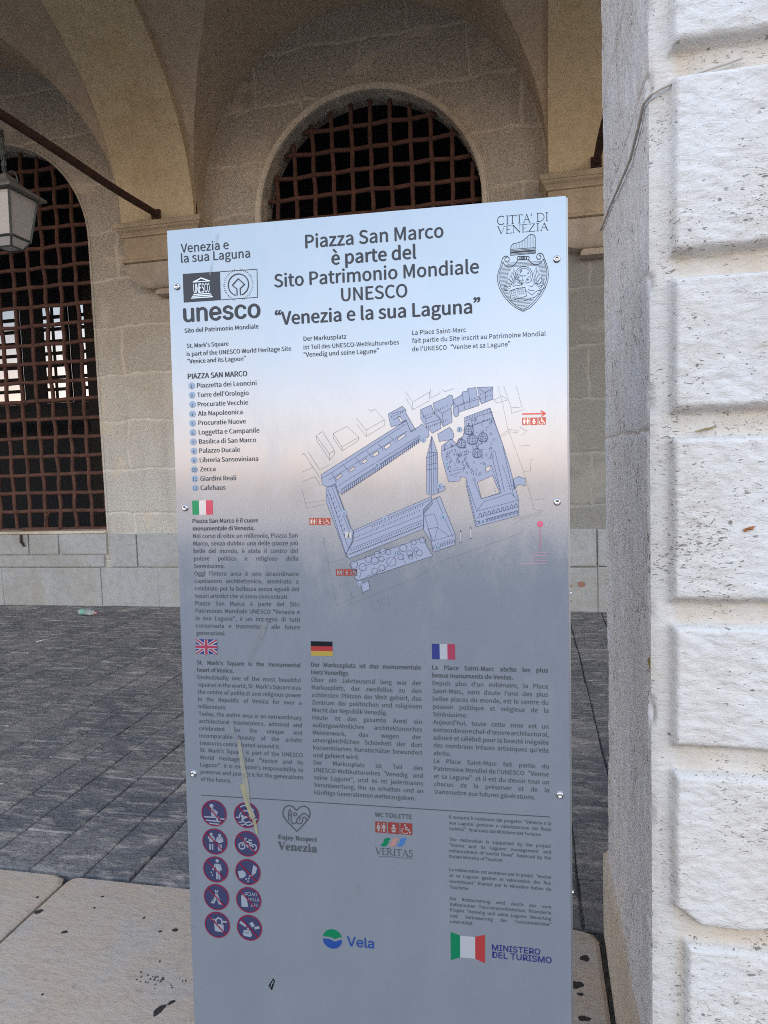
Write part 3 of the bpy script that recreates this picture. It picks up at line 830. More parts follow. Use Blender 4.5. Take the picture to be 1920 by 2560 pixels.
# dirt packed between slab and pillar plinth
d = MB(); r = random.Random(8)
d.grid(40, 6, lambda u, v: (.180 + .034 * v, 1.25 + .86 * u, -.012 + r.uniform(-.006, .006)))
dirt = d.build('joint_dirt', M['mortar']); tag(dirt, kind='structure')
gmoss = MB()
for i in range(150):
    x, y, h = r.uniform(.186, .208), r.uniform(1.45, 2.1), r.uniform(.004, .012)
    a = r.uniform(0, 6.28); dx_, dy_ = math.cos(a) * .004, math.sin(a) * .004
    gmoss.add([(x - dx_, y - dy_, -.016), (x + dx_, y + dy_, -.016), (x + dy_ * 1.5, y - dx_ * 1.5, -.014 + h)], [(0, 1, 2)])
tag(gmoss.build('moss', plain('dark_moss', (.07, .085, .05), .9)), kind='stuff', label='small moss tufts growing in the joint beside the pillar plinth', cat='moss')

# ------------------------------------------------------------------ hanging lantern
LX, LY = -3.70, 4.50
ln = empty('hanging_lantern', (LX, LY, 3.14))
tag(ln, 'square glass lantern with sloping metal roof hanging from the rusty tie rod', 'lantern')
def lo(z): return z - 3.14
f = MB(); ht, hb, zt, zb = .144, .098, 3.51, 3.205
def corner(sx, sy, z):
    q_ = (z - zb) / (zt - zb); h = hb + (ht - hb) * q_; return (sx * h, sy * h, lo(z))
for sx, sy in ((1, 1), (1, -1), (-1, -1), (-1, 1)):
    f.tube([corner(sx, sy, zb - .01), corner(sx, sy, zt + .005)], .011, 4)
for z in (zb, zt):
    cs_ = [corner(sx, sy, z) for sx, sy in ((1, 1), (1, -1), (-1, -1), (-1, 1))]
    for i in range(4): f.tube([cs_[i], cs_[(i + 1) % 4]], .010, 4)
# lower tray
lowr = [(sx * .06, sy * .06, lo(3.14)) for sx, sy in ((1, 1), (1, -1), (-1, -1), (-1, 1))]
for i, (sx, sy) in enumerate(((1, 1), (1, -1), (-1, -1), (-1, 1))):
    f.tube([corner(sx, sy, zb), lowr[i]], .008, 4); f.tube([lowr[i], lowr[(i + 1) % 4]], .007, 4)
f.build('lantern_frame', M['lamp_metal'], ln)
for sx, sy in ((1, 0), (-1, 0), (0, 1), (0, -1)):
    gp = MB(); e = .985
    if sx: cs_ = [corner(sx, -1, zb), corner(sx, 1, zb), corner(sx, 1, zt), corner(sx, -1, zt)]
    else: cs_ = [corner(-1, sy, zb), corner(1, sy, zb), corner(1, sy, zt), corner(-1, sy, zt)]
    inn = [(x * .95, y * .95, z) for x, y, z in cs_]
    gp.add(cs_ + inn, [(0, 1, 2, 3), (7, 6, 5, 4), (0, 4, 5, 1), (1, 5, 6, 2), (2, 6, 7, 3), (3, 7, 4, 0)])
    gp.build('glass_pane', M['glass_white'], ln)
gp = MB()
cs_ = [corner(sx, sy, zb - .004) for sx, sy in ((1, 1), (1, -1), (-1, -1), (-1, 1))]
gp.add(cs_ + lowr, [(i, (i + 1) % 4, 4 + (i + 1) % 4, 4 + i) for i in range(4)] + [(4, 5, 6, 7)])
gp.build('glass_base', M['glass_white'], ln)
rf = MB(); e0, e1 = .192, .07
rr = [(sx * e0, sy * e0, lo(3.508)) for sx, sy in ((1, 1), (1, -1), (-1, -1), (-1, 1))] + [(sx * e0, sy * e0, lo(3.524)) for sx, sy in ((1, 1), (1, -1), (-1, -1), (-1, 1))] + [(sx * e1, sy * e1, lo(3.612)) for sx, sy in ((1, 1), (1, -1), (-1, -1), (-1, 1))] + [(sx * .05, sy * .05, lo(3.65)) for sx, sy in ((1, 1), (1, -1), (-1, -1), (-1, 1))]
rf.add(rr, [(3, 2, 1, 0), (12, 13, 14, 15)] + [(a * 4 + i, a * 4 + (i + 1) % 4, a * 4 + 4 + (i + 1) % 4, a * 4 + 4 + i) for a in range(3) for i in range(4)])
rf.build('lantern_roof', plain('weathered_lamp_roof', (.20, .185, .16), .7, .3), ln)
ch = MB(); ch.tube([(0, 0, lo(3.64)), (0, 0, lo(3.98))], .013, 8)
for i in range(7): 
    z = lo(3.68 + i * .04); ch.tube([(.018 * math.cos(t) * (i % 2) , .018 * math.cos(t) * ((i + 1) % 2), z + .02 + .024 * math.sin(t)) for t in np.linspace(0, 6.283, 13)], .006, 6, cap=False)
for s_ in (-1, 1):
    ch.tube([(s_ * (.02 + .10 * math.sin(t)), -.02, lo(3.65) + .05 * math.sin(t * 2) - .04 * t) for t in np.linspace(0, 1.6, 10)], .006, 6)
ch.build('hanger', M['lamp_metal'], ln)

# ------------------------------------------------------------------ cable clipped to the pillar
cb = MB()
path = [(PX - .006, 2.11, 2.135), (PX - .006, 1.91, 2.128), (PX - .007, 1.70, 2.108), (PX - .007, 1.53, 2.095), (PX - .008, 1.42, 2.108), (PX - .007, 1.362, 2.125), (PX + .004, YF - .010, 2.130), (PX + .018, YF - .011, 2.136), (PX + .05, YF - .012, 2.147), (PX + .09, YF - .014, 2.155), (PX + .12, YF - .017, 2.159), (PX + .15, YF - .012, 2.168)]
pp = []
for i in range(len(path) - 1):
    for j in range(4):
        t = j / 4; pp.append(tuple(a * (1 - t) + b_ * t for a, b_ in zip(path[i], path[i + 1])))
pp.append(path[-1])
cb.tube(pp, .003, 8)
cable = tag(cb.build('electric_cable', M['cable'], None, True), 'thin grey cable running up the side of the white pillar and round its corner', 'cable')

# dead leaf and dried scraps caught on the rough stone
def scrap(name, loc, sz, col, label, cat, seed, ny=-1):
    r = random.Random(seed); mb = MB()
    def fn(u, v):
        a = 2 * math.pi * u; q_ = v * (1 + .25 * math.sin(2 * a + seed) + .15 * math.sin(5 * a))
        return (q_ * math.cos(a) * sz[0], -.004 - .004 * (1 - v) + .003 * math.sin(3 * a) * v, q_ * math.sin(a) * sz[1] + q_ * math.cos(a) * sz[0] * .25)
    mb.grid(18, 4, fn)
    o = mb.build(name, plain(name + '_skin', col, .7), None, True); o.location = loc
    return tag(o, label, cat)
scrap('dead_leaf', (.382, YF - .027, 1.355), (.0075, .0042), (.28, .10, .025), 'small orange brown dead leaf stuck on a white pillar block', 'leaf', 1)
scrap('dried_leaf_litter', (.315, YF - .006, 1.535), (.014, .003), (.30, .23, .12), 'tan scrap of dry leaf lying in a joint of the white pillar', 'leaf', 2)
scrap('wall_weed', (.222, YF + .02, 1.09), (.003, .014), (.22, .17, .05), 'tiny yellowish weed growing on the corner of the white pillar', 'weed', 3)

# ------------------------------------------------------------------ litter on the arcade floor
bt = empty('plastic_bottle', (-4.47, 6.17, .0))
bt.rotation_euler = (0, 0, R(-14))
tag(bt, 'crushed clear plastic bottle with green label lying by the wall', 'bottle')
prof = [(0, .0), (.0, .030), (.02, .037), (.06, .033), (.10, .037), (.15, .036), (.19, .030), (.215, .016), (.225, .013), (.245, .013)]
def lathe_x(mb, prof, n=16, z=.035, sq=.85, j=0):
    r = random.Random(4); vs = []
    for x, ra in prof:
        for k in range(n):
            a = 2 * math.pi * k / n; q_ = ra * (1 + j * math.sin(3 * a + x * 60))
            vs.append((x - .12, q_ * math.cos(a), z + q_ * sq * math.sin(a)))
    mb.add(vs, [(i * n + k, i * n + (k + 1) % n, (i + 1) * n + (k + 1) % n, (i + 1) * n + k) for i in range(len(prof) - 1) for k in range(n)])
pm, pnt, pp_ = new_mat('clear_plastic')
pp_.inputs['Base Color'].default_value = (.75, .8, .8, 1); pp_.inputs['Roughness'].default_value = .15; pp_.inputs['Transmission Weight'].default_value = .6; pp_.inputs['IOR'].default_value = 1.3
mb = MB(); lathe_x(mb, prof, j=.12); mb.build('bottle_body', pm, bt, True)
mb = MB(); lathe_x(mb, [(.035, .0375), (.06, .0345), (.09, .0375), (.11, .038)], j=.12); mb.build('bottle_label', plain('green_label', (.22, .5, .38), .5), bt, True)
mb = MB(); lathe_x(mb, [(.226, .0), (.226, .0155), (.246, .0155), (.246, .0)]); mb.build('bottle_cap', plain('pink_cap', (.65, .3, .3), .5), bt, True)
mb = MB(); mb.tube([(-4.265, 5.15, .006), (-4.24, 5.2, .008), (-4.205, 5.265, .006)], .005, 8)
tag(mb.build('paper_straw', plain('white_paper', (.62, .6, .57), .7), None, True), 'white paper straw lying on the dark arcade paving', 'straw')

# ------------------------------------------------------------------ information panel
PANEL_W=0.7068
PANEL_H=1.931
PANEL_BASE=[-0.65361, 1.12096, 0.0]
PANEL_AXES=[[0.999267, 0.037195, -0.00908], [-0.037452, 0.998848, -0.030016], [0.007953, 0.030334, 0.999508]]
SCREWS=[(16.2, -102.0), (691.7, -101.7), (17.1, -507.2), (689.3, -505.4), (15.8, -1010.9), (690.2, -1011.3)]
ART=[
('site_name_text',None,[('T','ink','Venezia e',26,-41.4,91.7,0.2,0),
('T','ink','la sua Laguna',25.8,-59.4,131.7,0.2,0)]),
('heading_text',None,[('T','ink','Piazza San Marco',261,-51,243,1,0),
('T','ink','è parte del',307.6,-83,148.9,1,0),
('T','ink','Sito Patrimonio Mondiale',201.8,-115.2,361.1,1,0),
('T','ink','UNESCO',323.7,-147.4,116.4,1,0),
('T','ink','“Venezia e la sua Laguna”',201.4,-181.8,363.1,1,0)]),
('world_heritage_emblem',None,[('P','ink',1,[[(28,-79.7),(98.7,-80.2),(99,-131.2),(28.1,-131.2)]]),
('S','ink',2,0.9,1,[(99.2,-80.7),(170,-81.2),(169.5,-130.8),(99,-130.8)]),
('P','white',2,[[(47.2,-95.2),(63.5,-88.5),(80.5,-95.2),(80.5,-96.7),(47.2,-96.7)],[(53.6,-95.2),(63.5,-90.8),(74.2,-95.2)]]),
('P','white',2,[[(47.2,-117.3),(80.5,-117.3),(80.5,-119.1),(47.2,-119.1)]]),
('P','white',2,[[(45,-120.4),(82.7,-120.4),(82.7,-122.2),(45,-122.2)]]),
('P','white',2,[[(42.9,-123.5),(84.8,-123.5),(84.8,-125.3),(42.9,-125.3)]]),
('T','white','U',48.2,-115.8,4.4,1,0,16.5),
('T','white','N',53.6,-115.8,4.4,1,0,16.5),
('T','white','E',58.9,-115.8,4.4,1,0,16.5),
('T','white','S',64.2,-115.8,4.4,1,0,16.5),
('T','white','C',69.5,-115.8,4.4,1,0,16.5),
('T','white','O',74.9,-115.8,4.4,1,0,16.5),
('S','ink',2,1.8,0,[(128.7,-124.7),(126.1,-123.7),(123.6,-122.3),(121.4,-120.6),(119.4,-118.6),(117.8,-116.3),(116.5,-113.8),(115.6,-111.2),(115.1,-108.4),(115,-105.6),(115.3,-102.8),(116,-100.1),(117.1,-97.5),(118.6,-95.1),(120.4,-93),(122.5,-91.1),(124.8,-89.6),(127.3,-88.4),(130,-87.6),(132.8,-87.2),(135.6,-87.2),(138.4,-87.6),(141.1,-88.4),(143.6,-89.6),(145.9,-91.1),(148,-93),(149.8,-95.1),(151.3,-97.5),(152.4,-100.1),(153.1,-102.8),(153.4,-105.6),(153.3,-108.4),(152.8,-111.2),(151.9,-113.8),(150.6,-116.3),(149,-118.6),(147,-120.6),(144.8,-122.3),(142.3,-123.7),(139.7,-124.7)]),
('S','ink',2,1.8,0,[(137.3,-125),(137.3,-113.5),(145.7,-106.3),(134.2,-95.5),(122.7,-106.3),(131.1,-113.5),(131.1,-125)]),
('S','ink',2,0.7,0,[(137.7,-81.1),(139,-77.9)]),
('S','ink',2,0.7,0,[(141.1,-81.8),(142.8,-78.8)]),
('S','ink',2,0.7,0,[(144.3,-83),(145.8,-81.5)]),
('S','ink',2,0.7,0,[(147.4,-84.6),(149.9,-82.2)]),
('S','ink',2,0.7,0,[(150.3,-86.6),(153,-84.5)]),
('S','ink',2,0.7,0,[(152.8,-88.9),(154.7,-88.2)]),
('S','ink',2,0.7,0,[(155,-91.6),(158.2,-90.4)]),
('S','ink',2,0.7,0,[(156.8,-94.6),(160.2,-93.8)]),
('S','ink',2,0.7,0,[(158.2,-97.8),(160.2,-97.9)]),
('S','ink',2,0.7,0,[(159.1,-101.1),(162.6,-101.3)]),
('S','ink',2,0.7,0,[(159.6,-104.6),(163,-105.2)]),
('S','ink',2,0.7,0,[(159.6,-108),(161.4,-109)]),
('S','ink',2,0.7,0,[(159.1,-111.5),(162.2,-113)]),
('S','ink',2,0.7,0,[(158.2,-114.8),(161,-116.8)]),
('S','ink',2,0.7,0,[(156.8,-118),(158.1,-119.6)]),
('S','ink',2,0.7,0,[(155,-121),(157.2,-123.6)]),
('S','ink',2,0.7,0,[(152.8,-123.7),(154.6,-126.6)]),
('S','ink',2,0.7,0,[(150.3,-126),(150.8,-128)]),
('S','ink',2,0.7,0,[(147.4,-128),(148.4,-131.3)]),
('S','ink',2,0.7,0,[(144.3,-129.6),(144.9,-133)]),
('S','ink',2,0.7,0,[(141.1,-130.8),(140.8,-132.9)]),
('S','ink',2,0.7,0,[(127.3,-130.8),(125.6,-133.8)]),
('S','ink',2,0.7,0,[(124.1,-129.6),(121.9,-132.4)]),
('S','ink',2,0.7,0,[(121,-128),(119.3,-129.2)]),
('S','ink',2,0.7,0,[(118.1,-126),(115.4,-128.1)]),
('S','ink',2,0.7,0,[(115.6,-123.7),(112.6,-125.3)]),
('S','ink',2,0.7,0,[(113.4,-121),(111.4,-121.4)]),
('S','ink',2,0.7,0,[(111.6,-118),(108.2,-118.8)]),
('S','ink',2,0.7,0,[(110.2,-114.8),(106.8,-115.1)]),
('S','ink',2,0.7,0,[(109.3,-111.5),(107.3,-111.1)]),
('S','ink',2,0.7,0,[(108.8,-108),(105.4,-107.4)]),
('S','ink',2,0.7,0,[(108.8,-104.6),(105.5,-103.5)]),
('S','ink',2,0.7,0,[(109.3,-101.1),(107.6,-99.9)]),
('S','ink',2,0.7,0,[(110.2,-97.8),(107.4,-95.8)]),
('S','ink',2,0.7,0,[(111.6,-94.6),(109,-92.3)]),
('S','ink',2,0.7,0,[(113.4,-91.6),(112.3,-89.9)]),
('S','ink',2,0.7,0,[(115.6,-88.9),(113.8,-86)]),
('S','ink',2,0.7,0,[(118.1,-86.6),(116.7,-83.4)]),
('S','ink',2,0.7,0,[(121,-84.6),(120.7,-82.5)]),
('S','ink',2,0.7,0,[(124.1,-83),(123.5,-79.6)]),
('S','ink',2,0.7,0,[(127.3,-81.8),(127.3,-78.3)])]),
('organisation_name_text',None,[('T','ink','unesco',27.3,-166.3,145.8,2,1),
('T','ink','Sito del Patrimonio Mondiale',27.6,-186,142.1,0.2,0)]),
('translated_heading_text',None,[('T','ink',"St. Mark's Square",31,-213.4,80.6,0.2,0),
('T','ink','is part of the UNESCO World Heritage Site',30.4,-228.4,199,0.2,0),
('T','ink','“Venice and its Lagoon”',31.4,-241.8,112.4,0.2,0),
('T','ink','Der Markusplatz',253,-212.8,77.7,0.2,0),
('T','ink','ist Teil des UNESCO-Weltkulturerbes',252.6,-227.6,171.5,0.2,0),
('T','ink','“Venedig und seine Lagune”',252.3,-240.8,136.1,0.2,0),
('T','ink','La Place Saint-Marc',447.7,-212.8,92.3,0.2,0),
('T','ink','fait partie du Site inscrit au Patrimoine Mondial',447.4,-226.4,225.2,0.2,0),
('T','ink',"de l'UNESCO“Venise et sa Lagune”",447.2,-240.8,167,0.2,0)]),
('legend_text',None,[('T','ink','PIAZZA SAN MARCO',31.3,-269.8,114.2,1,0),
('T','ink','Piazzetta dei Leoncini',48.7,-286.8,114.1,0.2,0),
('T','ink',"Torre dell'Orologio",48.3,-304,98.9,0.2,0),
('T','ink','Procuratie Vecchie',48.7,-321.1,97,0.2,0),
('T','ink','Ala Napoleonica',48.8,-337.9,85.8,0.2,0),
('T','ink','Procuratie Nuove',48.9,-355,91.4,0.2,0),
('T','ink','Loggetta e Campanile',49,-372.2,116.5,0.2,0),
('T','ink','Basilica di San Marco',49.1,-389.2,109.7,0.2,0),
('T','ink','Palazzo Ducale',49,-406,78.6,0.2,0),
('T','ink','Libreria Sansoviniana',49.1,-423.2,112.6,0.2,0),
('T','ink','Zecca',49.2,-440,29.7,0.2,0),
('T','ink','Giardini Reali',49.1,-457.4,69.4,0.2,0),
('T','ink','Cafehaus',48.9,-474.5,48.6,0.2,0),
('D','lightblue',1,38.2,-282.9,6.4),
('T','ink','1',36.4,-286.6,3.3,0.2,0),
('D','lightblue',1,38.1,-299.8,6.3),
('T','ink','2',36.3,-303.6,3.3,0.2,0),
('D','lightblue',1,38.4,-317,6.4),
('T','ink','3',36.6,-320.8,3.3,0.2,0),
('D','lightblue',1,37.6,-334.2,6.3),
('T','ink','4',35.8,-338,3.3,0.2,0),
('D','lightblue',1,37.4,-351.2,6.4),
('T','ink','5',35.6,-355,3.3,0.2,0),
('D','lightblue',1,37.3,-368.2,6.4),
('T','ink','6',35.5,-372,3.3,0.2,0),
('D','lightblue',1,37.6,-385.3,6.4),
('T','ink','7',35.8,-389,3.3,0.2,0),
('D','lightblue',1,38.2,-402.4,6.4),
('T','ink','8',36.4,-406.2,3.3,0.2,0),
('D','lightblue',1,37.8,-419.2,6.4),
('T','ink','9',36,-423,3.4,0.2,0),
('D','lightblue',1,37.9,-436.3,6.4),
('T','ink','10',33.5,-440.1,8.6,0.2,0),
('D','lightblue',1,38.3,-453.5,6.4),
('T','ink','11',33.9,-457.3,8.5,0.2,0),
('D','lightblue',1,38.4,-470.4,6.4),
('T','ink','12',34,-474.2,8.5,0.2,0)]),
('city_name_text',None,[('S','ink',1,1.15,0,[(606.07,-26.27),(604.87,-25.13),(603.46,-24.36),(601.93,-24.03),(600.37,-24.13),(598.89,-24.68),(597.57,-25.63),(596.5,-26.93),(595.75,-28.49),(595.36,-30.21),(595.36,-31.99),(595.75,-33.71),(596.5,-35.27),(597.57,-36.57),(598.89,-37.52),(600.37,-38.07),(601.93,-38.17),(603.46,-37.84),(604.87,-37.07),(606.07,-35.93)]),
('S','ink',1,1.35,0,[(611.47,-38.05),(611.47,-24.15)]),
('S','ink',1,0.61,0,[(609.45,-37.91),(613.49,-37.91)]),
('S','ink',1,0.61,0,[(609.45,-24.29),(613.49,-24.29)]),
('S','ink',1,1.35,0,[(620.17,-38.05),(620.17,-24.43)]),
('S','ink',1,0.61,0,[(615.2,-24.43),(625.14,-24.43)]),
('S','ink',1,0.61,0,[(615.2,-24.43),(615.2,-26.37)]),
('S','ink',1,0.61,0,[(625.14,-24.43),(625.14,-26.37)]),
('S','ink',1,0.61,0,[(618.15,-37.91),(622.19,-37.91)]),
('S','ink',1,1.35,0,[(631.35,-38.05),(631.35,-24.43)]),
('S','ink',1,0.61,0,[(626.38,-24.43),(636.32,-24.43)]),
('S','ink',1,0.61,0,[(626.38,-24.43),(626.38,-26.37)]),
('S','ink',1,0.61,0,[(636.32,-24.43),(636.32,-26.37)]),
('S','ink',1,0.61,0,[(629.33,-37.91),(633.37,-37.91)]),
('S','ink',1,0.61,0,[(638.5,-38.05),(643.16,-24.15)]),
('S','ink',1,1.35,0,[(643.16,-24.15),(648.13,-38.05)]),
('S','ink',1,0.61,0,[(640.36,-33.05),(646.27,-33.05)]),
('S','ink',1,0.61,0,[(636.94,-37.91),(640.05,-37.91)]),
('S','ink',1,0.61,0,[(646.58,-37.91),(649.68,-37.91)]),
('S','ink',1,1.08,0,[(651.55,-24.15),(650.62,-28.04)]),
('S','ink',1,1.35,0,[(661.49,-38.05),(661.49,-24.15)]),
('S','ink',1,0.94,0,[(659.63,-24.29),(663.66,-24.29),(664.53,-24.31),(666.05,-24.54),(667.5,-25.03),(668.8,-25.76),(669.92,-26.71),(670.79,-27.83),(671.4,-29.09),(671.7,-30.42),(671.7,-31.78),(671.4,-33.11),(670.79,-34.37),(669.92,-35.49),(668.8,-36.44),(667.5,-37.17),(666.05,-37.66),(664.53,-37.89),(659.63,-37.91)]),
('S','ink',1,1.35,0,[(676.09,-38.05),(676.09,-24.15)]),
('S','ink',1,0.61,0,[(674.07,-37.91),(678.11,-37.91)]),
('S','ink',1,0.61,0,[(674.07,-24.29),(678.11,-24.29)]),
('S','ink',1,1.35,0,[(596.21,-40.75),(601.33,-53.35)]),
('S','ink',1,0.61,0,[(601.33,-53.35),(606.79,-40.75)]),
('S','ink',1,0.61,0,[(594.5,-40.88),(597.91,-40.88)]),
('S','ink',1,0.61,0,[(605.08,-40.88),(608.49,-40.88)]),
('S','ink',1,1.35,0,[(610.88,-53.35),(610.88,-40.75)]),
('S','ink',1,0.61,0,[(609.01,-40.88),(617.71,-40.88),(617.71,-42.51)]),
('S','ink',1,0.61,0,[(609.01,-53.22),(618.22,-53.22),(618.22,-51.46)]),
('S','ink',1,0.61,0,[(610.88,-46.67),(616,-46.67)]),
('S','ink',1,0.61,0,[(621.46,-53.35),(621.46,-40.75)]),
('S','ink',1,1.35,0,[(621.46,-40.75),(632.04,-53.35)]),
('S','ink',1,0.61,0,[(632.04,-53.35),(632.04,-40.75)]),
('S','ink',1,0.61,0,[(619.76,-53.22),(623.17,-53.22)]),
('S','ink',1,0.61,0,[(619.41,-40.88),(622.14,-40.88)]),
('S','ink',1,0.61,0,[(630.34,-40.88),(633.75,-40.88)]),
('S','ink',1,1.35,0,[(637.16,-53.35),(637.16,-40.75)]),
('S','ink',1,0.61,0,[(635.28,-40.88),(643.99,-40.88),(643.99,-42.51)]),
('S','ink',1,0.61,0,[(635.28,-53.22),(644.5,-53.22),(644.5,-51.46)]),
('S','ink',1,0.61,0,[(637.16,-46.67),(642.28,-46.67)]),
('S','ink',1,0.61,0,[(647.06,-42.64),(647.06,-40.88),(656.27,-40.88)]),
('S','ink',1,1.35,0,[(656.27,-40.88),(646.38,-53.22)]),
('S','ink',1,0.61,0,[(646.38,-53.22),(656.62,-53.22),(656.62,-51.33)]),
('S','ink',1,1.35,0,[(661.39,-53.35),(661.39,-40.75)]),
('S','ink',1,0.61,0,[(659.18,-53.22),(663.61,-53.22)]),
('S','ink',1,0.61,0,[(659.18,-40.88),(663.61,-40.88)]),
('S','ink',1,0.61,0,[(666.51,-53.35),(671.63,-40.75)]),
('S','ink',1,1.35,0,[(671.63,-40.75),(677.09,-53.35)]),
('S','ink',1,0.61,0,[(668.56,-48.81),(675.05,-48.81)]),
('S','ink',1,0.61,0,[(664.81,-53.22),(668.22,-53.22)]),
('S','ink',1,0.61,0,[(675.39,-53.22),(678.8,-53.22)])]),
('city_crest',None,[('S','ink',2,0.75,0,[(616.1,-89.7),(616.2,-80.1),(616.6,-76.4),(618.4,-73.1),(621.3,-71),(627,-70.2),(632.7,-69),(638.4,-66.1),(643.2,-62.2),(646.5,-59.2),(649.9,-57.9),(653.2,-58.5),(656,-60.4),(657.4,-63.8),(657.1,-89.4),(616.1,-89.9)]),
('S','ink',2,0.6,0,[(616.2,-80.1),(657.2,-80.1)]),
('S','ink',2,0.6,0,[(616.2,-82.3),(657.2,-82)]),
('S','ink',2,0.6,0,[(616.1,-87.8),(657.1,-88)]),
('S','ink',2,2.6,0,[(616.1,-85.1),(657.2,-84.9)]),
('S','ink2',2,0.45,0,[(618.5,-79.6),(618.6,-72.6)]),
('S','ink2',2,0.45,0,[(621.1,-79.6),(621.2,-71.5)]),
('S','ink2',2,0.45,0,[(623.6,-79.6),(623.7,-71.1)]),
('S','ink2',2,0.45,0,[(626.2,-79.6),(626.3,-70.9)]),
('S','ink2',2,0.45,0,[(628.8,-79.6),(628.9,-70.5)]),
('S','ink2',2,0.45,0,[(631.4,-79.5),(631.5,-70.1)]),
('S','ink2',2,0.45,0,[(633.9,-79.5),(634,-69.2)]),
('S','ink2',2,0.45,0,[(636.5,-79.5),(636.6,-68.1)]),
('S','ink2',2,0.45,0,[(639,-79.5),(639.2,-66.4)]),
('S','ink2',2,0.45,0,[(641.6,-79.5),(641.8,-64.4)]),
('S','ink2',2,0.45,0,[(644.2,-79.5),(644.3,-62.2)]),
('S','ink2',2,0.45,0,[(646.7,-79.5),(646.9,-60.3)]),
('S','ink2',2,0.45,0,[(649.3,-79.5),(649.5,-59.1)]),
('S','ink2',2,0.45,0,[(651.8,-79.5),(652,-59)]),
('S','ink2',2,0.45,0,[(654.4,-79.5),(654.6,-60.4)]),
('S','ink',2,0.9,0,[(603.7,-99.3),(601.7,-107.3),(598.3,-114.7),(596.7,-122.3),(596.8,-131),(599.9,-142.7),(606.9,-155.7),(616.4,-166.9),(625.9,-175.2),(635.8,-182)]),
('S','ink',2,0.9,0,[(669.8,-99.8),(672.5,-107.6),(674.8,-115.4),(675.5,-124.9),(674.6,-134.4),(670.8,-145.5),(663.1,-158.4),(654.5,-168.3),(644.9,-176.8),(635.8,-182)]),
('S','ink',2,0.9,0,[(601.2,-99.1),(599.2,-107.4),(595.8,-115),(594.2,-122.8),(594.3,-131.7),(597.4,-143.7),(604.4,-156.9),(613.9,-168.3),(623.4,-176.8),(635.8,-184)]),
('S','ink',2,0.9,0,[(672.2,-100),(675,-108),(677.2,-116),(677.9,-125.8),(677.1,-135.4),(673.2,-146.8),(665.6,-159.9),(657,-170),(647.4,-178.8),(635.8,-184)]),
('S','ink',2,1,0,[(601.2,-99.6),(602.8,-94),(606.2,-90.6),(610.5,-90.7),(613.8,-93.8),(614.1,-97.7),(611.4,-100.5),(608,-99.6),(606.4,-96.2),(607.6,-93.4),(610.5,-92.1)]),
('S','ink',2,1,0,[(671.9,-100.9),(670.3,-94.7),(667.5,-90.7),(663.7,-89.7),(659.9,-92),(658.8,-96.2),(660.8,-99.7),(664.1,-99.9),(666.3,-97.2),(665.1,-93.8),(662.8,-92.2)]),
('S','ink',2,1,0,[(603.5,-99.8),(606.5,-105.3),(612.2,-109),(618.9,-108.5),(623.8,-105.1),(626.7,-100.5),(629.5,-98.3)]),
('S','ink',2,1,0,[(669.8,-99.8),(666.4,-105.3),(660.7,-108.7),(655.1,-108.3),(650.4,-105.1),(647.6,-101.1),(644.7,-99.4)]),
('S','ink',2,1.1,1,[(632.2,-95.5),(631.85,-94.05),(630.9,-92.99),(629.6,-92.6),(628.3,-92.99),(627.35,-94.05),(627,-95.5),(627.35,-96.95),(628.3,-98.01),(629.59,-98.4),(630.89,-98.02),(631.85,-96.96)]),
('S','ink',2,1.1,1,[(636.5,-95.8),(636.15,-94.35),(635.2,-93.29),(633.9,-92.9),(632.6,-93.29),(631.65,-94.35),(631.3,-95.8),(631.65,-97.25),(632.6,-98.31),(633.89,-98.7),(635.19,-98.32),(636.15,-97.26)]),
('S','ink',2,1.1,1,[(639.3,-96),(638.95,-94.55),(638,-93.49),(636.7,-93.1),(635.4,-93.49),(634.45,-94.55),(634.1,-96),(634.45,-97.45),(635.4,-98.51),(636.69,-98.9),(637.99,-98.52),(638.95,-97.46)]),
('S','ink',2,1.1,1,[(642.6,-96.2),(642.25,-94.75),(641.3,-93.69),(640,-93.3),(638.7,-93.69),(637.75,-94.75),(637.4,-96.2),(637.75,-97.65),(638.7,-98.71),(639.99,-99.1),(641.29,-98.72),(642.25,-97.66)]),
('S','ink',2,1.1,1,[(646.9,-96.5),(646.55,-95.05),(645.6,-93.99),(644.3,-93.6),(643,-93.99),(642.05,-95.05),(641.7,-96.5),(642.05,-97.95),(643,-99.01),(644.29,-99.4),(645.59,-99.02),(646.55,-97.96)]),
('S','ink2',2,0.45,0,[(610.2,-102.2),(667.1,-103.4)]),
('S','ink2',2,0.45,0,[(609.7,-104.3),(667.8,-105.6)]),
('S','ink2',2,0.45,0,[(609.1,-106.5),(672.3,-107.9)]),
('S','ink2',2,0.45,0,[(602.7,-108.2),(672.9,-109.7)]),
('S','ink2',2,0.45,0,[(601.7,-110.4),(618.3,-110.7)]),
('S','ink2',2,0.45,0,[(661.1,-111.6),(673.5,-111.9)]),
('S','ink2',2,0.45,0,[(600.7,-112.5),(617.1,-112.9)]),
('S','ink2',2,0.45,0,[(662,-113.8),(673.7,-114)]),
('S','ink2',2,0.45,0,[(599.7,-114.7),(615.9,-115)]),
('S','ink2',2,0.45,0,[(662.8,-115.9),(673.8,-116.2)]),
('S','ink2',2,0.45,0,[(599.2,-116.8),(614.7,-117.1)]),
('S','ink2',2,0.45,0,[(663.6,-118.1),(674,-118.3)]),
('S','ink2',2,0.45,0,[(598.8,-119),(613.5,-119.3)]),
('S','ink2',2,0.45,0,[(664.4,-120.3),(674.2,-120.5)]),
('S','ink2',2,0.45,0,[(598.3,-121.2),(612.3,-121.5)]),
('S','ink2',2,0.45,0,[(665.2,-122.5),(674.1,-122.7)]),
('S','ink2',2,0.45,0,[(598.1,-123.4),(611.8,-123.6)]),
('S','ink2',2,0.45,0,[(665.5,-124.7),(673.9,-124.8)]),
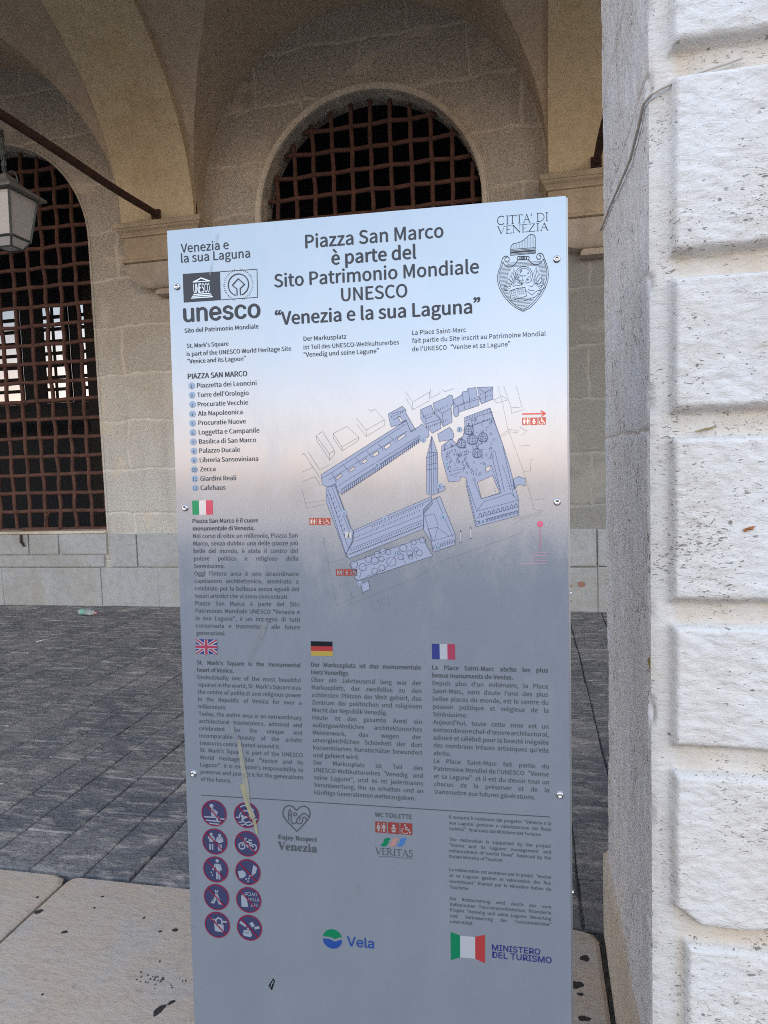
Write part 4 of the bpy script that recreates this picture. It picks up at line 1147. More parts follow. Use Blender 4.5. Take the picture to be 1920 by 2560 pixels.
('S','ink2',2,0.45,0,[(598.1,-125.6),(611.4,-125.8)]),
('S','ink2',2,0.45,0,[(665.7,-126.9),(673.7,-127)]),
('S','ink2',2,0.45,0,[(598.1,-127.8),(611.1,-128)]),
('S','ink2',2,0.45,0,[(665.9,-129.1),(673.5,-129.2)]),
('S','ink2',2,0.45,0,[(598.2,-130),(610.7,-130.2)]),
('S','ink2',2,0.45,0,[(666.1,-131.3),(673.1,-131.4)]),
('S','ink2',2,0.45,0,[(598.5,-132.3),(610.4,-132.5)]),
('S','ink2',2,0.45,0,[(666.3,-133.5),(672.3,-133.6)]),
('S','ink2',2,0.45,0,[(599.1,-134.5),(610,-134.7)]),
('S','ink2',2,0.45,0,[(666.5,-135.7),(671.6,-135.8)]),
('S','ink2',2,0.45,0,[(599.6,-136.8),(609.7,-136.9)]),
('S','ink2',2,0.45,0,[(666.7,-137.9),(670.9,-138)]),
('S','ink2',2,0.45,0,[(600.2,-139),(609.3,-139.2)]),
('S','ink2',2,0.45,0,[(666.9,-140.1),(670.1,-140.2)]),
('S','ink2',2,0.45,0,[(600.8,-141.3),(609.1,-141.4)]),
('S','ink2',2,0.45,0,[(666.8,-142.3),(669.3,-142.4)]),
('S','ink2',2,0.45,0,[(601.6,-143.5),(609.9,-143.7)]),
('S','ink2',2,0.45,0,[(665.6,-144.6),(668,-144.6)]),
('S','ink2',2,0.45,0,[(602.8,-145.8),(610.6,-145.9)]),
('S','ink2',2,0.45,0,[(664.4,-146.8),(666.8,-146.8)]),
('S','ink2',2,0.45,0,[(604.1,-148.1),(611.4,-148.2)]),
('S','ink2',2,0.45,0,[(663.2,-149),(665.5,-149.1)]),
('S','ink2',2,0.45,0,[(605.3,-150.4),(612.1,-150.5)]),
('S','ink2',2,0.45,0,[(662,-151.3),(664.2,-151.3)]),
('S','ink2',2,0.45,0,[(606.6,-152.7),(612.9,-152.8)]),
('S','ink2',2,0.45,0,[(660.8,-153.5),(663,-153.5)]),
('S','ink2',2,0.45,0,[(607.8,-155),(613.6,-155.1)]),
('S','ink2',2,0.45,0,[(659.5,-155.7),(661.7,-155.8)]),
('S','ink2',2,0.45,0,[(609.6,-157.3),(614.4,-157.4)]),
('S','ink2',2,0.45,0,[(658.3,-158),(659.9,-158)]),
('S','ink2',2,0.45,0,[(611.5,-159.7),(615.1,-159.7)]),
('S','ink2',2,0.45,0,[(657.1,-160.3),(658.1,-160.3)]),
('S','ink2',2,0.45,0,[(613.5,-162),(656.3,-162.6)]),
('S','ink2',2,0.45,0,[(615.5,-164.3),(654.5,-164.9)]),
('S','ink2',2,0.45,0,[(617.5,-166.7),(652.5,-167.1)]),
('S','ink2',2,0.45,0,[(620.1,-169.1),(650.2,-169.4)]),
('S','ink2',2,0.45,0,[(622.8,-171.4),(647.9,-171.7)]),
('S','ink2',2,0.45,0,[(625.6,-173.8),(645.5,-174.1)]),
('S','ink2',2,0.45,0,[(628.6,-176.2),(643,-176.4)]),
('S','ink2',2,0.45,0,[(632.1,-178.6),(639.5,-178.7)]),
('S','ink',2,0.7,0,[(625.5,-130.8),(624.3,-128.1),(623.7,-125.3),(623.6,-122.4),(624.1,-119.6),(625.1,-117),(626.6,-114.7),(628.6,-112.7),(631,-111.2),(633.6,-110.3),(636.4,-109.9),(639.2,-110),(642,-110.8),(644.6,-112),(647,-113.8),(649,-116),(650.5,-118.5),(651.5,-121.2),(652,-124),(652,-126.9),(651.3,-129.6),(650.2,-132.1)]),
('S','ink',2,0.5,0,[(628,-129.5),(627,-127.3),(626.5,-125.1),(626.5,-122.8),(626.8,-120.5),(627.7,-118.4),(628.9,-116.6),(630.5,-115),(632.4,-113.8),(634.5,-113.1),(636.7,-112.7),(639,-112.9),(641.2,-113.5),(643.3,-114.5),(645.2,-115.9),(646.8,-117.6),(648,-119.6),(648.8,-121.8),(649.2,-124.1),(649.1,-126.3),(648.6,-128.5),(647.7,-130.6)]),
('S','ink',2,0.55,0,[(627.5,-133.1),(624.7,-122.3),(621.3,-111.6),(620.8,-118.2),(623.4,-136.6)]),
('S','ink',2,0.55,0,[(625.2,-134.6),(622.4,-126),(618.1,-117.3),(617.6,-124),(621.1,-138.8)]),
('S','ink',2,0.55,0,[(622.9,-136.2),(620.1,-129.7),(614.9,-123),(614.4,-129.7),(618.8,-140.9)]),
('S','ink',2,0.55,0,[(620.5,-137.8),(617.7,-133.4),(611.6,-128.7),(611.2,-135.4),(616.5,-143.1)]),
('S','ink',2,0.55,0,[(618.2,-139.3),(615.4,-137),(608.4,-134.5),(608,-141.2),(614.1,-145.2)]),
('S','ink',2,0.55,0,[(615.9,-140.9),(613,-140.7),(605.2,-140.2),(604.7,-146.9),(611.8,-147.4)]),
('S','ink',2,0.55,0,[(649.9,-134.6),(652.8,-124.3),(658.3,-111.8),(658.7,-118.5),(653.8,-138.7)]),
('S','ink',2,0.55,0,[(652.2,-136.5),(655.1,-128.3),(661.1,-117.5),(661.4,-124.2),(656.1,-141.1)]),
('S','ink',2,0.55,0,[(654.4,-138.3),(657.3,-132.2),(663.9,-123.3),(664.2,-129.9),(658.3,-143.6)]),
('S','ink',2,0.55,0,[(656.7,-140.2),(659.5,-136.2),(666.7,-129),(667,-135.7),(660.6,-146)]),
('S','ink',2,0.55,0,[(658.9,-142.1),(661.8,-140.2),(669.5,-134.7),(669.8,-141.4),(662.8,-148.4)]),
('S','ink',2,0.55,0,[(661.2,-143.9),(664,-144.1),(672.2,-140.4),(672.6,-147.1),(665.1,-150.9)]),
('S','ink',2,0.5,0,[(628.8,-124.2),(627.7,-122.4),(625.8,-122.6)]),
('S','ink',2,0.5,0,[(634.5,-136.7),(633.2,-137.9),(633.3,-139.8)]),
('S','ink',2,0.5,0,[(643.4,-121.3),(645.1,-121.2),(646.1,-119.6)]),
('S','ink',2,0.5,0,[(640.3,-133.4),(640.6,-135.5),(642.3,-136.2)]),
('S','ink',2,0.5,0,[(642.8,-131.1),(643.8,-132.9),(645.7,-132.8)]),
('S','ink',2,0.5,0,[(643.1,-130),(644.3,-131.6),(646.2,-131.2)]),
('S','ink',2,0.5,0,[(632.9,-121.5),(632.8,-119.4),(631.3,-118.4)]),
('S','ink',2,0.5,0,[(633.1,-119.1),(633.4,-117.1),(632,-115.8)]),
('S','ink',2,0.5,0,[(643.6,-129.8),(644.9,-131.4),(646.7,-130.9)]),
('S','ink',2,0.5,0,[(635.9,-136.5),(634.9,-138),(635.4,-139.8)]),
('S','ink',2,0.5,0,[(634.6,-137.8),(633.4,-139.2),(633.6,-141)]),
('S','ink',2,0.5,0,[(631.3,-130.2),(629.6,-129.6),(628.2,-130.9)]),
('S','ink',2,0.5,0,[(628.4,-124.4),(627.3,-122.7),(625.4,-122.9)]),
('S','ink',2,0.5,0,[(634.3,-134.7),(632.9,-135.9),(632.9,-137.7)]),
('S','ink',2,0.5,0,[(629.4,-135.1),(627.7,-135.2),(626.7,-136.8)]),
('S','ink',2,0.5,0,[(644.2,-126.9),(645.7,-127.9),(647.4,-127)]),
('S','ink',2,0.5,0,[(643.5,-122),(645.3,-122.1),(646.4,-120.5)]),
('S','ink',2,0.5,0,[(632.6,-132.3),(630.9,-132.5),(630.1,-134.2)]),
('S','ink',2,0.5,0,[(632.3,-119.9),(632.3,-117.8),(630.7,-116.8)]),
('S','ink',2,0.5,0,[(632.6,-133.3),(631,-133.8),(630.3,-135.6)]),
('S','ink',2,0.5,0,[(630.6,-132.5),(628.9,-132.3),(627.7,-133.9)]),
('S','ink',2,0.5,0,[(635.6,-135.6),(634.4,-137.1),(634.8,-139)]),
('S','ink',2,0.5,0,[(627.9,-130.3),(626.3,-129.5),(624.7,-130.7)]),
('S','ink',2,0.5,0,[(631.2,-123.6),(630.5,-121.6),(628.7,-121.4)]),
('S','ink',2,0.5,0,[(635.1,-136.5),(633.9,-137.9),(634.2,-139.8)]),
('S','ink',2,0.5,0,[(637.9,-135),(637.3,-137),(638.4,-138.4)]),
('S','ink',2,0.5,0,[(631.3,-127),(630,-125.6),(628.1,-126.2)]),
('S','ink',2,0.5,0,[(630,-128.4),(628.5,-127.3),(626.8,-128.2)]),
('S','ink',2,0.5,0,[(634.3,-117.6),(634.9,-115.7),(633.8,-114.2)]),
('S','ink',2,0.5,0,[(633.6,-118.2),(634,-116.2),(632.8,-114.9)]),
('S','ink',2,0.5,0,[(630.8,-134.8),(629.1,-135.1),(628.3,-136.8)]),
('S','ink',2,0.5,0,[(632.3,-135.7),(630.8,-136.4),(630.3,-138.3)]),
('S','ink',2,0.5,0,[(633.2,-135.5),(631.7,-136.4),(631.4,-138.3)]),
('S','ink',2,0.5,0,[(641.8,-131.1),(642.7,-133),(644.6,-132.9)]),
('S','ink',2,0.8,0,[(631.7,-123.8),(633.6,-125.6),(635.8,-124.5)]),
('S','ink',2,0.8,0,[(637.8,-124.7),(639.7,-125.9),(641.8,-124.3)]),
('S','ink',2,0.6,0,[(636.4,-124.1),(635.9,-130.8),(634,-132.6),(635.9,-133.8),(638.2,-133)]),
('S','ink',2,0.8,1,[(613.9,-148.7),(626.2,-145.4),(639.6,-144.4),(641.8,-158.9),(627.9,-162.3),(616.6,-165)]),
('S','ink',2,0.5,0,[(626.7,-145.7),(628.4,-162.1)]),
('S','ink',2,0.5,0,[(615.8,-150.5),(616.6,-148.1),(617.5,-150.2)]),
('S','ink',2,0.5,0,[(618.9,-150.1),(619.7,-147.7),(620.6,-149.9)]),
('S','ink',2,0.5,0,[(621.9,-149.8),(622.7,-147.3),(623.7,-149.5)]),
('S','ink',2,0.5,0,[(628.5,-148.7),(629.2,-146.4),(630.4,-148.4)]),
('S','ink',2,0.5,0,[(631.7,-148.4),(632.5,-146.1),(633.6,-148.1)]),
('S','ink',2,0.5,0,[(634.9,-148.1),(635.7,-145.9),(636.9,-147.9)]),
('S','ink',2,0.5,0,[(616.4,-153.9),(617.1,-151.5),(618.1,-153.6)]),
('S','ink',2,0.5,0,[(619.4,-153.5),(620.2,-151.1),(621.1,-153.3)]),
('S','ink',2,0.5,0,[(622.5,-153.2),(623.3,-150.7),(624.2,-152.9)]),
('S','ink',2,0.5,0,[(629,-152),(629.8,-149.8),(630.9,-151.8)]),
('S','ink',2,0.5,0,[(632.2,-151.8),(633,-149.5),(634.2,-151.5)]),
('S','ink',2,0.5,0,[(635.5,-151.5),(636.3,-149.3),(637.4,-151.3)]),
('S','ink',2,0.5,0,[(617.3,-157.5),(618.1,-155.1),(619,-157.3)]),
('S','ink',2,0.5,0,[(620.3,-157.2),(621.1,-154.7),(622.1,-156.9)]),
('S','ink',2,0.5,0,[(623.4,-156.8),(624.2,-154.3),(625.1,-156.5)]),
('S','ink',2,0.5,0,[(629.9,-155.7),(630.7,-153.4),(631.8,-155.4)]),
('S','ink',2,0.5,0,[(633.2,-155.4),(633.9,-153.1),(635.1,-155.1)]),
('S','ink',2,0.5,0,[(636.4,-155.1),(637.2,-152.9),(638.3,-154.9)]),
('S','ink',2,0.5,0,[(618.8,-161.3),(619.6,-158.8),(620.5,-161)]),
('S','ink',2,0.5,0,[(621.8,-160.9),(622.6,-158.4),(623.6,-160.6)]),
('S','ink',2,0.5,0,[(624.9,-160.5),(625.7,-158.1),(626.6,-160.2)]),
('S','ink',2,0.6,0,[(639.5,-149.2),(645.2,-153.4),(650.8,-157.6),(660.4,-150.6),(665.6,-150.9),(663.1,-156.5),(654.6,-161.6),(641.3,-165.6),(634.6,-167.1),(629.8,-166.3),(627.4,-165.2)]),
('S','ink',2,0.6,0,[(645.3,-141.9),(651,-144.2),(654.8,-139.7),(661.4,-139.2)]),
('S','ink',2,0.6,0,[(641.5,-137.8),(647.2,-136.3),(651.1,-132.8)]),
('S','ink',2,0.6,0,[(619.5,-142.1),(624.4,-139.6),(630.1,-140.9),(635.8,-138.4)]),
('S','ink',2,0.6,0,[(644.3,-147.6),(649,-150.8),(654.7,-150.2)])]),
('city_map',None,[('P','mapblue',1,[[(278.8,-450.8),(321.1,-426.2),(379.3,-391.9),(405.2,-376.8),(425.1,-365),(433.7,-358.4),(441.7,-377.9),(455.8,-371.5),(461.4,-366.2),(473.8,-376.2),(473.8,-388.6),(458.1,-395.8),(383.9,-444.6),(315.4,-485.5),(308.8,-479.7),(305.5,-471.2),(287.9,-472.3),(280.7,-467.9)],[(305.3,-457),(316.2,-449.3),(318.2,-453),(307.2,-461.3)],[(329.4,-444.8),(339.7,-437.4),(341.6,-442.2),(331.6,-447.6)],[(353.4,-429.8),(361.5,-423.8),(363.4,-428.7),(355.6,-433.5)],[(373.7,-416.9),(383.2,-411),(384.5,-416.6),(375.9,-421.4)],[(393.9,-404.3),(404.8,-397.6),(406.6,-403.2),(396,-409.1)],[(417.6,-391.1),(431,-382.3),(433.2,-386),(420.4,-393.9)]]),
('P','mapblue',1,[[(403,-347),(428,-334.7),(434,-341),(434.4,-347.3),(450.7,-376.3),(442.2,-379.9),(434.5,-359.8),(425.1,-365.5),(407.6,-369.9),(404.2,-356)],[(419.7,-353.2),(423.1,-351.6),(428.6,-360.9),(425.2,-362.8)]]),
('P','mapblue',1,[[(459.9,-341.9),(478.6,-334.4),(483.3,-349.1),(493.4,-359),(495.1,-375.5),(479.2,-383.3),(474.6,-375.4),(464.2,-365.2),(460.2,-357.9)]]),
('P','mapblue',1,[[(482,-331.2),(504.9,-322.6),(510.5,-318.2),(515.9,-320.3),(517.1,-332.6),(512.9,-337.9),(514.4,-365.2),(498.7,-372.3),(493.4,-357.7),(483.9,-347.7)]]),
('P','mapblue',1,[[(516.9,-327.1),(530.9,-319.5),(532.4,-314.2),(540.5,-313.2),(541.9,-308.6),(555.5,-307.6),(557.5,-322),(560.7,-323.4),(560.5,-338.3),(544.2,-343.1),(525.6,-348.7),(525,-354.7),(519.5,-356.7),(516.3,-350.3)]]),
('P','mapblue',1,[[(558.2,-307.7),(584.2,-307.7),(584,-328.4),(564.6,-335.8),(562,-328.9)]]),
('P','mapblue',1,[[(287.9,-475.1),(305.6,-466.9),(308.8,-481.2),(331.4,-545.4),(335.6,-552.5),(332.9,-571),(322.5,-590.9),(320.2,-590.9),(287.3,-499.3)]]),
('P','mapblue',1,[[(336.2,-551.1),(476,-492.8),(478,-504.8),(461.5,-524),(461.1,-549.2),(325.8,-601.8),(322.5,-591.5),(335.2,-571)]]),
('P','mapblue',1,[[(461.6,-515.7),(478.7,-497.8),(491.2,-493),(516.5,-559.3),(516.2,-577.3),(477.7,-589.7),(474.7,-571.6),(461.9,-552)]]),
('P','mapblue',1,[[(478.6,-387.4),(487.8,-416.5),(488.5,-442.7),(487.8,-449.6),(487.7,-486.9),(476,-490.9),(468.3,-488),(468.8,-424.3),(471.2,-416.1)]]),
('P','mapblue',1,[[(488.7,-480),(499.8,-474.7),(500.3,-481.6),(489.1,-486.9)]]),
('P','mapblue',1,[[(488.8,-384.9),(509.6,-373.8),(515,-380.3),(517.1,-388.5),(514.8,-394.7),(491.4,-397.9)]]),
('P','mapblue',1,[[(495.4,-405.7),(512.1,-393.8),(521.5,-402.3),(524.4,-394.2),(531.2,-393),(535.5,-379.5),(535.8,-357.8),(579.3,-343.1),(589.6,-375.8),(600,-405.9),(610.2,-441.4),(625.6,-501.3),(625.4,-527.2),(552.3,-546.5),(536.4,-472.6),(537.1,-461.6),(527.6,-458.7),(526.1,-466.9),(506.8,-467.9),(501.6,-449.9),(495.1,-422.2)],[(556,-469.6),(581.9,-458.4),(593.6,-488.6),(562.5,-498.2)],[(569.9,-444.5),(578.6,-441.2),(579.3,-448.8),(571.2,-452.7)]]),
('P','mapblue',1,[[(329.9,-613.8),(337.3,-606.7),(460.8,-564.5),(467.5,-581.3),(477,-596.7),(342.3,-640.9),(336.6,-635.2)]]),
('P','mapblue',1,[[(348,-648.1),(361.2,-640.8),(363.7,-656.5),(350.6,-662.3)]]),
('P','mapblue',1,[[(615.9,-465.9),(626,-460.7),(636.6,-464.9),(636.5,-477.1),(625.9,-474.2),(617.8,-482.8)]]),
('S','navy',2,0.68,1,[(278.8,-450.8),(321.1,-426.2),(379.3,-391.9),(405.2,-376.8),(425.1,-365),(433.7,-358.4),(441.7,-377.9),(455.8,-371.5),(461.4,-366.2),(473.8,-376.2),(473.8,-388.6),(458.1,-395.8),(383.9,-444.6),(315.4,-485.5),(308.8,-479.7),(305.5,-471.2),(287.9,-472.3),(280.7,-467.9)]),
('S','navy',2,0.68,1,[(305.3,-457),(316.2,-449.3),(318.2,-453),(307.2,-461.3)]),
('S','navy',2,0.68,1,[(329.4,-444.8),(339.7,-437.4),(341.6,-442.2),(331.6,-447.6)]),
('S','navy',2,0.68,1,[(353.4,-429.8),(361.5,-423.8),(363.4,-428.7),(355.6,-433.5)]),
('S','navy',2,0.68,1,[(373.7,-416.9),(383.2,-411),(384.5,-416.6),(375.9,-421.4)]),
('S','navy',2,0.68,1,[(393.9,-404.3),(404.8,-397.6),(406.6,-403.2),(396,-409.1)]),
('S','navy',2,0.68,1,[(417.6,-391.1),(431,-382.3),(433.2,-386),(420.4,-393.9)]),
('S','navy',2,0.68,1,[(403,-347),(428,-334.7),(434,-341),(434.4,-347.3),(450.7,-376.3),(442.2,-379.9),(434.5,-359.8),(425.1,-365.5),(407.6,-369.9),(404.2,-356)]),
('S','navy',2,0.68,1,[(419.7,-353.2),(423.1,-351.6),(428.6,-360.9),(425.2,-362.8)]),
('S','navy',2,0.68,1,[(459.9,-341.9),(478.6,-334.4),(483.3,-349.1),(493.4,-359),(495.1,-375.5),(479.2,-383.3),(474.6,-375.4),(464.2,-365.2),(460.2,-357.9)]),
('S','navy',2,0.68,1,[(482,-331.2),(504.9,-322.6),(510.5,-318.2),(515.9,-320.3),(517.1,-332.6),(512.9,-337.9),(514.4,-365.2),(498.7,-372.3),(493.4,-357.7),(483.9,-347.7)]),
('S','navy',2,0.68,1,[(516.9,-327.1),(530.9,-319.5),(532.4,-314.2),(540.5,-313.2),(541.9,-308.6),(555.5,-307.6),(557.5,-322),(560.7,-323.4),(560.5,-338.3),(544.2,-343.1),(525.6,-348.7),(525,-354.7),(519.5,-356.7),(516.3,-350.3)]),
('S','navy',2,0.68,1,[(558.2,-307.7),(584.2,-307.7),(584,-328.4),(564.6,-335.8),(562,-328.9)]),
('S','navy',2,0.68,1,[(287.9,-475.1),(305.6,-466.9),(308.8,-481.2),(331.4,-545.4),(335.6,-552.5),(332.9,-571),(322.5,-590.9),(320.2,-590.9),(287.3,-499.3)]),
('S','navy',2,0.68,1,[(336.2,-551.1),(476,-492.8),(478,-504.8),(461.5,-524),(461.1,-549.2),(325.8,-601.8),(322.5,-591.5),(335.2,-571)]),
('S','navy',2,0.68,1,[(461.6,-515.7),(478.7,-497.8),(491.2,-493),(516.5,-559.3),(516.2,-577.3),(477.7,-589.7),(474.7,-571.6),(461.9,-552)]),
('S','navy',2,0.68,1,[(478.6,-387.4),(487.8,-416.5),(488.5,-442.7),(487.8,-449.6),(487.7,-486.9),(476,-490.9),(468.3,-488),(468.8,-424.3),(471.2,-416.1)]),
('S','navy',2,0.68,1,[(488.7,-480),(499.8,-474.7),(500.3,-481.6),(489.1,-486.9)]),
('S','navy',2,0.68,1,[(488.8,-384.9),(509.6,-373.8),(515,-380.3),(517.1,-388.5),(514.8,-394.7),(491.4,-397.9)]),
('S','navy',2,0.68,1,[(495.4,-405.7),(512.1,-393.8),(521.5,-402.3),(524.4,-394.2),(531.2,-393),(535.5,-379.5),(535.8,-357.8),(579.3,-343.1),(589.6,-375.8),(600,-405.9),(610.2,-441.4),(625.6,-501.3),(625.4,-527.2),(552.3,-546.5),(536.4,-472.6),(537.1,-461.6),(527.6,-458.7),(526.1,-466.9),(506.8,-467.9),(501.6,-449.9),(495.1,-422.2)]),
('S','navy',2,0.68,1,[(556,-469.6),(581.9,-458.4),(593.6,-488.6),(562.5,-498.2)]),
('S','navy',2,0.68,1,[(569.9,-444.5),(578.6,-441.2),(579.3,-448.8),(571.2,-452.7)]),
('S','navy',2,0.68,1,[(329.9,-613.8),(337.3,-606.7),(460.8,-564.5),(467.5,-581.3),(477,-596.7),(342.3,-640.9),(336.6,-635.2)]),
('S','navy',2,0.68,1,[(348,-648.1),(361.2,-640.8),(363.7,-656.5),(350.6,-662.3)]),
('S','navy',2,0.68,1,[(615.9,-465.9),(626,-460.7),(636.6,-464.9),(636.5,-477.1),(625.9,-474.2),(617.8,-482.8)]),
('S','navy',2,0.59,0,[(281,-456.5),(301.7,-445.6),(433.6,-365.3)]),
('S','navy',2,0.59,0,[(298.8,-446.9),(307.1,-466.1)]),
('S','navy',2,0.59,0,[(292.6,-461),(436.1,-377.8)]),
('S','navy',2,0.59,0,[(309.9,-471.3),(458.3,-385.9)]),
('S','navy',2,0.59,0,[(314.1,-478.4),(458.8,-392.3)]),
('S','navy',2,0.59,0,[(320.9,-434.7),(330.8,-446.2)]),
('S','navy',2,0.59,0,[(342.9,-422.5),(353.2,-435.4)]),
('S','navy',2,0.59,0,[(363.2,-410.4),(373.5,-423.3)]),
('S','navy',2,0.59,0,[(383.5,-398.4),(393.8,-409.9)]),
('S','navy',2,0.59,0,[(405,-386),(416.6,-398)]),
('S','navy',2,0.59,0,[(290.8,-476.6),(326.2,-582.4)]),
('S','navy',2,0.59,0,[(298.2,-472.5),(332.5,-562.5)]),
('S','navy',2,0.59,0,[(304,-471.2),(331.3,-548.2)]),
('S','navy',2,0.59,0,[(335.5,-555.4),(475.9,-497.8)]),
('S','navy',2,0.59,0,[(338.1,-571),(458.7,-525.4)]),
('S','navy',2,0.59,0,[(330.5,-583.8),(459.9,-533.8)]),
('S','navy',2,0.59,0,[(325.9,-593.8),(461.2,-542.2)]),
('S','navy',2,0.59,0,[(484.3,-495.2),(512.3,-563.4)]),
('S','navy',2,0.59,0,[(478.7,-499.2),(491.3,-492.5)]),
('S','navy',2,0.59,0,[(461.6,-518.5),(476.1,-571.6)]),
('S','navy',2,0.59,0,[(474.7,-571.6),(516.5,-559.3)]),
('S','navy',2,0.59,0,[(477.3,-581.4),(516.3,-569)]),
('S','navy',2,0.59,0,[(469.5,-549.2),(486.2,-546.6),(505.4,-562)]),
('S','navy',2,0.59,0,[(469.5,-549.2),(477.5,-570.2)]),
('S','navy',2,0.59,0,[(486.2,-546.6),(480.3,-571)]),
('S','navy',2,0.59,0,[(462.9,-526.8),(481,-522.9),(487.7,-543.8)]),
('S','navy',2,0.59,0,[(474.5,-416.2),(473.3,-488.1)]),
('S','navy',2,0.59,0,[(477.8,-416.2),(476.6,-489.5)]),
('S','navy',2,0.59,0,[(481.4,-415.8),(480.5,-488.7)]),
('S','navy',2,0.59,0,[(485,-416.4),(484.4,-487.7)]),
('S','navy',2,0.59,0,[(468.8,-425.7),(488.3,-419.3)]),
('S','navy',2,0.59,0,[(469.1,-438.1),(488.6,-434.4)]),
('S','navy',2,0.59,0,[(469.5,-446.4),(488.4,-443.5)]),
('S','navy',2,0.59,0,[(471.2,-416.1),(487.8,-416.5)]),
('S','navy',2,0.59,0,[(478.6,-387.4),(477.8,-416.2)]),
('S','navy',2,0.59,0,[(478.6,-387.4),(474.5,-416.2)]),
('S','navy',2,0.59,0,[(535.7,-364.6),(560.2,-355.9),(584.5,-350)]),
('S','navy',2,0.59,0,[(542.4,-374.3),(584.4,-360.8)]),
('S','navy',2,0.59,0,[(546.7,-359.5),(550.4,-381.4)]),
('S','navy',2,0.59,0,[(577.9,-344.4),(600,-405.9)]),
('S','navy',2,0.59,0,[(579.7,-418.9),(596.3,-488.7)]),
('S','navy',2,0.59,0,[(586.4,-416.4),(601.7,-486)]),
('S','navy',2,0.59,0,[(599.9,-408.6),(617.7,-495.8)]),
('S','navy',2,0.59,0,[(537.1,-464.4),(554,-519.5)]),
('S','navy',2,0.59,0,[(548,-461.8),(562.5,-498.2)]),
('S','navy',2,0.59,0,[(554,-519.5),(624.3,-501.3)]),
('S','navy',2,0.59,0,[(562.5,-498.2),(596.3,-488.7)]),
('S','navy',2,0.59,0,[(554,-519.5),(566.5,-503.2),(612.4,-488.9),(624.3,-501.3)]),
('S','navy',2,0.59,0,[(555.2,-530.6),(625.5,-512.2)]),
('S','navy',2,0.59,0,[(553.8,-537.4),(625.4,-519)]),
('S','navy',2,0.59,0,[(496.6,-414),(521.5,-403.7)]),
('S','navy',2,0.59,0,[(503.5,-416.9),(514.2,-433.7)]),
('S','navy',2,0.59,0,[(507.1,-450),(534.6,-445.1)]),
('S','navy',2,0.59,0,[(529.2,-439.5),(534.8,-428.7),(541.4,-445.3)]),
('S','navy',2,0.59,0,[(531.8,-450.5),(538.8,-434.2),(545.4,-450.8)]),
('S','navy',2,0.59,0,[(507,-458.3),(529,-450.5)]),
('S','navy',2,0.59,0,[(460.5,-342.8),(468.5,-358.2),(481.1,-353.1)]),
('S','navy',2,0.59,0,[(468.5,-358.2),(469.7,-372)]),
('S','navy',2,0.59,0,[(469.8,-366.5),(493.4,-359.6)]),
('S','navy',2,0.59,0,[(484.1,-339.5),(497.7,-349.6),(513.7,-340.6)]),
('S','navy',2,0.59,0,[(497.7,-349.6),(498.7,-371.5)]),
('S','navy',2,0.59,0,[(515.8,-329.8),(525.2,-341.1),(525.6,-348.7)]),
('S','navy',2,0.59,0,[(532.3,-316.9),(536,-344.2)]),
('S','navy',2,0.59,0,[(543.3,-311.9),(545.6,-341.8)]),
('S','navy',2,0.59,0,[(525.2,-337),(559.3,-327.4)]),
('S','navy',2,0.59,0,[(560.9,-309.9),(571.5,-317.1),(584.2,-309.6)]),
('S','navy',2,0.59,0,[(571.5,-317.1),(571.9,-333.3)]),
('S','navy',2,0.59,0,[(408.6,-347.8),(434,-341)]),
('S','navy',2,0.59,0,[(411.8,-357.6),(425.4,-351.2)]),
('S','navy',2,0.94,0,[(317,-477.8),(316.8,-488)]),
('S','navy',2,0.68,0,[(318.8,-475),(318.8,-477.3)]),
('S','navy',2,0.94,0,[(320.8,-475.4),(320.6,-485.6)]),
('S','navy',2,0.68,0,[(322.6,-472.6),(322.6,-474.9)]),
('S','navy',2,0.94,0,[(324.7,-473),(324.4,-483.2)]),
('S','navy',2,0.68,0,[(326.5,-470.2),(326.4,-472.4)]),
('S','navy',2,0.94,0,[(328.5,-470.6),(328.3,-480.8)]),
('S','navy',2,0.68,0,[(330.3,-467.8),(330.2,-470)]),
('S','navy',2,0.94,0,[(332.3,-468.2),(332.1,-478.4)]),
('S','navy',2,0.68,0,[(334.1,-465.4),(334.1,-467.6)]),
('S','navy',2,0.94,0,[(336.1,-465.8),(335.9,-476)]),
('S','navy',2,0.68,0,[(337.9,-463),(337.9,-465.3)]),
('S','navy',2,0.94,0,[(339.9,-463.4),(339.7,-473.5)]),
('S','navy',2,0.68,0,[(341.7,-460.6),(341.7,-462.9)]),
('S','navy',2,0.94,0,[(343.7,-461),(343.5,-471.2)]),
('S','navy',2,0.68,0,[(345.5,-458.2),(345.5,-460.5)]),
('S','navy',2,0.94,0,[(347.5,-458.6),(347.3,-468.8)]),
('S','navy',2,0.68,0,[(349.3,-455.8),(349.3,-458.1)]),
('S','navy',2,0.94,0,[(351.3,-456.2),(351.1,-466.4)]),
('S','navy',2,0.68,0,[(353.1,-453.4),(353.1,-455.7)]),
('S','navy',2,0.94,0,[(355.1,-453.8),(354.9,-464)]),
('S','navy',2,0.68,0,[(356.9,-451.1),(356.9,-453.3)]),
('S','navy',2,0.94,0,[(358.9,-451.5),(358.7,-461.6)]),
('S','navy',2,0.68,0,[(360.7,-448.7),(360.6,-450.9)]),
('S','navy',2,0.94,0,[(362.7,-449.1),(362.5,-459.2)]),
('S','navy',2,0.68,0,[(364.5,-446.3),(364.4,-448.6)]),
('S','navy',2,0.94,0,[(366.5,-446.7),(366.3,-456.8)]),
('S','navy',2,0.68,0,[(368.3,-443.9),(368.2,-446.2)]),
('S','navy',2,0.94,0,[(370.2,-444.3),(370,-454.4)]),
('S','navy',2,0.68,0,[(372,-441.6),(372,-443.8)]),
('S','navy',2,0.94,0,[(374,-442),(373.8,-452.1)]),
('S','navy',2,0.68,0,[(375.8,-439.2),(375.7,-441.5)]),
('S','navy',2,0.94,0,[(377.8,-439.6),(377.6,-449.7)]),
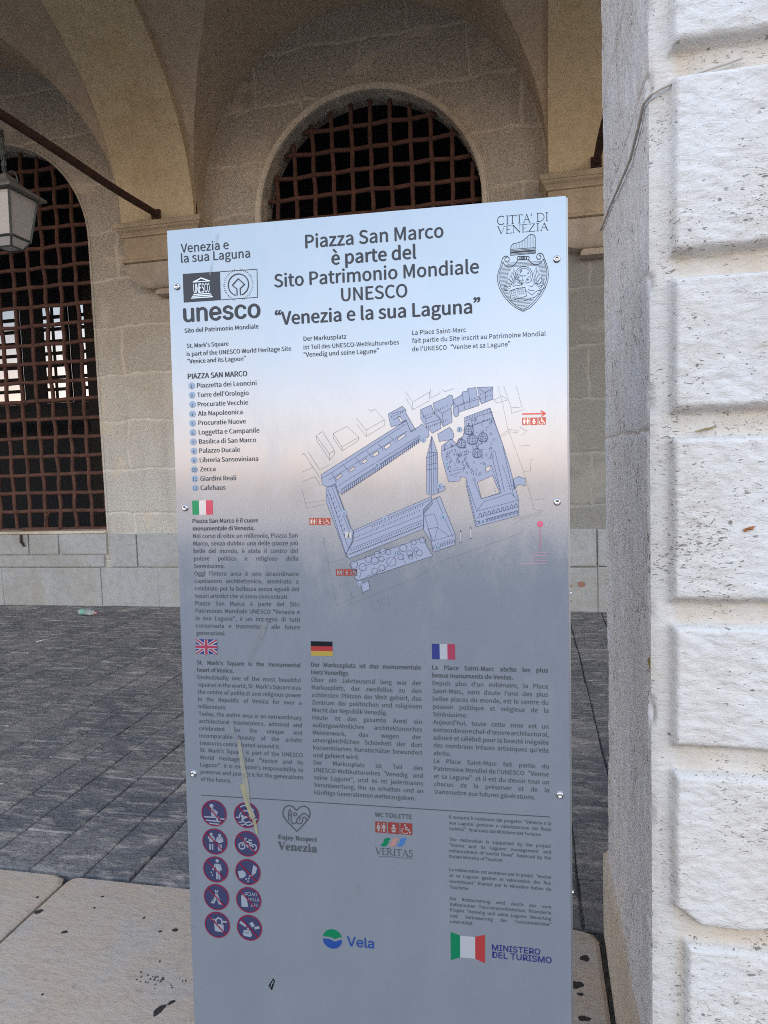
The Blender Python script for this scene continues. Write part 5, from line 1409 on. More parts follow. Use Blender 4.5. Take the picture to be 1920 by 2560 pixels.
('S','navy',2,0.68,0,[(379.5,-436.9),(379.5,-439.1)]),
('S','navy',2,0.94,0,[(381.5,-437.3),(381.3,-447.3)]),
('S','navy',2,0.68,0,[(383.3,-434.5),(383.3,-436.7)]),
('S','navy',2,0.94,0,[(385.3,-434.9),(385.1,-445)]),
('S','navy',2,0.68,0,[(387.1,-432.1),(387,-434.4)]),
('S','navy',2,0.94,0,[(389,-432.5),(388.8,-442.6)]),
('S','navy',2,0.68,0,[(390.8,-429.8),(390.8,-432)]),
('S','navy',2,0.94,0,[(392.8,-430.2),(392.6,-440.2)]),
('S','navy',2,0.68,0,[(394.5,-427.4),(394.5,-429.7)]),
('S','navy',2,0.94,0,[(396.5,-427.8),(396.3,-437.9)]),
('S','navy',2,0.68,0,[(398.3,-425.1),(398.2,-427.3)]),
('S','navy',2,0.94,0,[(400.3,-425.5),(400.1,-435.5)]),
('S','navy',2,0.68,0,[(402,-422.7),(402,-425)]),
('S','navy',2,0.94,0,[(404,-423.1),(403.8,-433.2)]),
('S','navy',2,0.68,0,[(405.7,-420.4),(405.7,-422.6)]),
('S','navy',2,0.94,0,[(407.7,-420.8),(407.5,-430.8)]),
('S','navy',2,0.68,0,[(409.5,-418.1),(409.4,-420.3)]),
('S','navy',2,0.94,0,[(411.4,-418.5),(411.2,-428.5)]),
('S','navy',2,0.68,0,[(413.2,-415.7),(413.1,-418)]),
('S','navy',2,0.94,0,[(415.2,-416.1),(415,-426.1)]),
('S','navy',2,0.68,0,[(416.9,-413.4),(416.9,-415.6)]),
('S','navy',2,0.94,0,[(418.9,-413.8),(418.7,-423.8)]),
('S','navy',2,0.68,0,[(420.6,-411.1),(420.6,-413.3)]),
('S','navy',2,0.94,0,[(422.6,-411.5),(422.4,-421.5)]),
('S','navy',2,0.68,0,[(424.3,-408.7),(424.3,-411)]),
('S','navy',2,0.94,0,[(426.3,-409.1),(426.1,-419.1)]),
('S','navy',2,0.68,0,[(428,-406.4),(428,-408.6)]),
('S','navy',2,0.94,0,[(430,-406.8),(429.8,-416.8)]),
('S','navy',2,0.68,0,[(431.7,-404.1),(431.7,-406.3)]),
('S','navy',2,0.94,0,[(433.7,-404.5),(433.5,-414.5)]),
('S','navy',2,0.68,0,[(435.4,-401.8),(435.4,-404)]),
('S','navy',2,0.94,0,[(437.4,-402.2),(437.2,-412.2)]),
('S','navy',2,0.68,0,[(439.1,-399.5),(439,-401.7)]),
('S','navy',2,0.94,0,[(441,-399.9),(440.9,-409.8)]),
('S','navy',2,0.68,0,[(442.8,-397.2),(442.7,-399.4)]),
('S','navy',2,0.94,0,[(444.7,-397.6),(444.5,-407.5)]),
('S','navy',2,0.68,0,[(446.4,-394.8),(446.4,-397.1)]),
('S','navy',2,0.94,0,[(448.4,-395.2),(448.2,-405.2)]),
('S','navy',2,0.68,0,[(450.1,-392.5),(450.1,-394.7)]),
('S','navy',2,0.94,0,[(452.1,-392.9),(451.9,-402.9)]),
('S','navy',2,0.68,0,[(453.8,-390.2),(453.7,-392.4)]),
('S','navy',2,0.94,0,[(455.7,-390.6),(455.6,-400.6)]),
('S','navy',2,0.68,0,[(457.4,-387.9),(457.4,-390.1)]),
('S','navy',2,1.36,0,[(330.3,-592.1),(330.3,-594.4)]),
('S','navy',2,1.19,0,[(331.9,-585.8),(331.9,-588.1)]),
('S','navy',2,1.36,0,[(334.5,-590.5),(334.4,-592.8)]),
('S','navy',2,1.19,0,[(336,-584.3),(336,-586.5)]),
('S','navy',2,1.36,0,[(338.6,-589),(338.5,-591.2)]),
('S','navy',2,1.19,0,[(340.1,-582.7),(340.1,-585)]),
('S','navy',2,1.36,0,[(342.7,-587.4),(342.6,-589.7)]),
('S','navy',2,1.19,0,[(344.2,-581.1),(344.2,-583.4)]),
('S','navy',2,1.36,0,[(346.7,-585.8),(346.7,-588.1)]),
('S','navy',2,1.19,0,[(348.3,-579.6),(348.3,-581.8)]),
('S','navy',2,1.36,0,[(350.8,-584.3),(350.8,-586.5)]),
('S','navy',2,1.19,0,[(352.4,-578),(352.4,-580.3)]),
('S','navy',2,1.36,0,[(354.9,-582.7),(354.9,-585)]),
('S','navy',2,1.19,0,[(356.5,-576.5),(356.4,-578.7)]),
('S','navy',2,1.36,0,[(359,-581.1),(358.9,-583.4)]),
('S','navy',2,1.19,0,[(360.6,-574.9),(360.5,-577.2)]),
('S','navy',2,1.36,0,[(363.1,-579.6),(363,-581.9)]),
('S','navy',2,1.19,0,[(364.6,-573.3),(364.6,-575.6)]),
('S','navy',2,1.36,0,[(367.1,-578),(367.1,-580.3)]),
('S','navy',2,1.19,0,[(368.7,-571.8),(368.6,-574.1)]),
('S','navy',2,1.36,0,[(371.2,-576.5),(371.1,-578.7)]),
('S','navy',2,1.19,0,[(372.7,-570.2),(372.7,-572.5)]),
('S','navy',2,1.36,0,[(375.2,-574.9),(375.2,-577.2)]),
('S','navy',2,1.19,0,[(376.8,-568.7),(376.8,-571)]),
('S','navy',2,1.36,0,[(379.3,-573.4),(379.2,-575.6)]),
('S','navy',2,1.19,0,[(380.8,-567.1),(380.8,-569.4)]),
('S','navy',2,1.36,0,[(383.3,-571.8),(383.3,-574.1)]),
('S','navy',2,1.19,0,[(384.9,-565.6),(384.8,-567.9)]),
('S','navy',2,1.36,0,[(387.4,-570.3),(387.3,-572.5)]),
('S','navy',2,1.19,0,[(388.9,-564.1),(388.9,-566.3)]),
('S','navy',2,1.36,0,[(391.4,-568.7),(391.4,-571)]),
('S','navy',2,1.19,0,[(393,-562.5),(392.9,-564.8)]),
('S','navy',2,1.36,0,[(395.4,-567.2),(395.4,-569.4)]),
('S','navy',2,1.19,0,[(397,-561),(396.9,-563.2)]),
('S','navy',2,1.36,0,[(399.5,-565.6),(399.4,-567.9)]),
('S','navy',2,1.19,0,[(401,-559.4),(401,-561.7)]),
('S','navy',2,1.36,0,[(403.5,-564.1),(403.4,-566.4)]),
('S','navy',2,1.19,0,[(405,-557.9),(405,-560.2)]),
('S','navy',2,1.36,0,[(407.5,-562.6),(407.4,-564.8)]),
('S','navy',2,1.19,0,[(409,-556.4),(409,-558.6)]),
('S','navy',2,1.36,0,[(411.5,-561),(411.5,-563.3)]),
('S','navy',2,1.19,0,[(413,-554.8),(413,-557.1)]),
('S','navy',2,1.36,0,[(415.5,-559.5),(415.5,-561.7)]),
('S','navy',2,1.19,0,[(417,-553.3),(417,-555.6)]),
('S','navy',2,1.36,0,[(419.5,-558),(419.5,-560.2)]),
('S','navy',2,1.19,0,[(421,-551.8),(421,-554)]),
('S','navy',2,1.36,0,[(423.5,-556.4),(423.5,-558.7)]),
('S','navy',2,1.19,0,[(425,-550.3),(425,-552.5)]),
('S','navy',2,1.36,0,[(427.5,-554.9),(427.4,-557.1)]),
('S','navy',2,1.19,0,[(429,-548.7),(429,-551)]),
('S','navy',2,1.36,0,[(431.5,-553.4),(431.4,-555.6)]),
('S','navy',2,1.19,0,[(433,-547.2),(433,-549.5)]),
('S','navy',2,1.36,0,[(435.4,-551.8),(435.4,-554.1)]),
('S','navy',2,1.19,0,[(437,-545.7),(436.9,-547.9)]),
('S','navy',2,1.36,0,[(439.4,-550.3),(439.4,-552.6)]),
('S','navy',2,1.19,0,[(440.9,-544.2),(440.9,-546.4)]),
('S','navy',2,1.36,0,[(443.4,-548.8),(443.4,-551)]),
('S','navy',2,1.19,0,[(444.9,-542.7),(444.9,-544.9)]),
('S','navy',2,1.36,0,[(447.4,-547.3),(447.3,-549.5)]),
('S','navy',2,1.19,0,[(448.9,-541.1),(448.8,-543.4)]),
('S','navy',2,1.36,0,[(451.3,-545.8),(451.3,-548)]),
('S','navy',2,1.19,0,[(452.8,-539.6),(452.8,-541.9)]),
('S','navy',2,1.36,0,[(455.3,-544.3),(455.2,-546.5)]),
('S','navy',2,1.19,0,[(456.8,-538.1),(456.7,-540.4)]),
('S','navy',2,0.77,0,[(556.5,-541.7),(556.5,-537.8),(557.9,-536.2),(559,-537.8),(558.9,-541.7)]),
('S','navy',2,0.77,0,[(561.1,-540.4),(561.1,-536.6),(562.5,-535),(563.6,-536.6),(563.5,-540.5)]),
('S','navy',2,0.77,0,[(565.7,-539.2),(565.8,-535.4),(567.2,-533.7),(568.2,-535.4),(568.2,-539.2)]),
('S','navy',2,0.77,0,[(570.4,-538),(570.4,-534.2),(571.8,-532.5),(572.8,-534.2),(572.8,-538)]),
('S','navy',2,0.77,0,[(575,-536.8),(575,-532.9),(576.4,-531.3),(577.5,-533),(577.4,-536.8)]),
('S','navy',2,0.77,0,[(579.6,-535.6),(579.6,-531.7),(581,-530.1),(582.1,-531.8),(582,-535.6)]),
('S','navy',2,0.77,0,[(584.2,-534.4),(584.3,-530.5),(585.6,-528.9),(586.7,-530.5),(586.6,-534.4)]),
('S','navy',2,0.77,0,[(588.8,-533.1),(588.9,-529.3),(590.2,-527.7),(591.3,-529.3),(591.2,-533.2)]),
('S','navy',2,0.77,0,[(593.4,-531.9),(593.5,-528.1),(594.8,-526.5),(595.9,-528.1),(595.8,-532)]),
('S','navy',2,0.77,0,[(598,-530.7),(598,-526.9),(599.4,-525.3),(600.5,-526.9),(600.4,-530.7)]),
('S','navy',2,0.77,0,[(602.6,-529.5),(602.6,-525.7),(604,-524.1),(605,-525.7),(605,-529.5)]),
('S','navy',2,0.77,0,[(607.2,-528.3),(607.2,-524.5),(608.6,-522.9),(609.6,-524.5),(609.6,-528.3)]),
('S','navy',2,0.77,0,[(611.7,-527.1),(611.8,-523.3),(613.1,-521.7),(614.2,-523.3),(614.1,-527.1)]),
('S','navy',2,0.77,0,[(616.3,-525.9),(616.3,-522.1),(617.7,-520.5),(618.7,-522.1),(618.7,-525.9)]),
('S','navy',2,0.77,0,[(620.8,-524.7),(620.9,-520.9),(622.2,-519.3),(623.3,-520.9),(623.2,-524.7)]),
('S','navy',2,0.85,0,[(558,-530.9),(558,-525.9),(560.2,-522.6),(562.4,-525.4),(562.3,-529.8)]),
('S','navy',2,0.85,0,[(565.6,-528.9),(565.7,-523.9),(567.9,-520.6),(570,-523.4),(569.9,-527.8)]),
('S','navy',2,0.85,0,[(573.2,-526.9),(573.3,-521.9),(575.5,-518.7),(577.6,-521.4),(577.6,-525.8)]),
('S','navy',2,0.85,0,[(580.8,-524.9),(580.9,-519.9),(583.1,-516.7),(585.2,-519.4),(585.1,-523.8)]),
('S','navy',2,0.85,0,[(588.4,-522.9),(588.4,-518),(590.6,-514.7),(592.8,-517.5),(592.7,-521.8)]),
('S','navy',2,0.85,0,[(596,-520.9),(596,-516),(598.2,-512.7),(600.3,-515.5),(600.3,-519.9)]),
('S','navy',2,0.85,0,[(603.5,-518.9),(603.6,-514),(605.7,-510.8),(607.9,-513.5),(607.8,-517.9)]),
('S','navy',2,0.85,0,[(611,-516.9),(611.1,-512),(613.3,-508.8),(615.4,-511.6),(615.3,-515.9)]),
('S','navy',2,0.85,0,[(618.5,-515),(618.6,-510.1),(620.8,-506.8),(622.9,-509.6),(622.8,-513.9)]),
('S','navy',2,1.19,0,[(289.1,-486.5),(290.5,-489.4)]),
('S','navy',2,1.19,0,[(290.4,-491.1),(291.8,-494)]),
('S','navy',2,1.19,0,[(291.8,-495.7),(293.2,-498.6)]),
('S','navy',2,1.19,0,[(293.1,-500.3),(294.5,-503.1)]),
('S','navy',2,1.19,0,[(294.4,-504.8),(295.8,-507.7)]),
('S','navy',2,1.19,0,[(295.8,-509.4),(297.2,-512.3)]),
('S','navy',2,1.19,0,[(297.1,-514),(298.5,-516.9)]),
('S','navy',2,1.19,0,[(298.5,-518.6),(299.9,-521.4)]),
('S','navy',2,1.19,0,[(299.8,-523.2),(301.2,-526)]),
('S','navy',2,1.19,0,[(301.1,-527.7),(302.5,-530.6)]),
('S','navy',2,1.19,0,[(302.5,-532.3),(303.9,-535.2)]),
('S','navy',2,1.19,0,[(303.8,-536.9),(305.2,-539.7)]),
('S','navy',2,1.19,0,[(305.2,-541.5),(306.6,-544.3)]),
('S','navy',2,1.19,0,[(306.5,-546),(307.9,-548.9)]),
('S','navy',2,1.19,0,[(307.8,-550.6),(309.2,-553.5)]),
('S','navy',2,1.19,0,[(309.2,-555.2),(310.6,-558.1)]),
('S','navy',2,1.19,0,[(310.5,-559.8),(311.9,-562.6)]),
('S','navy',2,1.19,0,[(311.9,-564.3),(313.3,-567.2)]),
('S','navy',2,1.19,0,[(313.2,-568.9),(314.6,-571.8)]),
('S','navy',2,1.19,0,[(314.6,-573.5),(315.9,-576.4)]),
('S','navy',2,1.19,0,[(315.9,-578.1),(317.3,-580.9)]),
('S','navy',2,1.19,0,[(317.2,-582.6),(318.6,-585.5)]),
('S','navy',2,1.19,0,[(318.6,-587.2),(320,-590.1)]),
('S','navy',2,1.19,0,[(319.9,-591.8),(321.3,-594.7)]),
('S','navy',2,1.19,0,[(321.3,-596.4),(322.7,-599.2)]),
('S','navy',2,1.02,0,[(538.1,-475.4),(540,-478.1)]),
('S','navy',2,1.02,0,[(539.2,-480.3),(541.1,-483.1)]),
('S','navy',2,1.02,0,[(540.3,-485.3),(542.2,-488.1)]),
('S','navy',2,1.02,0,[(541.4,-490.2),(543.3,-493)]),
('S','navy',2,1.02,0,[(542.5,-495.2),(544.4,-498)]),
('S','navy',2,1.02,0,[(543.6,-500.2),(545.5,-502.9)]),
('S','navy',2,1.02,0,[(544.8,-505.1),(546.6,-507.9)]),
('S','navy',2,1.02,0,[(545.9,-510.1),(547.7,-512.9)]),
('S','navy',2,1.02,0,[(547,-515.1),(548.9,-517.8)]),
('S','navy',2,1.02,0,[(548.1,-520),(550,-522.8)]),
('S','navy',2,1.02,0,[(549.2,-525),(551.1,-527.8)]),
('S','navy',2,1.02,0,[(550.3,-530),(552.2,-532.7)]),
('S','navy',2,1.02,0,[(551.4,-534.9),(553.3,-537.7)]),
('S','navy',2,1.02,0,[(552.5,-539.9),(554.4,-542.7)]),
('S','navy',2,0.85,0,[(478.6,-585.6),(478.7,-581.7)]),
('S','navy',2,0.85,0,[(481.7,-584.6),(481.8,-580.7)]),
('S','navy',2,0.85,0,[(484.8,-583.6),(484.8,-579.7)]),
('S','navy',2,0.85,0,[(487.9,-582.6),(487.9,-578.7)]),
('S','navy',2,0.85,0,[(490.9,-581.7),(491,-577.8)]),
('S','navy',2,0.85,0,[(494,-580.7),(494.1,-576.8)]),
('S','navy',2,0.85,0,[(497.1,-579.7),(497.1,-575.8)]),
('S','navy',2,0.85,0,[(500.1,-578.8),(500.2,-574.9)]),
('S','navy',2,0.85,0,[(503.2,-577.8),(503.3,-573.9)]),
('S','navy',2,0.85,0,[(506.3,-576.8),(506.3,-572.9)]),
('S','navy',2,0.85,0,[(509.3,-575.8),(509.4,-572)]),
('S','navy',2,0.85,0,[(512.4,-574.9),(512.4,-571)]),
('S','navy',2,0.85,0,[(515.4,-573.9),(515.5,-570)]),
('S','navy',2,0.68,0,[(509.4,-434.7),(510.2,-431.7),(511,-434.8)]),
('S','navy',2,0.51,0,[(562.8,-388.8),(566.4,-387.6)]),
('S','navy',2,0.51,0,[(551,-460.6),(553.4,-467.6)]),
('S','navy',2,0.51,0,[(579.1,-429.6),(579.2,-424.3),(581.3,-422.3),(583.4,-423.9),(583.3,-428.7)]),
('S','navy',2,0.51,0,[(524,-426.7),(524.1,-423),(525.6,-421.5),(527.1,-422.7),(527,-426)]),
('S','navy',2,0.51,0,[(554.5,-363.6),(554.5,-361.3),(555.4,-360.4),(556.4,-361.1),(556.3,-363.2)]),
('S','navy',2,0.51,0,[(572,-395.9),(573.8,-401)]),
('S','navy',2,0.68,0,[(549.1,-364.4),(549.9,-361.4),(550.7,-364.5)]),
('S','navy',2,0.51,0,[(500.5,-408),(500.6,-404.4),(502,-403.1),(503.4,-404.2),(503.4,-407.4)]),
('S','navy',2,0.68,0,[(499.8,-413.9),(500.7,-410.8),(501.5,-413.9)]),
('S','navy',2,0.51,0,[(521,-423),(521.1,-419.2),(522.6,-417.7),(524.1,-418.9),(524.1,-422.3)]),
('S','navy',2,0.51,0,[(549.7,-384),(551.6,-389.5)]),
('S','navy',2,0.51,0,[(551.6,-399.8),(553.4,-405.1)]),
('S','navy',2,0.68,0,[(546.2,-448.7),(547.1,-444.1),(547.8,-448.8)]),
('S','navy',2,0.51,0,[(557,-423.4),(557,-418.4),(559.1,-416.5),(561,-418),(561,-422.5)]),
('S','navy',2,0.51,0,[(527.7,-423.5),(527.8,-420.4),(529,-419.1),(530.3,-420.1),(530.2,-422.9)]),
('S','navy',2,0.51,0,[(553.3,-385.1),(558.4,-383.4)]),
('S','navy',2,0.51,0,[(537.1,-455.2),(537.1,-452.1),(538.4,-450.9),(539.6,-451.9),(539.5,-454.7)]),
('S','navy',2,0.51,0,[(555.3,-392.8),(561.9,-390.5)]),
('S','navy',2,0.51,0,[(545.7,-451.9),(552.6,-449.4)]),
('S','navy',2,0.51,0,[(577.8,-371.4),(577.9,-367.9),(579.3,-366.5),(580.7,-367.6),(580.6,-370.8)]),
('S','navy',2,0.51,0,[(502.8,-426.1),(505,-432.7)]),
('S','navy',2,0.68,0,[(532.4,-441),(533.3,-438),(534.1,-441)]),
('S','navy',2,0.51,0,[(511.5,-406.6),(516,-405)]),
('S','navy',2,0.68,0,[(580.4,-367.6),(581.2,-364.4),(582,-367.6)]),
('S','navy',2,0.51,0,[(579.8,-419.5),(586.3,-417.2)]),
('S','navy',2,0.51,0,[(564.1,-424.3),(566.1,-430.5)]),
('S','navy',2,0.68,0,[(580.6,-366.7),(581.4,-363.8),(582.2,-366.8)]),
('S','navy',2,0.51,0,[(552.2,-421),(552.3,-418.7),(553.2,-417.9),(554.1,-418.6),(554,-420.6)]),
('S','navy',2,0.51,0,[(552.7,-366.7),(552.7,-363.7),(553.9,-362.5),(555.1,-363.5),(555.1,-366.2)]),
('S','navy',2,0.51,0,[(534.2,-422.2),(538.2,-420.8)]),
('S','navy',2,0.68,0,[(566.8,-365.9),(567.7,-362.8),(568.5,-366)]),
('S','navy',2,0.51,0,[(535.1,-421.9),(535.2,-417.2),(537.1,-415.3),(539,-416.8),(538.9,-421.1)]),
('S','navy',2,0.68,0,[(578.9,-412.9),(579.8,-410.2),(580.5,-412.9)]),
('S','navy',2,0.68,0,[(534.9,-409.9),(535.8,-404.6),(536.5,-409.9)]),
('S','navy',2,0.51,0,[(549.2,-437.7),(549.3,-434.9),(550.4,-433.8),(551.5,-434.7),(551.5,-437.2)]),
('S','navy',2,0.51,0,[(564.5,-421.1),(565.7,-424.6)]),
('S','navy',2,0.51,0,[(525.3,-426.4),(525.4,-421.4),(527.4,-419.5),(529.3,-421),(529.3,-425.5)]),
('S','navy',2,0.68,0,[(512.1,-415.7),(513,-413),(513.8,-415.8)]),
('S','navy',2,0.51,0,[(567,-440.3),(567.1,-437.4),(568.2,-436.3),(569.3,-437.2),(569.3,-439.7)]),
('S','navy',2,0.51,0,[(532.4,-407.6),(534,-412.3)]),
('S','navy',2,0.51,0,[(562.7,-381.7),(564.4,-386.9)]),
('S','navy',2,0.51,0,[(568.1,-440.5),(568.1,-438.2),(569,-437.2),(569.9,-438),(569.9,-440)]),
('S','navy',2,0.68,0,[(558.1,-427.3),(559,-424.5),(559.8,-427.3)]),
('S','navy',2,0.51,0,[(578.7,-388.3),(578.8,-385.7),(579.8,-384.7),(580.8,-385.5),(580.8,-387.8)]),
('S','navy',2,0.51,0,[(560.7,-437.8),(567.1,-435.6)]),
('S','navy',2,0.51,0,[(512.8,-407.9),(512.8,-405.3),(513.9,-404.3),(514.9,-405.1),(514.8,-407.4)]),
('S','navy',2,0.68,0,[(508.2,-420),(509.1,-414.6),(509.8,-420.1)]),
('S','navy',2,0.51,0,[(569.8,-426.6),(569.9,-422.4),(571.6,-420.7),(573.2,-422),(573.2,-425.8)]),
('S','navy',2,0.51,0,[(529.9,-430.9),(531.7,-436.3)]),
('S','navy',2,0.51,0,[(508.3,-433.4),(509.6,-437.1)]),
('S','navy',2,0.51,0,[(520.4,-435.3),(520.5,-430.2),(522.6,-428.2),(524.6,-429.8),(524.5,-434.4)]),
('S','navy',2,0.51,0,[(517.3,-435.8),(518.9,-440.5)]),
('S','navy',2,0.51,0,[(564,-367.8),(565.9,-373.4)]),
('S','navy',2,0.51,0,[(579.5,-401.6),(581.2,-406.6)]),
('S','navy',2,0.51,0,[(547.3,-391),(547.3,-386.8),(549,-385.2),(550.7,-386.5),(550.6,-390.3)]),
('S','navy',2,0.51,0,[(518.7,-407.2),(518.7,-404.5),(519.8,-403.5),(520.8,-404.3),(520.8,-406.7)]),
('S','navy',2,0.51,0,[(545.8,-451.7),(547,-455.3)]),
('S','navy',2,0.51,0,[(511.4,-408.7),(516.2,-407)]),
('S','navy',2,0.68,0,[(553.3,-457.2),(554.2,-452.2),(554.9,-457.2)]),
('S','navy',2,0.51,0,[(549.5,-408.3),(549.5,-403.6),(551.4,-401.8),(553.3,-403.2),(553.2,-407.5)]),
('S','navy',2,0.51,0,[(504.8,-415.4),(505.8,-418.6)]),
('S','navy',2,0.51,0,[(548.1,-407.6),(549.9,-412.8)]),
('S','navy',2,0.68,0,[(499.9,-411.8),(500.8,-408.1),(501.5,-411.8)]),
('S','navy',2,0.51,0,[(530,-444.8),(534.6,-443.2)]),
('S','navy',2,0.51,0,[(580.1,-371.5),(580.2,-366.7),(582.1,-364.8),(584,-366.3),(583.9,-370.6)]),
('S','navy',2,0.51,0,[(571,-376.5),(573,-382.4)]),
('S','navy',2,0.51,0,[(559.9,-456),(559.9,-453),(561.1,-451.9),(562.3,-452.8),(562.2,-455.4)]),
('S','navy',2,0.51,0,[(555.7,-458.6),(564,-455.7)]),
('S','navy',2,0.51,0,[(564.2,-393.8),(566,-399.1)]),
('S','navy',2,0.51,0,[(530.2,-417.9),(537.1,-415.5)]),
('S','navy',2,0.51,0,[(557.5,-398.2),(558.8,-401.8)]),
('S','navy',2,0.68,0,[(563.4,-398.5),(564.3,-394.9),(565,-398.6)]),
('S','navy',2,0.51,0,[(516.8,-445.2),(523.9,-442.7)]),
('S','navy',2,0.51,0,[(515.5,-413.1),(519.6,-411.7)]),
('S','navy',2,0.51,0,[(514.4,-460),(521.1,-457.6)]),
('S','navy',2,0.51,0,[(559.3,-415.8),(567.5,-412.9)]),
('S','navy',2,0.68,0,[(525.1,-434.9),(526,-431.8),(526.7,-435)]),
('S','navy',2,0.51,0,[(547.4,-413.7),(555.4,-410.9)]),
('S','navy',2,0.51,0,[(533.5,-426),(535.8,-432.7)]),
('S','navy',2,0.51,0,[(574.6,-362),(575.7,-365.3)]),
('S','navy',2,0.51,0,[(554.5,-445.5),(556.2,-450.5)]),
('S','navy',2,0.51,0,[(571.2,-377.1),(577.9,-374.8)]),
('S','navy',2,0.68,0,[(516,-422.2),(516.9,-417.1),(517.6,-422.2)]),
('S','navy',2,0.51,0,[(542.5,-418.4),(546.2,-417.1)]),
('S','navy',2,0.68,0,[(535.3,-411.1),(536.2,-407.2),(537,-411.1)]),
('S','navy',2,0.51,0,[(573,-430.6),(580.6,-427.9)]),
('S','navy',2,0.51,0,[(569.9,-398.4),(571.1,-402.1)]),
('S','navy',2,0.51,0,[(555,-409.8),(555.1,-404.6),(557.2,-402.5),(559.3,-404.1),(559.2,-408.9)]),
('S','navy',2,0.51,0,[(503.8,-441.3),(505.6,-446.5)]),
('S','navy',2,0.51,0,[(545.9,-374.8),(551.2,-373)]),
('S','navy',2,0.51,0,[(551.3,-371.3),(556.5,-369.5)]),
('S','navy',2,0.51,0,[(565.2,-393.4),(565.2,-390.8),(566.3,-389.8),(567.3,-390.6),(567.3,-393)]),
('S','navy',2,0.51,0,[(577.8,-389.2),(582.3,-387.6)]),
('S','navy',2,0.51,0,[(567.1,-354.6),(568.3,-358.1)]),
('S','navy',2,0.51,0,[(501.5,-424.8),(507.1,-422.9)]),
('S','navy',2,0.68,0,[(508,-451.2),(508.9,-448.6),(509.7,-451.2)]),
('S','navy',2,0.51,0,[(506.5,-446.9),(506.6,-442.3),(508.5,-440.5),(510.3,-441.9),(510.2,-446.1)]),
('S','navy',2,0.51,0,[(522.9,-423.1),(522.9,-420.6),(523.9,-419.6),(524.9,-420.4),(524.9,-422.7)]),
('S','navy',2,0.68,0,[(539.4,-441.9),(540.3,-437.6),(541.1,-442)]),
('S','navy',2,0.51,0,[(521.4,-427.6),(523.8,-434.8)]),
('S','navy',2,0.51,0,[(503.3,-420.7),(507.9,-419.2)]),
('S','navy',2,0.51,0,[(522.2,-436.4),(527.9,-434.4)]),
('S','navy',2,0.51,0,[(559.3,-405),(567.1,-402.3)]),
('S','navy',2,0.51,0,[(510.5,-451.9),(512.1,-456.9)]),
('S','navy',2,0.51,0,[(537.9,-419.5),(537.9,-415.1),(539.7,-413.3),(541.5,-414.7),(541.4,-418.7)]),
('S','navy',2,0.51,0,[(526,-412.5),(528,-418.3)]),
('S','navy',2,0.68,0,[(518.8,-416.9),(519.7,-412.1),(520.4,-416.9)]),
('S','navy',2,0.51,0,[(502.6,-428.4),(502.7,-424.2),(504.4,-422.5),(506.1,-423.8),(506,-427.7)]),
('S','navy',2,0.68,0,[(563,-397),(563.8,-394.1),(564.6,-397.1)]),
('S','navy',2,0.51,0,[(535.6,-429.1),(535.6,-426),(536.9,-424.8),(538.1,-425.8),(538,-428.5)]),
('S','navy',2,0.68,0,[(548.7,-457.2),(549.6,-452.1),(550.3,-457.3)]),
('S','navy',2,0.68,0,[(553,-363.1),(553.9,-359.1),(554.7,-363.1)]),
('S','navy',2,0.68,0,[(542.8,-392.5),(543.7,-390.1),(544.5,-392.5)]),
('S','navy',2,0.51,0,[(532.2,-423.6),(540.6,-420.7)]),
('S','navy',2,0.68,0,[(562.7,-404.5),(563.6,-401.1),(564.4,-404.5)]),
('S','navy',2,0.51,0,[(583.2,-401.5),(583.2,-397),(585.1,-395.2),(586.8,-396.6),(586.8,-400.7)]),
('S','navy',2,0.51,0,[(510,-408.5),(510.1,-404.3),(511.8,-402.6),(513.4,-403.9),(513.4,-407.7)]),
('S','navy',2,0.51,0,[(577.2,-416.8),(577.2,-411.5),(579.4,-409.4),(581.5,-411),(581.4,-415.9)]),
('S','navy',2,0.51,0,[(523,-429.6),(523,-425.1),(524.9,-423.3),(526.7,-424.7),(526.6,-428.8)]),
('S','navy',2,0.85,0,[(539.9,-357.9),(540.1,-360.9)]),
('S','navy',2,0.85,0,[(544.3,-356.4),(544.5,-359.4)]),
('S','navy',2,0.85,0,[(548.6,-355),(548.9,-357.9)]),
('S','navy',2,0.85,0,[(553,-353.5),(553.2,-356.5)]),
('S','navy',2,0.85,0,[(557.3,-352),(557.6,-355)]),
('S','navy',2,0.85,0,[(561.7,-350.5),(561.9,-353.5)]),
('S','navy',2,0.85,0,[(566,-349.1),(566.2,-352.1)]),
('S','navy',2,0.85,0,[(570.3,-347.6),(570.6,-350.6)]),
('S','navy',2,0.85,0,[(574.7,-346.1),(574.9,-349.1)]),
('S','navy',2,0.85,0,[(549.2,-369.1),(549.5,-372.1)]),
('S','navy',2,0.85,0,[(553.3,-367.9),(553.6,-370.9)]),
('S','navy',2,0.85,0,[(557.4,-366.7),(557.6,-369.7)]),
('S','navy',2,0.85,0,[(561.5,-365.4),(561.7,-368.4)]),
('S','navy',2,0.85,0,[(565.5,-364.2),(565.8,-367.2)]),
('S','navy',2,0.85,0,[(569.6,-363),(569.8,-366)]),
('S','navy',2,0.85,0,[(573.7,-361.8),(573.9,-364.8)]),
('S','navy',2,0.85,0,[(577.7,-360.6),(577.9,-363.6)]),
('S','navy',2,0.85,0,[(408.5,-350.6),(408.8,-353.6)]),
('S','navy',2,0.85,0,[(412.5,-349),(412.7,-352.1)]),
('S','navy',2,0.85,0,[(416.5,-347.5),(416.7,-350.6)]),
('S','navy',2,0.85,0,[(420.4,-346),(420.7,-349.1)]),
('S','navy',2,0.85,0,[(424.4,-344.5),(424.6,-347.5)]),
('S','navy',2,0.85,0,[(428.4,-343),(428.6,-346)]),
('S','navy',2,0.85,0,[(464.5,-352.5),(464.7,-355.6)]),
('S','navy',2,0.85,0,[(468.4,-351.3),(468.6,-354.3)]),
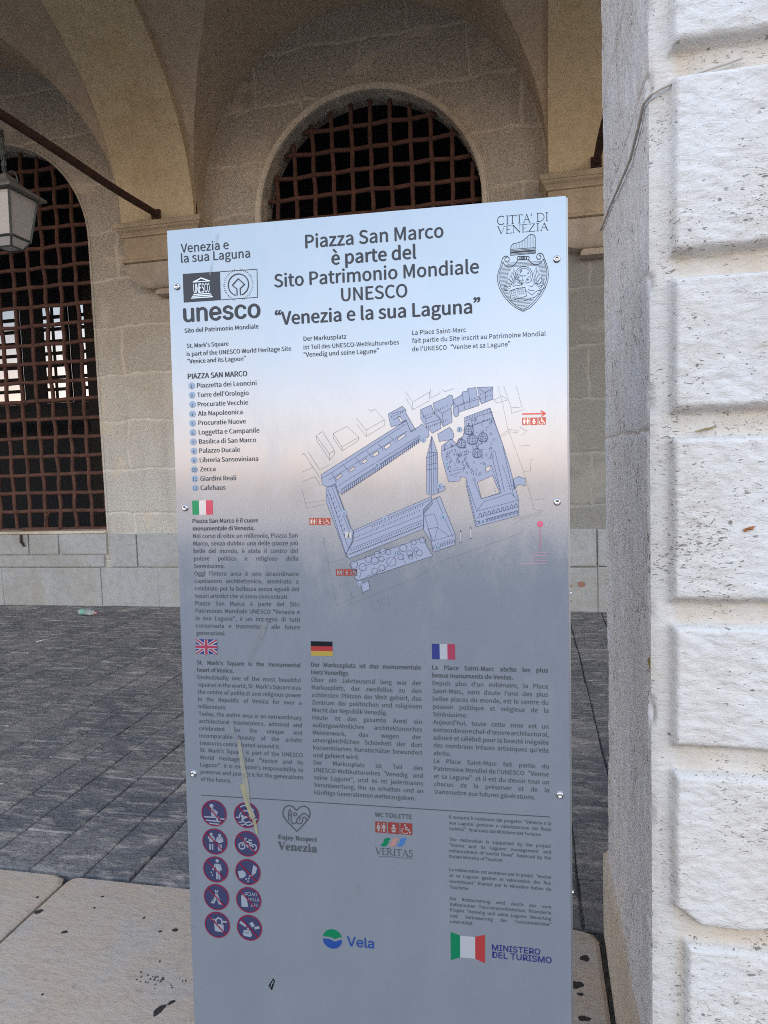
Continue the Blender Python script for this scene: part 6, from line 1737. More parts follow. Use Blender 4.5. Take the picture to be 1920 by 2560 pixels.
('S','navy',2,0.85,0,[(472.3,-350.1),(472.5,-353.1)]),
('S','navy',2,0.85,0,[(476.2,-348.8),(476.4,-351.9)]),
('S','navy',2,0.85,0,[(480.1,-347.6),(480.3,-350.6)]),
('S','navy',2,0.85,0,[(483.9,-346.4),(484.2,-349.4)]),
('S','navy',2,0.85,0,[(483.6,-366.9),(483.8,-369.9)]),
('S','navy',2,0.85,0,[(487.5,-365.7),(487.7,-368.7)]),
('S','navy',2,0.85,0,[(491.4,-364.4),(491.6,-367.5)]),
('S','navy',2,0.85,0,[(495.2,-363.2),(495.5,-366.2)]),
('S','navy',2,0.85,0,[(499.1,-362),(499.3,-365)]),
('S','navy',2,0.85,0,[(503,-360.7),(503.2,-363.7)]),
('S','navy',2,0.85,0,[(506.8,-359.5),(507.1,-362.5)]),
('S','navy',2,0.85,0,[(469.7,-372),(469.9,-375)]),
('S','navy',2,0.85,0,[(473.3,-370.7),(473.5,-373.7)]),
('S','navy',2,0.85,0,[(476.9,-369.4),(477.2,-372.5)]),
('S','navy',2,0.85,0,[(480.5,-368.2),(480.8,-371.2)]),
('S','navy',2,0.85,0,[(484.2,-366.9),(484.4,-370)]),
('S','navy',2,0.85,0,[(487.8,-365.7),(488,-368.7)]),
('S','navy',2,0.85,0,[(486.7,-343.7),(487,-346.8)]),
('S','navy',2,0.85,0,[(490.6,-342),(490.9,-345)]),
('S','navy',2,0.85,0,[(494.5,-340.2),(494.7,-343.2)]),
('S','navy',2,0.85,0,[(498.4,-338.4),(498.6,-341.4)]),
('S','navy',2,0.85,0,[(502.3,-336.7),(502.5,-339.7)]),
('S','navy',2,0.85,0,[(506.1,-334.9),(506.4,-337.9)]),
('S','navy',2,0.85,0,[(519.8,-338.1),(520,-341.1)]),
('S','navy',2,0.85,0,[(523.9,-336.4),(524.1,-339.4)]),
('S','navy',2,0.85,0,[(528,-334.6),(528.2,-337.6)]),
('S','navy',2,0.85,0,[(532.1,-332.9),(532.3,-335.9)]),
('S','navy',2,0.85,0,[(536.2,-331.2),(536.4,-334.1)]),
('S','navy',2,0.85,0,[(540.3,-329.4),(540.5,-332.4)]),
('S','navy',2,0.85,0,[(544.4,-327.7),(544.6,-330.7)]),
('S','navy',2,0.85,0,[(548.5,-325.9),(548.7,-328.9)]),
('S','navy',2,0.85,0,[(552.6,-324.2),(552.8,-327.2)]),
('S','navy',2,0.85,0,[(563.4,-318.2),(563.7,-321.1)]),
('S','navy',2,0.85,0,[(567.5,-316.7),(567.7,-319.7)]),
('S','navy',2,0.85,0,[(571.5,-315.2),(571.8,-318.2)]),
('S','navy',2,0.85,0,[(575.6,-313.8),(575.8,-316.8)]),
('S','navy',2,0.85,0,[(579.6,-312.3),(579.9,-315.3)]),
('S','navy',2,0.85,0,[(563.3,-326.3),(563.6,-329.2)]),
('S','navy',2,0.85,0,[(567.4,-324.8),(567.6,-327.8)]),
('S','navy',2,0.85,0,[(571.4,-323.3),(571.7,-326.3)]),
('S','navy',2,0.85,0,[(575.5,-321.9),(575.7,-324.9)]),
('S','navy',2,0.85,0,[(579.5,-320.4),(579.8,-323.4)]),
('S','navy',2,0.85,0,[(338.3,-562.5),(338.5,-565.6)]),
('S','navy',2,0.85,0,[(342.7,-560.7),(342.9,-563.8)]),
('S','navy',2,0.85,0,[(347,-558.9),(347.3,-562.1)]),
('S','navy',2,0.85,0,[(351.4,-557.2),(351.6,-560.3)]),
('S','navy',2,0.85,0,[(355.8,-555.4),(356,-558.5)]),
('S','navy',2,0.85,0,[(360.2,-553.7),(360.4,-556.8)]),
('S','navy',2,0.85,0,[(364.5,-551.9),(364.7,-555)]),
('S','navy',2,0.85,0,[(368.9,-550.2),(369.1,-553.3)]),
('S','navy',2,0.85,0,[(373.2,-548.4),(373.4,-551.5)]),
('S','navy',2,0.85,0,[(377.5,-546.7),(377.8,-549.8)]),
('S','navy',2,0.85,0,[(381.9,-544.9),(382.1,-548)]),
('S','navy',2,0.85,0,[(386.2,-543.2),(386.4,-546.3)]),
('S','navy',2,0.85,0,[(390.5,-541.4),(390.7,-544.5)]),
('S','navy',2,0.85,0,[(394.8,-539.7),(395.1,-542.8)]),
('S','navy',2,0.85,0,[(399.2,-537.9),(399.4,-541)]),
('S','navy',2,0.85,0,[(403.5,-536.2),(403.7,-539.3)]),
('S','navy',2,0.85,0,[(407.8,-534.5),(408,-537.6)]),
('S','navy',2,0.85,0,[(412,-532.7),(412.3,-535.8)]),
('S','navy',2,0.85,0,[(416.3,-531),(416.6,-534.1)]),
('S','navy',2,0.85,0,[(420.6,-529.3),(420.8,-532.4)]),
('S','navy',2,0.85,0,[(424.9,-527.6),(425.1,-530.7)]),
('S','navy',2,0.85,0,[(429.2,-525.9),(429.4,-528.9)]),
('S','navy',2,0.85,0,[(433.4,-524.1),(433.6,-527.2)]),
('S','navy',2,0.85,0,[(437.7,-522.4),(437.9,-525.5)]),
('S','navy',2,0.85,0,[(441.9,-520.7),(442.2,-523.8)]),
('S','navy',2,0.85,0,[(446.2,-519),(446.4,-522.1)]),
('S','navy',2,0.85,0,[(450.4,-517.3),(450.6,-520.4)]),
('S','navy',2,0.85,0,[(454.7,-515.6),(454.9,-518.6)]),
('S','navy',2,0.85,0,[(477.4,-577.2),(477.6,-580.2)]),
('S','navy',2,0.85,0,[(481.6,-575.8),(481.8,-578.9)]),
('S','navy',2,0.85,0,[(485.8,-574.4),(486,-577.5)]),
('S','navy',2,0.85,0,[(490,-573),(490.2,-576.1)]),
('S','navy',2,0.85,0,[(494.2,-571.7),(494.4,-574.7)]),
('S','navy',2,0.85,0,[(498.3,-570.3),(498.6,-573.3)]),
('S','navy',2,0.85,0,[(502.5,-568.9),(502.7,-572)]),
('S','navy',2,0.85,0,[(506.7,-567.5),(506.9,-570.6)]),
('S','navy',2,0.85,0,[(510.8,-566.2),(511.1,-569.2)]),
('S','navy',2,0.85,0,[(580.8,-440.7),(581,-443.7)]),
('S','navy',2,0.85,0,[(582.3,-445.6),(582.5,-448.6)]),
('S','navy',2,0.85,0,[(583.9,-450.6),(584.1,-453.6)]),
('S','navy',2,0.85,0,[(585.4,-455.5),(585.7,-458.5)]),
('S','navy',2,0.85,0,[(587,-460.4),(587.2,-463.4)]),
('S','navy',2,0.85,0,[(588.5,-465.4),(588.8,-468.4)]),
('S','navy',2,0.85,0,[(590.1,-470.3),(590.3,-473.3)]),
('S','navy',2,0.85,0,[(591.6,-475.2),(591.9,-478.2)]),
('S','navy',2,0.85,0,[(593.2,-480.2),(593.4,-483.2)]),
('S','navy',2,0.85,0,[(599.6,-441.1),(599.8,-444.1)]),
('S','navy',2,0.85,0,[(601.1,-446),(601.3,-449)]),
('S','navy',2,0.85,0,[(602.7,-451),(602.9,-454)]),
('S','navy',2,0.85,0,[(604.2,-455.9),(604.4,-458.9)]),
('S','navy',2,0.85,0,[(605.8,-460.8),(606,-463.8)]),
('S','navy',2,0.85,0,[(607.3,-465.7),(607.5,-468.7)]),
('S','navy',2,0.85,0,[(608.9,-470.6),(609.1,-473.6)]),
('S','navy',2,0.85,0,[(610.4,-475.6),(610.6,-478.6)]),
('S','navy',2,0.85,0,[(612,-480.5),(612.2,-483.5)]),
('S','navy',2,0.85,0,[(584.3,-478.9),(584.6,-481.9)]),
('S','navy',2,0.85,0,[(585.9,-483.8),(586.1,-486.9)]),
('S','navy',2,0.85,0,[(300.6,-491),(300.9,-494.1)]),
('S','navy',2,0.85,0,[(303.4,-499),(303.6,-502.1)]),
('S','navy',2,0.85,0,[(306.1,-507),(306.3,-510.1)]),
('S','navy',2,0.85,0,[(308.8,-515),(309,-518.1)]),
('S','navy',2,0.85,0,[(311.6,-523),(311.8,-526.1)]),
('S','navy',2,0.85,0,[(314.3,-531),(314.5,-534.1)]),
('S','navy',2,0.85,0,[(317,-539),(317.2,-542.1)]),
('S','navy',2,0.85,0,[(319.7,-547),(320,-550.1)]),
('S','navy',2,0.85,0,[(322.5,-555),(322.7,-558.1)]),
('S','navy',2,0.85,0,[(294.9,-485.2),(295.2,-488.3)]),
('S','navy',2,0.85,0,[(297.7,-493.2),(297.9,-496.3)]),
('S','navy',2,0.85,0,[(300.4,-501.2),(300.6,-504.4)]),
('S','navy',2,0.85,0,[(303.1,-509.2),(303.3,-512.4)]),
('S','navy',2,0.85,0,[(305.9,-517.2),(306.1,-520.4)]),
('S','navy',2,0.85,0,[(308.6,-525.2),(308.8,-528.4)]),
('S','navy',2,0.85,0,[(311.3,-533.2),(311.5,-536.4)]),
('S','navy',2,0.85,0,[(314,-541.2),(314.3,-544.4)]),
('S','navy',2,0.85,0,[(316.8,-549.2),(317,-552.4)]),
('S','navy',2,0.85,0,[(319.5,-557.2),(319.7,-560.4)]),
('S','navy',2,0.85,0,[(370.5,-542.8),(370.7,-546)]),
('S','navy',2,0.85,0,[(374.8,-541),(375,-544.1)]),
('S','navy',2,0.85,0,[(379.1,-539.2),(379.4,-542.3)]),
('S','navy',2,0.85,0,[(383.5,-537.4),(383.7,-540.5)]),
('S','navy',2,0.85,0,[(387.8,-535.6),(388,-538.8)]),
('S','navy',2,0.85,0,[(392.1,-533.9),(392.3,-537)]),
('S','navy',2,0.85,0,[(396.4,-532.1),(396.6,-535.2)]),
('S','navy',2,0.85,0,[(400.7,-530.3),(401,-533.4)]),
('S','navy',2,0.85,0,[(405,-528.5),(405.3,-531.6)]),
('S','navy',2,0.85,0,[(409.3,-526.7),(409.5,-529.8)]),
('S','navy',2,0.85,0,[(413.6,-524.9),(413.8,-528)]),
('S','navy',2,0.85,0,[(417.9,-523.2),(418.1,-526.2)]),
('S','navy',2,0.85,0,[(422.2,-521.4),(422.4,-524.5)]),
('S','navy',2,0.85,0,[(426.5,-519.6),(426.7,-522.7)]),
('S','navy',2,0.85,0,[(430.7,-517.8),(430.9,-520.9)]),
('S','navy',2,0.85,0,[(435,-516.1),(435.2,-519.1)]),
('S','navy',2,0.85,0,[(439.2,-514.3),(439.5,-517.4)]),
('S','navy',2,0.85,0,[(443.5,-512.5),(443.7,-515.6)]),
('S','navy',2,0.85,0,[(447.7,-510.8),(448,-513.9)]),
('S','navy',2,0.85,0,[(452,-509),(452.2,-512.1)]),
('S','navy',2,0.85,0,[(456.2,-507.3),(456.4,-510.3)]),
('S','navy',2,0.85,0,[(460.4,-505.5),(460.7,-508.6)]),
('P','mapblue',2,[[(550.4,-381.4),(550,-383.5),(548.7,-385.3),(546.7,-386.7),(544.2,-387.5),(541.5,-387.6),(538.9,-387),(536.7,-385.8),(535.1,-384),(534.2,-381.9),(534.3,-379.3),(535.2,-376.4),(536.9,-374),(539.1,-372.4),(541.7,-371.7),(544.4,-372.1),(546.8,-373.4),(548.8,-375.5),(550,-378.3)]]),
('S','navy',3,0.94,1,[(550.4,-381.4),(550,-383.5),(548.7,-385.3),(546.7,-386.7),(544.2,-387.5),(541.5,-387.6),(538.9,-387),(536.7,-385.8),(535.1,-384),(534.2,-381.9),(534.3,-379.3),(535.2,-376.4),(536.9,-374),(539.1,-372.4),(541.7,-371.7),(544.4,-372.1),(546.8,-373.4),(548.8,-375.5),(550,-378.3)]),
('S','navy',3,0.59,0,[(541.2,-372.1),(537.4,-379.3),(537.7,-387.1)]),
('S','navy',3,0.59,0,[(542.4,-372.1),(542.3,-379.5),(542.2,-387.2)]),
('S','navy',3,0.59,0,[(543.6,-372.2),(547.2,-379.6),(546.7,-387.4)]),
('S','navy',3,0.59,0,[(535.4,-377.2),(542.3,-378.8),(549.3,-377.7)]),
('S','navy',3,0.59,0,[(535.4,-381.3),(542.3,-382.9),(549.2,-381.7)]),
('S','navy',3,0.59,0,[(535.3,-385),(542.2,-386.6),(549.2,-385.4)]),
('S','navy',3,0.68,0,[(542.4,-372.1),(542.5,-367.2)]),
('S','navy',3,0.68,0,[(540.6,-368.8),(544.4,-368.9)]),
('P','mapblue',2,[[(557,-397.9),(556.5,-400.1),(555.1,-402.1),(553,-403.6),(550.4,-404.5),(547.5,-404.6),(544.7,-403.9),(542.4,-402.6),(540.6,-400.7),(539.7,-398.6),(539.8,-395.8),(540.7,-392.7),(542.5,-390.1),(544.9,-388.4),(547.7,-387.6),(550.6,-388),(553.2,-389.4),(555.2,-391.7),(556.6,-394.6)]]),
('S','navy',3,0.94,1,[(557,-397.9),(556.5,-400.1),(555.1,-402.1),(553,-403.6),(550.4,-404.5),(547.5,-404.6),(544.7,-403.9),(542.4,-402.6),(540.6,-400.7),(539.7,-398.6),(539.8,-395.8),(540.7,-392.7),(542.5,-390.1),(544.9,-388.4),(547.7,-387.6),(550.6,-388),(553.2,-389.4),(555.2,-391.7),(556.6,-394.6)]),
('S','navy',3,0.59,0,[(547.1,-388),(543.1,-395.7),(543.4,-404)]),
('S','navy',3,0.59,0,[(548.4,-388.1),(548.3,-395.9),(548.2,-404.2)]),
('S','navy',3,0.59,0,[(549.8,-388.1),(553.5,-396.1),(553,-404.3)]),
('S','navy',3,0.59,0,[(541,-393.5),(548.4,-395.1),(555.7,-393.9)]),
('S','navy',3,0.59,0,[(540.9,-397.9),(548.3,-399.4),(555.7,-398.3)]),
('S','navy',3,0.59,0,[(540.9,-401.8),(548.2,-403.4),(555.6,-402.2)]),
('S','navy',3,0.68,0,[(548.4,-388.1),(548.5,-382.8)]),
('S','navy',3,0.68,0,[(546.6,-384.5),(550.4,-384.6)]),
('P','mapblue',2,[[(574.6,-394.3),(574.1,-396.4),(572.8,-398.3),(570.9,-399.7),(568.4,-400.5),(565.8,-400.6),(563.2,-400),(561,-398.7),(559.3,-397),(558.5,-394.9),(558.5,-392.3),(559.4,-389.4),(561.1,-387),(563.3,-385.4),(565.9,-384.7),(568.6,-385.1),(571,-386.4),(572.9,-388.5),(574.2,-391.3)]]),
('S','navy',3,0.94,1,[(574.6,-394.3),(574.1,-396.4),(572.8,-398.3),(570.9,-399.7),(568.4,-400.5),(565.8,-400.6),(563.2,-400),(561,-398.7),(559.3,-397),(558.5,-394.9),(558.5,-392.3),(559.4,-389.4),(561.1,-387),(563.3,-385.4),(565.9,-384.7),(568.6,-385.1),(571,-386.4),(572.9,-388.5),(574.2,-391.3)]),
('S','navy',3,0.59,0,[(565.4,-385.1),(561.7,-392.3),(562,-400.1)]),
('S','navy',3,0.59,0,[(566.6,-385.1),(566.5,-392.5),(566.4,-400.2)]),
('S','navy',3,0.59,0,[(567.8,-385.2),(571.4,-392.6),(570.9,-400.3)]),
('S','navy',3,0.59,0,[(559.7,-390.2),(566.5,-391.8),(573.4,-390.6)]),
('S','navy',3,0.59,0,[(559.6,-394.3),(566.5,-395.9),(573.4,-394.7)]),
('S','navy',3,0.59,0,[(559.6,-398),(566.4,-399.5),(573.3,-398.4)]),
('S','navy',3,0.68,0,[(566.6,-385.1),(566.7,-380.3)]),
('S','navy',3,0.68,0,[(564.8,-381.8),(568.5,-381.9)]),
('P','mapblue',2,[[(537.4,-404.1),(536.9,-406.1),(535.7,-407.9),(533.8,-409.2),(531.5,-409.9),(529,-410),(526.6,-409.5),(524.5,-408.3),(523,-406.7),(522.2,-404.7),(522.2,-402.3),(523,-399.6),(524.6,-397.3),(526.7,-395.8),(529.2,-395.1),(531.7,-395.5),(534,-396.7),(535.8,-398.7),(537,-401.3)]]),
('S','navy',3,0.94,1,[(537.4,-404.1),(536.9,-406.1),(535.7,-407.9),(533.8,-409.2),(531.5,-409.9),(529,-410),(526.6,-409.5),(524.5,-408.3),(523,-406.7),(522.2,-404.7),(522.2,-402.3),(523,-399.6),(524.6,-397.3),(526.7,-395.8),(529.2,-395.1),(531.7,-395.5),(534,-396.7),(535.8,-398.7),(537,-401.3)]),
('S','navy',3,0.59,0,[(528.7,-395.5),(525.2,-402.3),(525.4,-409.6)]),
('S','navy',3,0.59,0,[(529.8,-395.5),(529.7,-402.4),(529.6,-409.7)]),
('S','navy',3,0.59,0,[(531,-395.6),(534.3,-402.5),(533.8,-409.8)]),
('S','navy',3,0.59,0,[(523.3,-400.3),(529.7,-401.9),(536.3,-400.7)]),
('S','navy',3,0.59,0,[(523.2,-404.1),(529.7,-405.7),(536.2,-404.5)]),
('S','navy',3,0.59,0,[(523.2,-407.6),(529.6,-409.1),(536.2,-407.9)]),
('S','navy',3,0.68,0,[(529.8,-395.5),(529.9,-390.9)]),
('S','navy',3,0.68,0,[(528,-392.4),(531.8,-392.5)]),
('P','mapblue',2,[[(564.8,-421.2),(564.3,-423.4),(563,-425.2),(561.1,-426.6),(558.6,-427.4),(555.9,-427.5),(553.3,-426.9),(551.1,-425.7),(549.5,-424),(548.6,-421.9),(548.7,-419.3),(549.6,-416.4),(551.3,-414),(553.5,-412.3),(556.1,-411.7),(558.8,-412),(561.2,-413.3),(563.2,-415.4),(564.4,-418.2)]]),
('S','navy',3,0.94,1,[(564.8,-421.2),(564.3,-423.4),(563,-425.2),(561.1,-426.6),(558.6,-427.4),(555.9,-427.5),(553.3,-426.9),(551.1,-425.7),(549.5,-424),(548.6,-421.9),(548.7,-419.3),(549.6,-416.4),(551.3,-414),(553.5,-412.3),(556.1,-411.7),(558.8,-412),(561.2,-413.3),(563.2,-415.4),(564.4,-418.2)]),
('S','navy',3,0.59,0,[(555.6,-412),(551.8,-419.3),(552.1,-427.1)]),
('S','navy',3,0.59,0,[(556.8,-412),(556.7,-419.4),(556.6,-427.2)]),
('S','navy',3,0.59,0,[(558,-412.1),(561.6,-419.5),(561.1,-427.3)]),
('S','navy',3,0.59,0,[(549.8,-417.2),(556.7,-418.7),(563.6,-417.5)]),
('S','navy',3,0.59,0,[(549.8,-421.3),(556.7,-422.8),(563.6,-421.6)]),
('S','navy',3,0.59,0,[(549.7,-425),(556.6,-426.5),(563.5,-425.3)]),
('S','navy',3,0.68,0,[(556.8,-412),(556.9,-407.1)]),
('S','navy',3,0.68,0,[(555,-408.7),(558.7,-408.8)]),
('P','mapblue',2,[[(342.1,-612.4),(342.1,-614.5),(340.7,-616.2),(339.3,-618),(337.1,-618.5),(335,-619.1),(333,-618.1),(331,-617.3),(330,-615.4),(328.9,-613.5),(329.4,-611.3),(329.8,-609.2),(331.5,-607.8),(333.1,-606.2),(335.3,-606.1),(337.5,-605.9),(339.3,-607.1),(341.2,-608.2),(341.8,-610.3)]]),
('S','navy',3,0.71,1,[(342.1,-612.4),(342.1,-614.5),(340.7,-616.2),(339.3,-618),(337.1,-618.5),(335,-619.1),(333,-618.1),(331,-617.3),(330,-615.4),(328.9,-613.5),(329.4,-611.3),(329.8,-609.2),(331.5,-607.8),(333.1,-606.2),(335.3,-606.1),(337.5,-605.9),(339.3,-607.1),(341.2,-608.2),(341.8,-610.3)]),
('P','mapblue',2,[[(357.9,-616.6),(358,-618.8),(356.5,-620.5),(355.2,-622.2),(353,-622.7),(350.9,-623.3),(348.9,-622.4),(346.8,-621.6),(345.9,-619.6),(344.8,-617.7),(345.3,-615.6),(345.6,-613.4),(347.4,-612),(349,-610.5),(351.2,-610.4),(353.4,-610.1),(355.2,-611.4),(357,-612.5),(357.6,-614.6)]]),
('S','navy',3,0.71,1,[(357.9,-616.6),(358,-618.8),(356.5,-620.5),(355.2,-622.2),(353,-622.7),(350.9,-623.3),(348.9,-622.4),(346.8,-621.6),(345.9,-619.6),(344.8,-617.7),(345.3,-615.6),(345.6,-613.4),(347.4,-612),(349,-610.5),(351.2,-610.4),(353.4,-610.1),(355.2,-611.4),(357,-612.5),(357.6,-614.6)]),
('P','mapblue',2,[[(367.8,-602.4),(367.8,-604.3),(366.5,-605.9),(365.3,-607.5),(363.3,-607.9),(361.3,-608.4),(359.6,-607.6),(357.7,-606.9),(356.9,-605.1),(355.9,-603.4),(356.3,-601.4),(356.6,-599.5),(358.2,-598.2),(359.6,-596.8),(361.6,-596.7),(363.6,-596.5),(365.2,-597.6),(366.9,-598.6),(367.5,-600.5)]]),
('S','navy',3,0.71,1,[(367.8,-602.4),(367.8,-604.3),(366.5,-605.9),(365.3,-607.5),(363.3,-607.9),(361.3,-608.4),(359.6,-607.6),(357.7,-606.9),(356.9,-605.1),(355.9,-603.4),(356.3,-601.4),(356.6,-599.5),(358.2,-598.2),(359.6,-596.8),(361.6,-596.7),(363.6,-596.5),(365.2,-597.6),(366.9,-598.6),(367.5,-600.5)]),
('P','mapblue',2,[[(379.8,-605.2),(379.8,-607.4),(378.4,-609),(377,-610.8),(374.9,-611.3),(372.8,-611.9),(370.8,-610.9),(368.8,-610.1),(367.8,-608.2),(366.7,-606.3),(367.2,-604.2),(367.6,-602),(369.3,-600.6),(370.9,-599.1),(373.1,-599),(375.2,-598.7),(377,-600),(378.9,-601.1),(379.5,-603.2)]]),
('S','navy',3,0.71,1,[(379.8,-605.2),(379.8,-607.4),(378.4,-609),(377,-610.8),(374.9,-611.3),(372.8,-611.9),(370.8,-610.9),(368.8,-610.1),(367.8,-608.2),(366.7,-606.3),(367.2,-604.2),(367.6,-602),(369.3,-600.6),(370.9,-599.1),(373.1,-599),(375.2,-598.7),(377,-600),(378.9,-601.1),(379.5,-603.2)]),
('P','mapblue',2,[[(383.2,-593.9),(383.2,-595.6),(382,-597),(380.9,-598.4),(379.2,-598.8),(377.4,-599.3),(375.8,-598.5),(374.2,-597.9),(373.4,-596.3),(372.5,-594.7),(372.9,-593),(373.2,-591.2),(374.6,-590.1),(375.9,-588.8),(377.7,-588.8),(379.5,-588.6),(380.9,-589.6),(382.4,-590.5),(382.9,-592.2)]]),
('S','navy',3,0.71,1,[(383.2,-593.9),(383.2,-595.6),(382,-597),(380.9,-598.4),(379.2,-598.8),(377.4,-599.3),(375.8,-598.5),(374.2,-597.9),(373.4,-596.3),(372.5,-594.7),(372.9,-593),(373.2,-591.2),(374.6,-590.1),(375.9,-588.8),(377.7,-588.8),(379.5,-588.6),(380.9,-589.6),(382.4,-590.5),(382.9,-592.2)]),
('P','mapblue',2,[[(394.2,-588.2),(394.2,-590),(393,-591.3),(391.9,-592.8),(390.2,-593.1),(388.4,-593.6),(386.8,-592.9),(385.2,-592.2),(384.4,-590.6),(383.5,-589.1),(383.9,-587.4),(384.2,-585.6),(385.6,-584.4),(386.9,-583.2),(388.7,-583.1),(390.5,-582.9),(391.9,-583.9),(393.4,-584.9),(393.9,-586.6)]]),
('S','navy',3,0.71,1,[(394.2,-588.2),(394.2,-590),(393,-591.3),(391.9,-592.8),(390.2,-593.1),(388.4,-593.6),(386.8,-592.9),(385.2,-592.2),(384.4,-590.6),(383.5,-589.1),(383.9,-587.4),(384.2,-585.6),(385.6,-584.4),(386.9,-583.2),(388.7,-583.1),(390.5,-582.9),(391.9,-583.9),(393.4,-584.9),(393.9,-586.6)]),
('P','mapblue',2,[[(390.4,-601.8),(390.5,-603.4),(389.4,-604.6),(388.5,-605.9),(386.9,-606.2),(385.4,-606.6),(383.9,-606),(382.5,-605.4),(381.8,-604),(381,-602.6),(381.4,-601),(381.6,-599.5),(382.8,-598.5),(384,-597.3),(385.6,-597.3),(387.2,-597.1),(388.5,-598),(389.8,-598.8),(390.2,-600.3)]]),
('S','navy',3,0.71,1,[(390.4,-601.8),(390.5,-603.4),(389.4,-604.6),(388.5,-605.9),(386.9,-606.2),(385.4,-606.6),(383.9,-606),(382.5,-605.4),(381.8,-604),(381,-602.6),(381.4,-601),(381.6,-599.5),(382.8,-598.5),(384,-597.3),(385.6,-597.3),(387.2,-597.1),(388.5,-598),(389.8,-598.8),(390.2,-600.3)]),
('P','mapblue',2,[[(402.7,-589.6),(402.7,-591.2),(401.7,-592.4),(400.7,-593.7),(399.2,-594),(397.6,-594.5),(396.2,-593.8),(394.7,-593.2),(394.1,-591.8),(393.3,-590.4),(393.6,-588.9),(393.9,-587.3),(395.1,-586.3),(396.2,-585.2),(397.8,-585.1),(399.4,-584.9),(400.7,-585.8),(402,-586.7),(402.5,-588.2)]]),
('S','navy',3,0.71,1,[(402.7,-589.6),(402.7,-591.2),(401.7,-592.4),(400.7,-593.7),(399.2,-594),(397.6,-594.5),(396.2,-593.8),(394.7,-593.2),(394.1,-591.8),(393.3,-590.4),(393.6,-588.9),(393.9,-587.3),(395.1,-586.3),(396.2,-585.2),(397.8,-585.1),(399.4,-584.9),(400.7,-585.8),(402,-586.7),(402.5,-588.2)]),
('P','mapblue',2,[[(411.5,-606.6),(411.5,-609.3),(409.7,-611.5),(408,-613.7),(405.3,-614.3),(402.6,-615.1),(400.1,-613.9),(397.6,-612.8),(396.4,-610.4),(395,-608),(395.6,-605.3),(396.1,-602.6),(398.2,-600.8),(400.2,-598.8),(403,-598.7),(405.8,-598.4),(408,-600),(410.3,-601.4),(411.1,-604)]]),
('S','navy',3,0.71,1,[(411.5,-606.6),(411.5,-609.3),(409.7,-611.5),(408,-613.7),(405.3,-614.3),(402.6,-615.1),(400.1,-613.9),(397.6,-612.8),(396.4,-610.4),(395,-608),(395.6,-605.3),(396.1,-602.6),(398.2,-600.8),(400.2,-598.8),(403,-598.7),(405.8,-598.4),(408,-600),(410.3,-601.4),(411.1,-604)]),
('P','mapblue',2,[[(431.5,-582.6),(431.5,-584.8),(430.1,-586.4),(428.8,-588.2),(426.7,-588.6),(424.6,-589.2),(422.7,-588.3),(420.7,-587.5),(419.7,-585.6),(418.7,-583.7),(419.1,-581.6),(419.5,-579.5),(421.1,-578.1),(422.7,-576.6),(424.9,-576.5),(427,-576.2),(428.8,-577.5),(430.6,-578.6),(431.2,-580.6)]]),
('S','navy',3,0.71,1,[(431.5,-582.6),(431.5,-584.8),(430.1,-586.4),(428.8,-588.2),(426.7,-588.6),(424.6,-589.2),(422.7,-588.3),(420.7,-587.5),(419.7,-585.6),(418.7,-583.7),(419.1,-581.6),(419.5,-579.5),(421.1,-578.1),(422.7,-576.6),(424.9,-576.5),(427,-576.2),(428.8,-577.5),(430.6,-578.6),(431.2,-580.6)]),
('P','mapblue',2,[[(425.8,-598.1),(425.9,-599.9),(424.7,-601.2),(423.6,-602.7),(421.9,-603),(420.2,-603.5),(418.6,-602.8),(416.9,-602.1),(416.2,-600.5),(415.3,-599),(415.7,-597.3),(416,-595.5),(417.3,-594.4),(418.6,-593.1),(420.4,-593.1),(422.2,-592.9),(423.6,-593.9),(425.1,-594.8),(425.6,-596.5)]]),
('S','navy',3,0.71,1,[(425.8,-598.1),(425.9,-599.9),(424.7,-601.2),(423.6,-602.7),(421.9,-603),(420.2,-603.5),(418.6,-602.8),(416.9,-602.1),(416.2,-600.5),(415.3,-599),(415.7,-597.3),(416,-595.5),(417.3,-594.4),(418.6,-593.1),(420.4,-593.1),(422.2,-592.9),(423.6,-593.9),(425.1,-594.8),(425.6,-596.5)]),
('P','mapblue',2,[[(441.5,-592.5),(441.5,-594.3),(440.4,-595.6),(439.3,-597),(437.6,-597.4),(435.8,-597.9),(434.3,-597.1),(432.6,-596.5),(431.9,-594.9),(431,-593.4),(431.4,-591.7),(431.7,-589.9),(433,-588.8),(434.3,-587.5),(436.1,-587.5),(437.8,-587.3),(439.3,-588.3),(440.7,-589.2),(441.2,-590.9)]]),
('S','navy',3,0.71,1,[(441.5,-592.5),(441.5,-594.3),(440.4,-595.6),(439.3,-597),(437.6,-597.4),(435.8,-597.9),(434.3,-597.1),(432.6,-596.5),(431.9,-594.9),(431,-593.4),(431.4,-591.7),(431.7,-589.9),(433,-588.8),(434.3,-587.5),(436.1,-587.5),(437.8,-587.3),(439.3,-588.3),(440.7,-589.2),(441.2,-590.9)]),
('P','mapblue',2,[[(448.3,-572.9),(448.3,-574.4),(447.3,-575.6),(446.4,-576.9),(444.8,-577.2),(443.3,-577.6),(441.9,-577),(440.5,-576.4),(439.8,-575),(439,-573.6),(439.4,-572.1),(439.6,-570.5),(440.8,-569.5),(441.9,-568.4),(443.5,-568.4),(445.1,-568.2),(446.3,-569.1),(447.7,-569.9),(448.1,-571.4)]]),
('S','navy',3,0.71,1,[(448.3,-572.9),(448.3,-574.4),(447.3,-575.6),(446.4,-576.9),(444.8,-577.2),(443.3,-577.6),(441.9,-577),(440.5,-576.4),(439.8,-575),(439,-573.6),(439.4,-572.1),(439.6,-570.5),(440.8,-569.5),(441.9,-568.4),(443.5,-568.4),(445.1,-568.2),(446.3,-569.1),(447.7,-569.9),(448.1,-571.4)]),
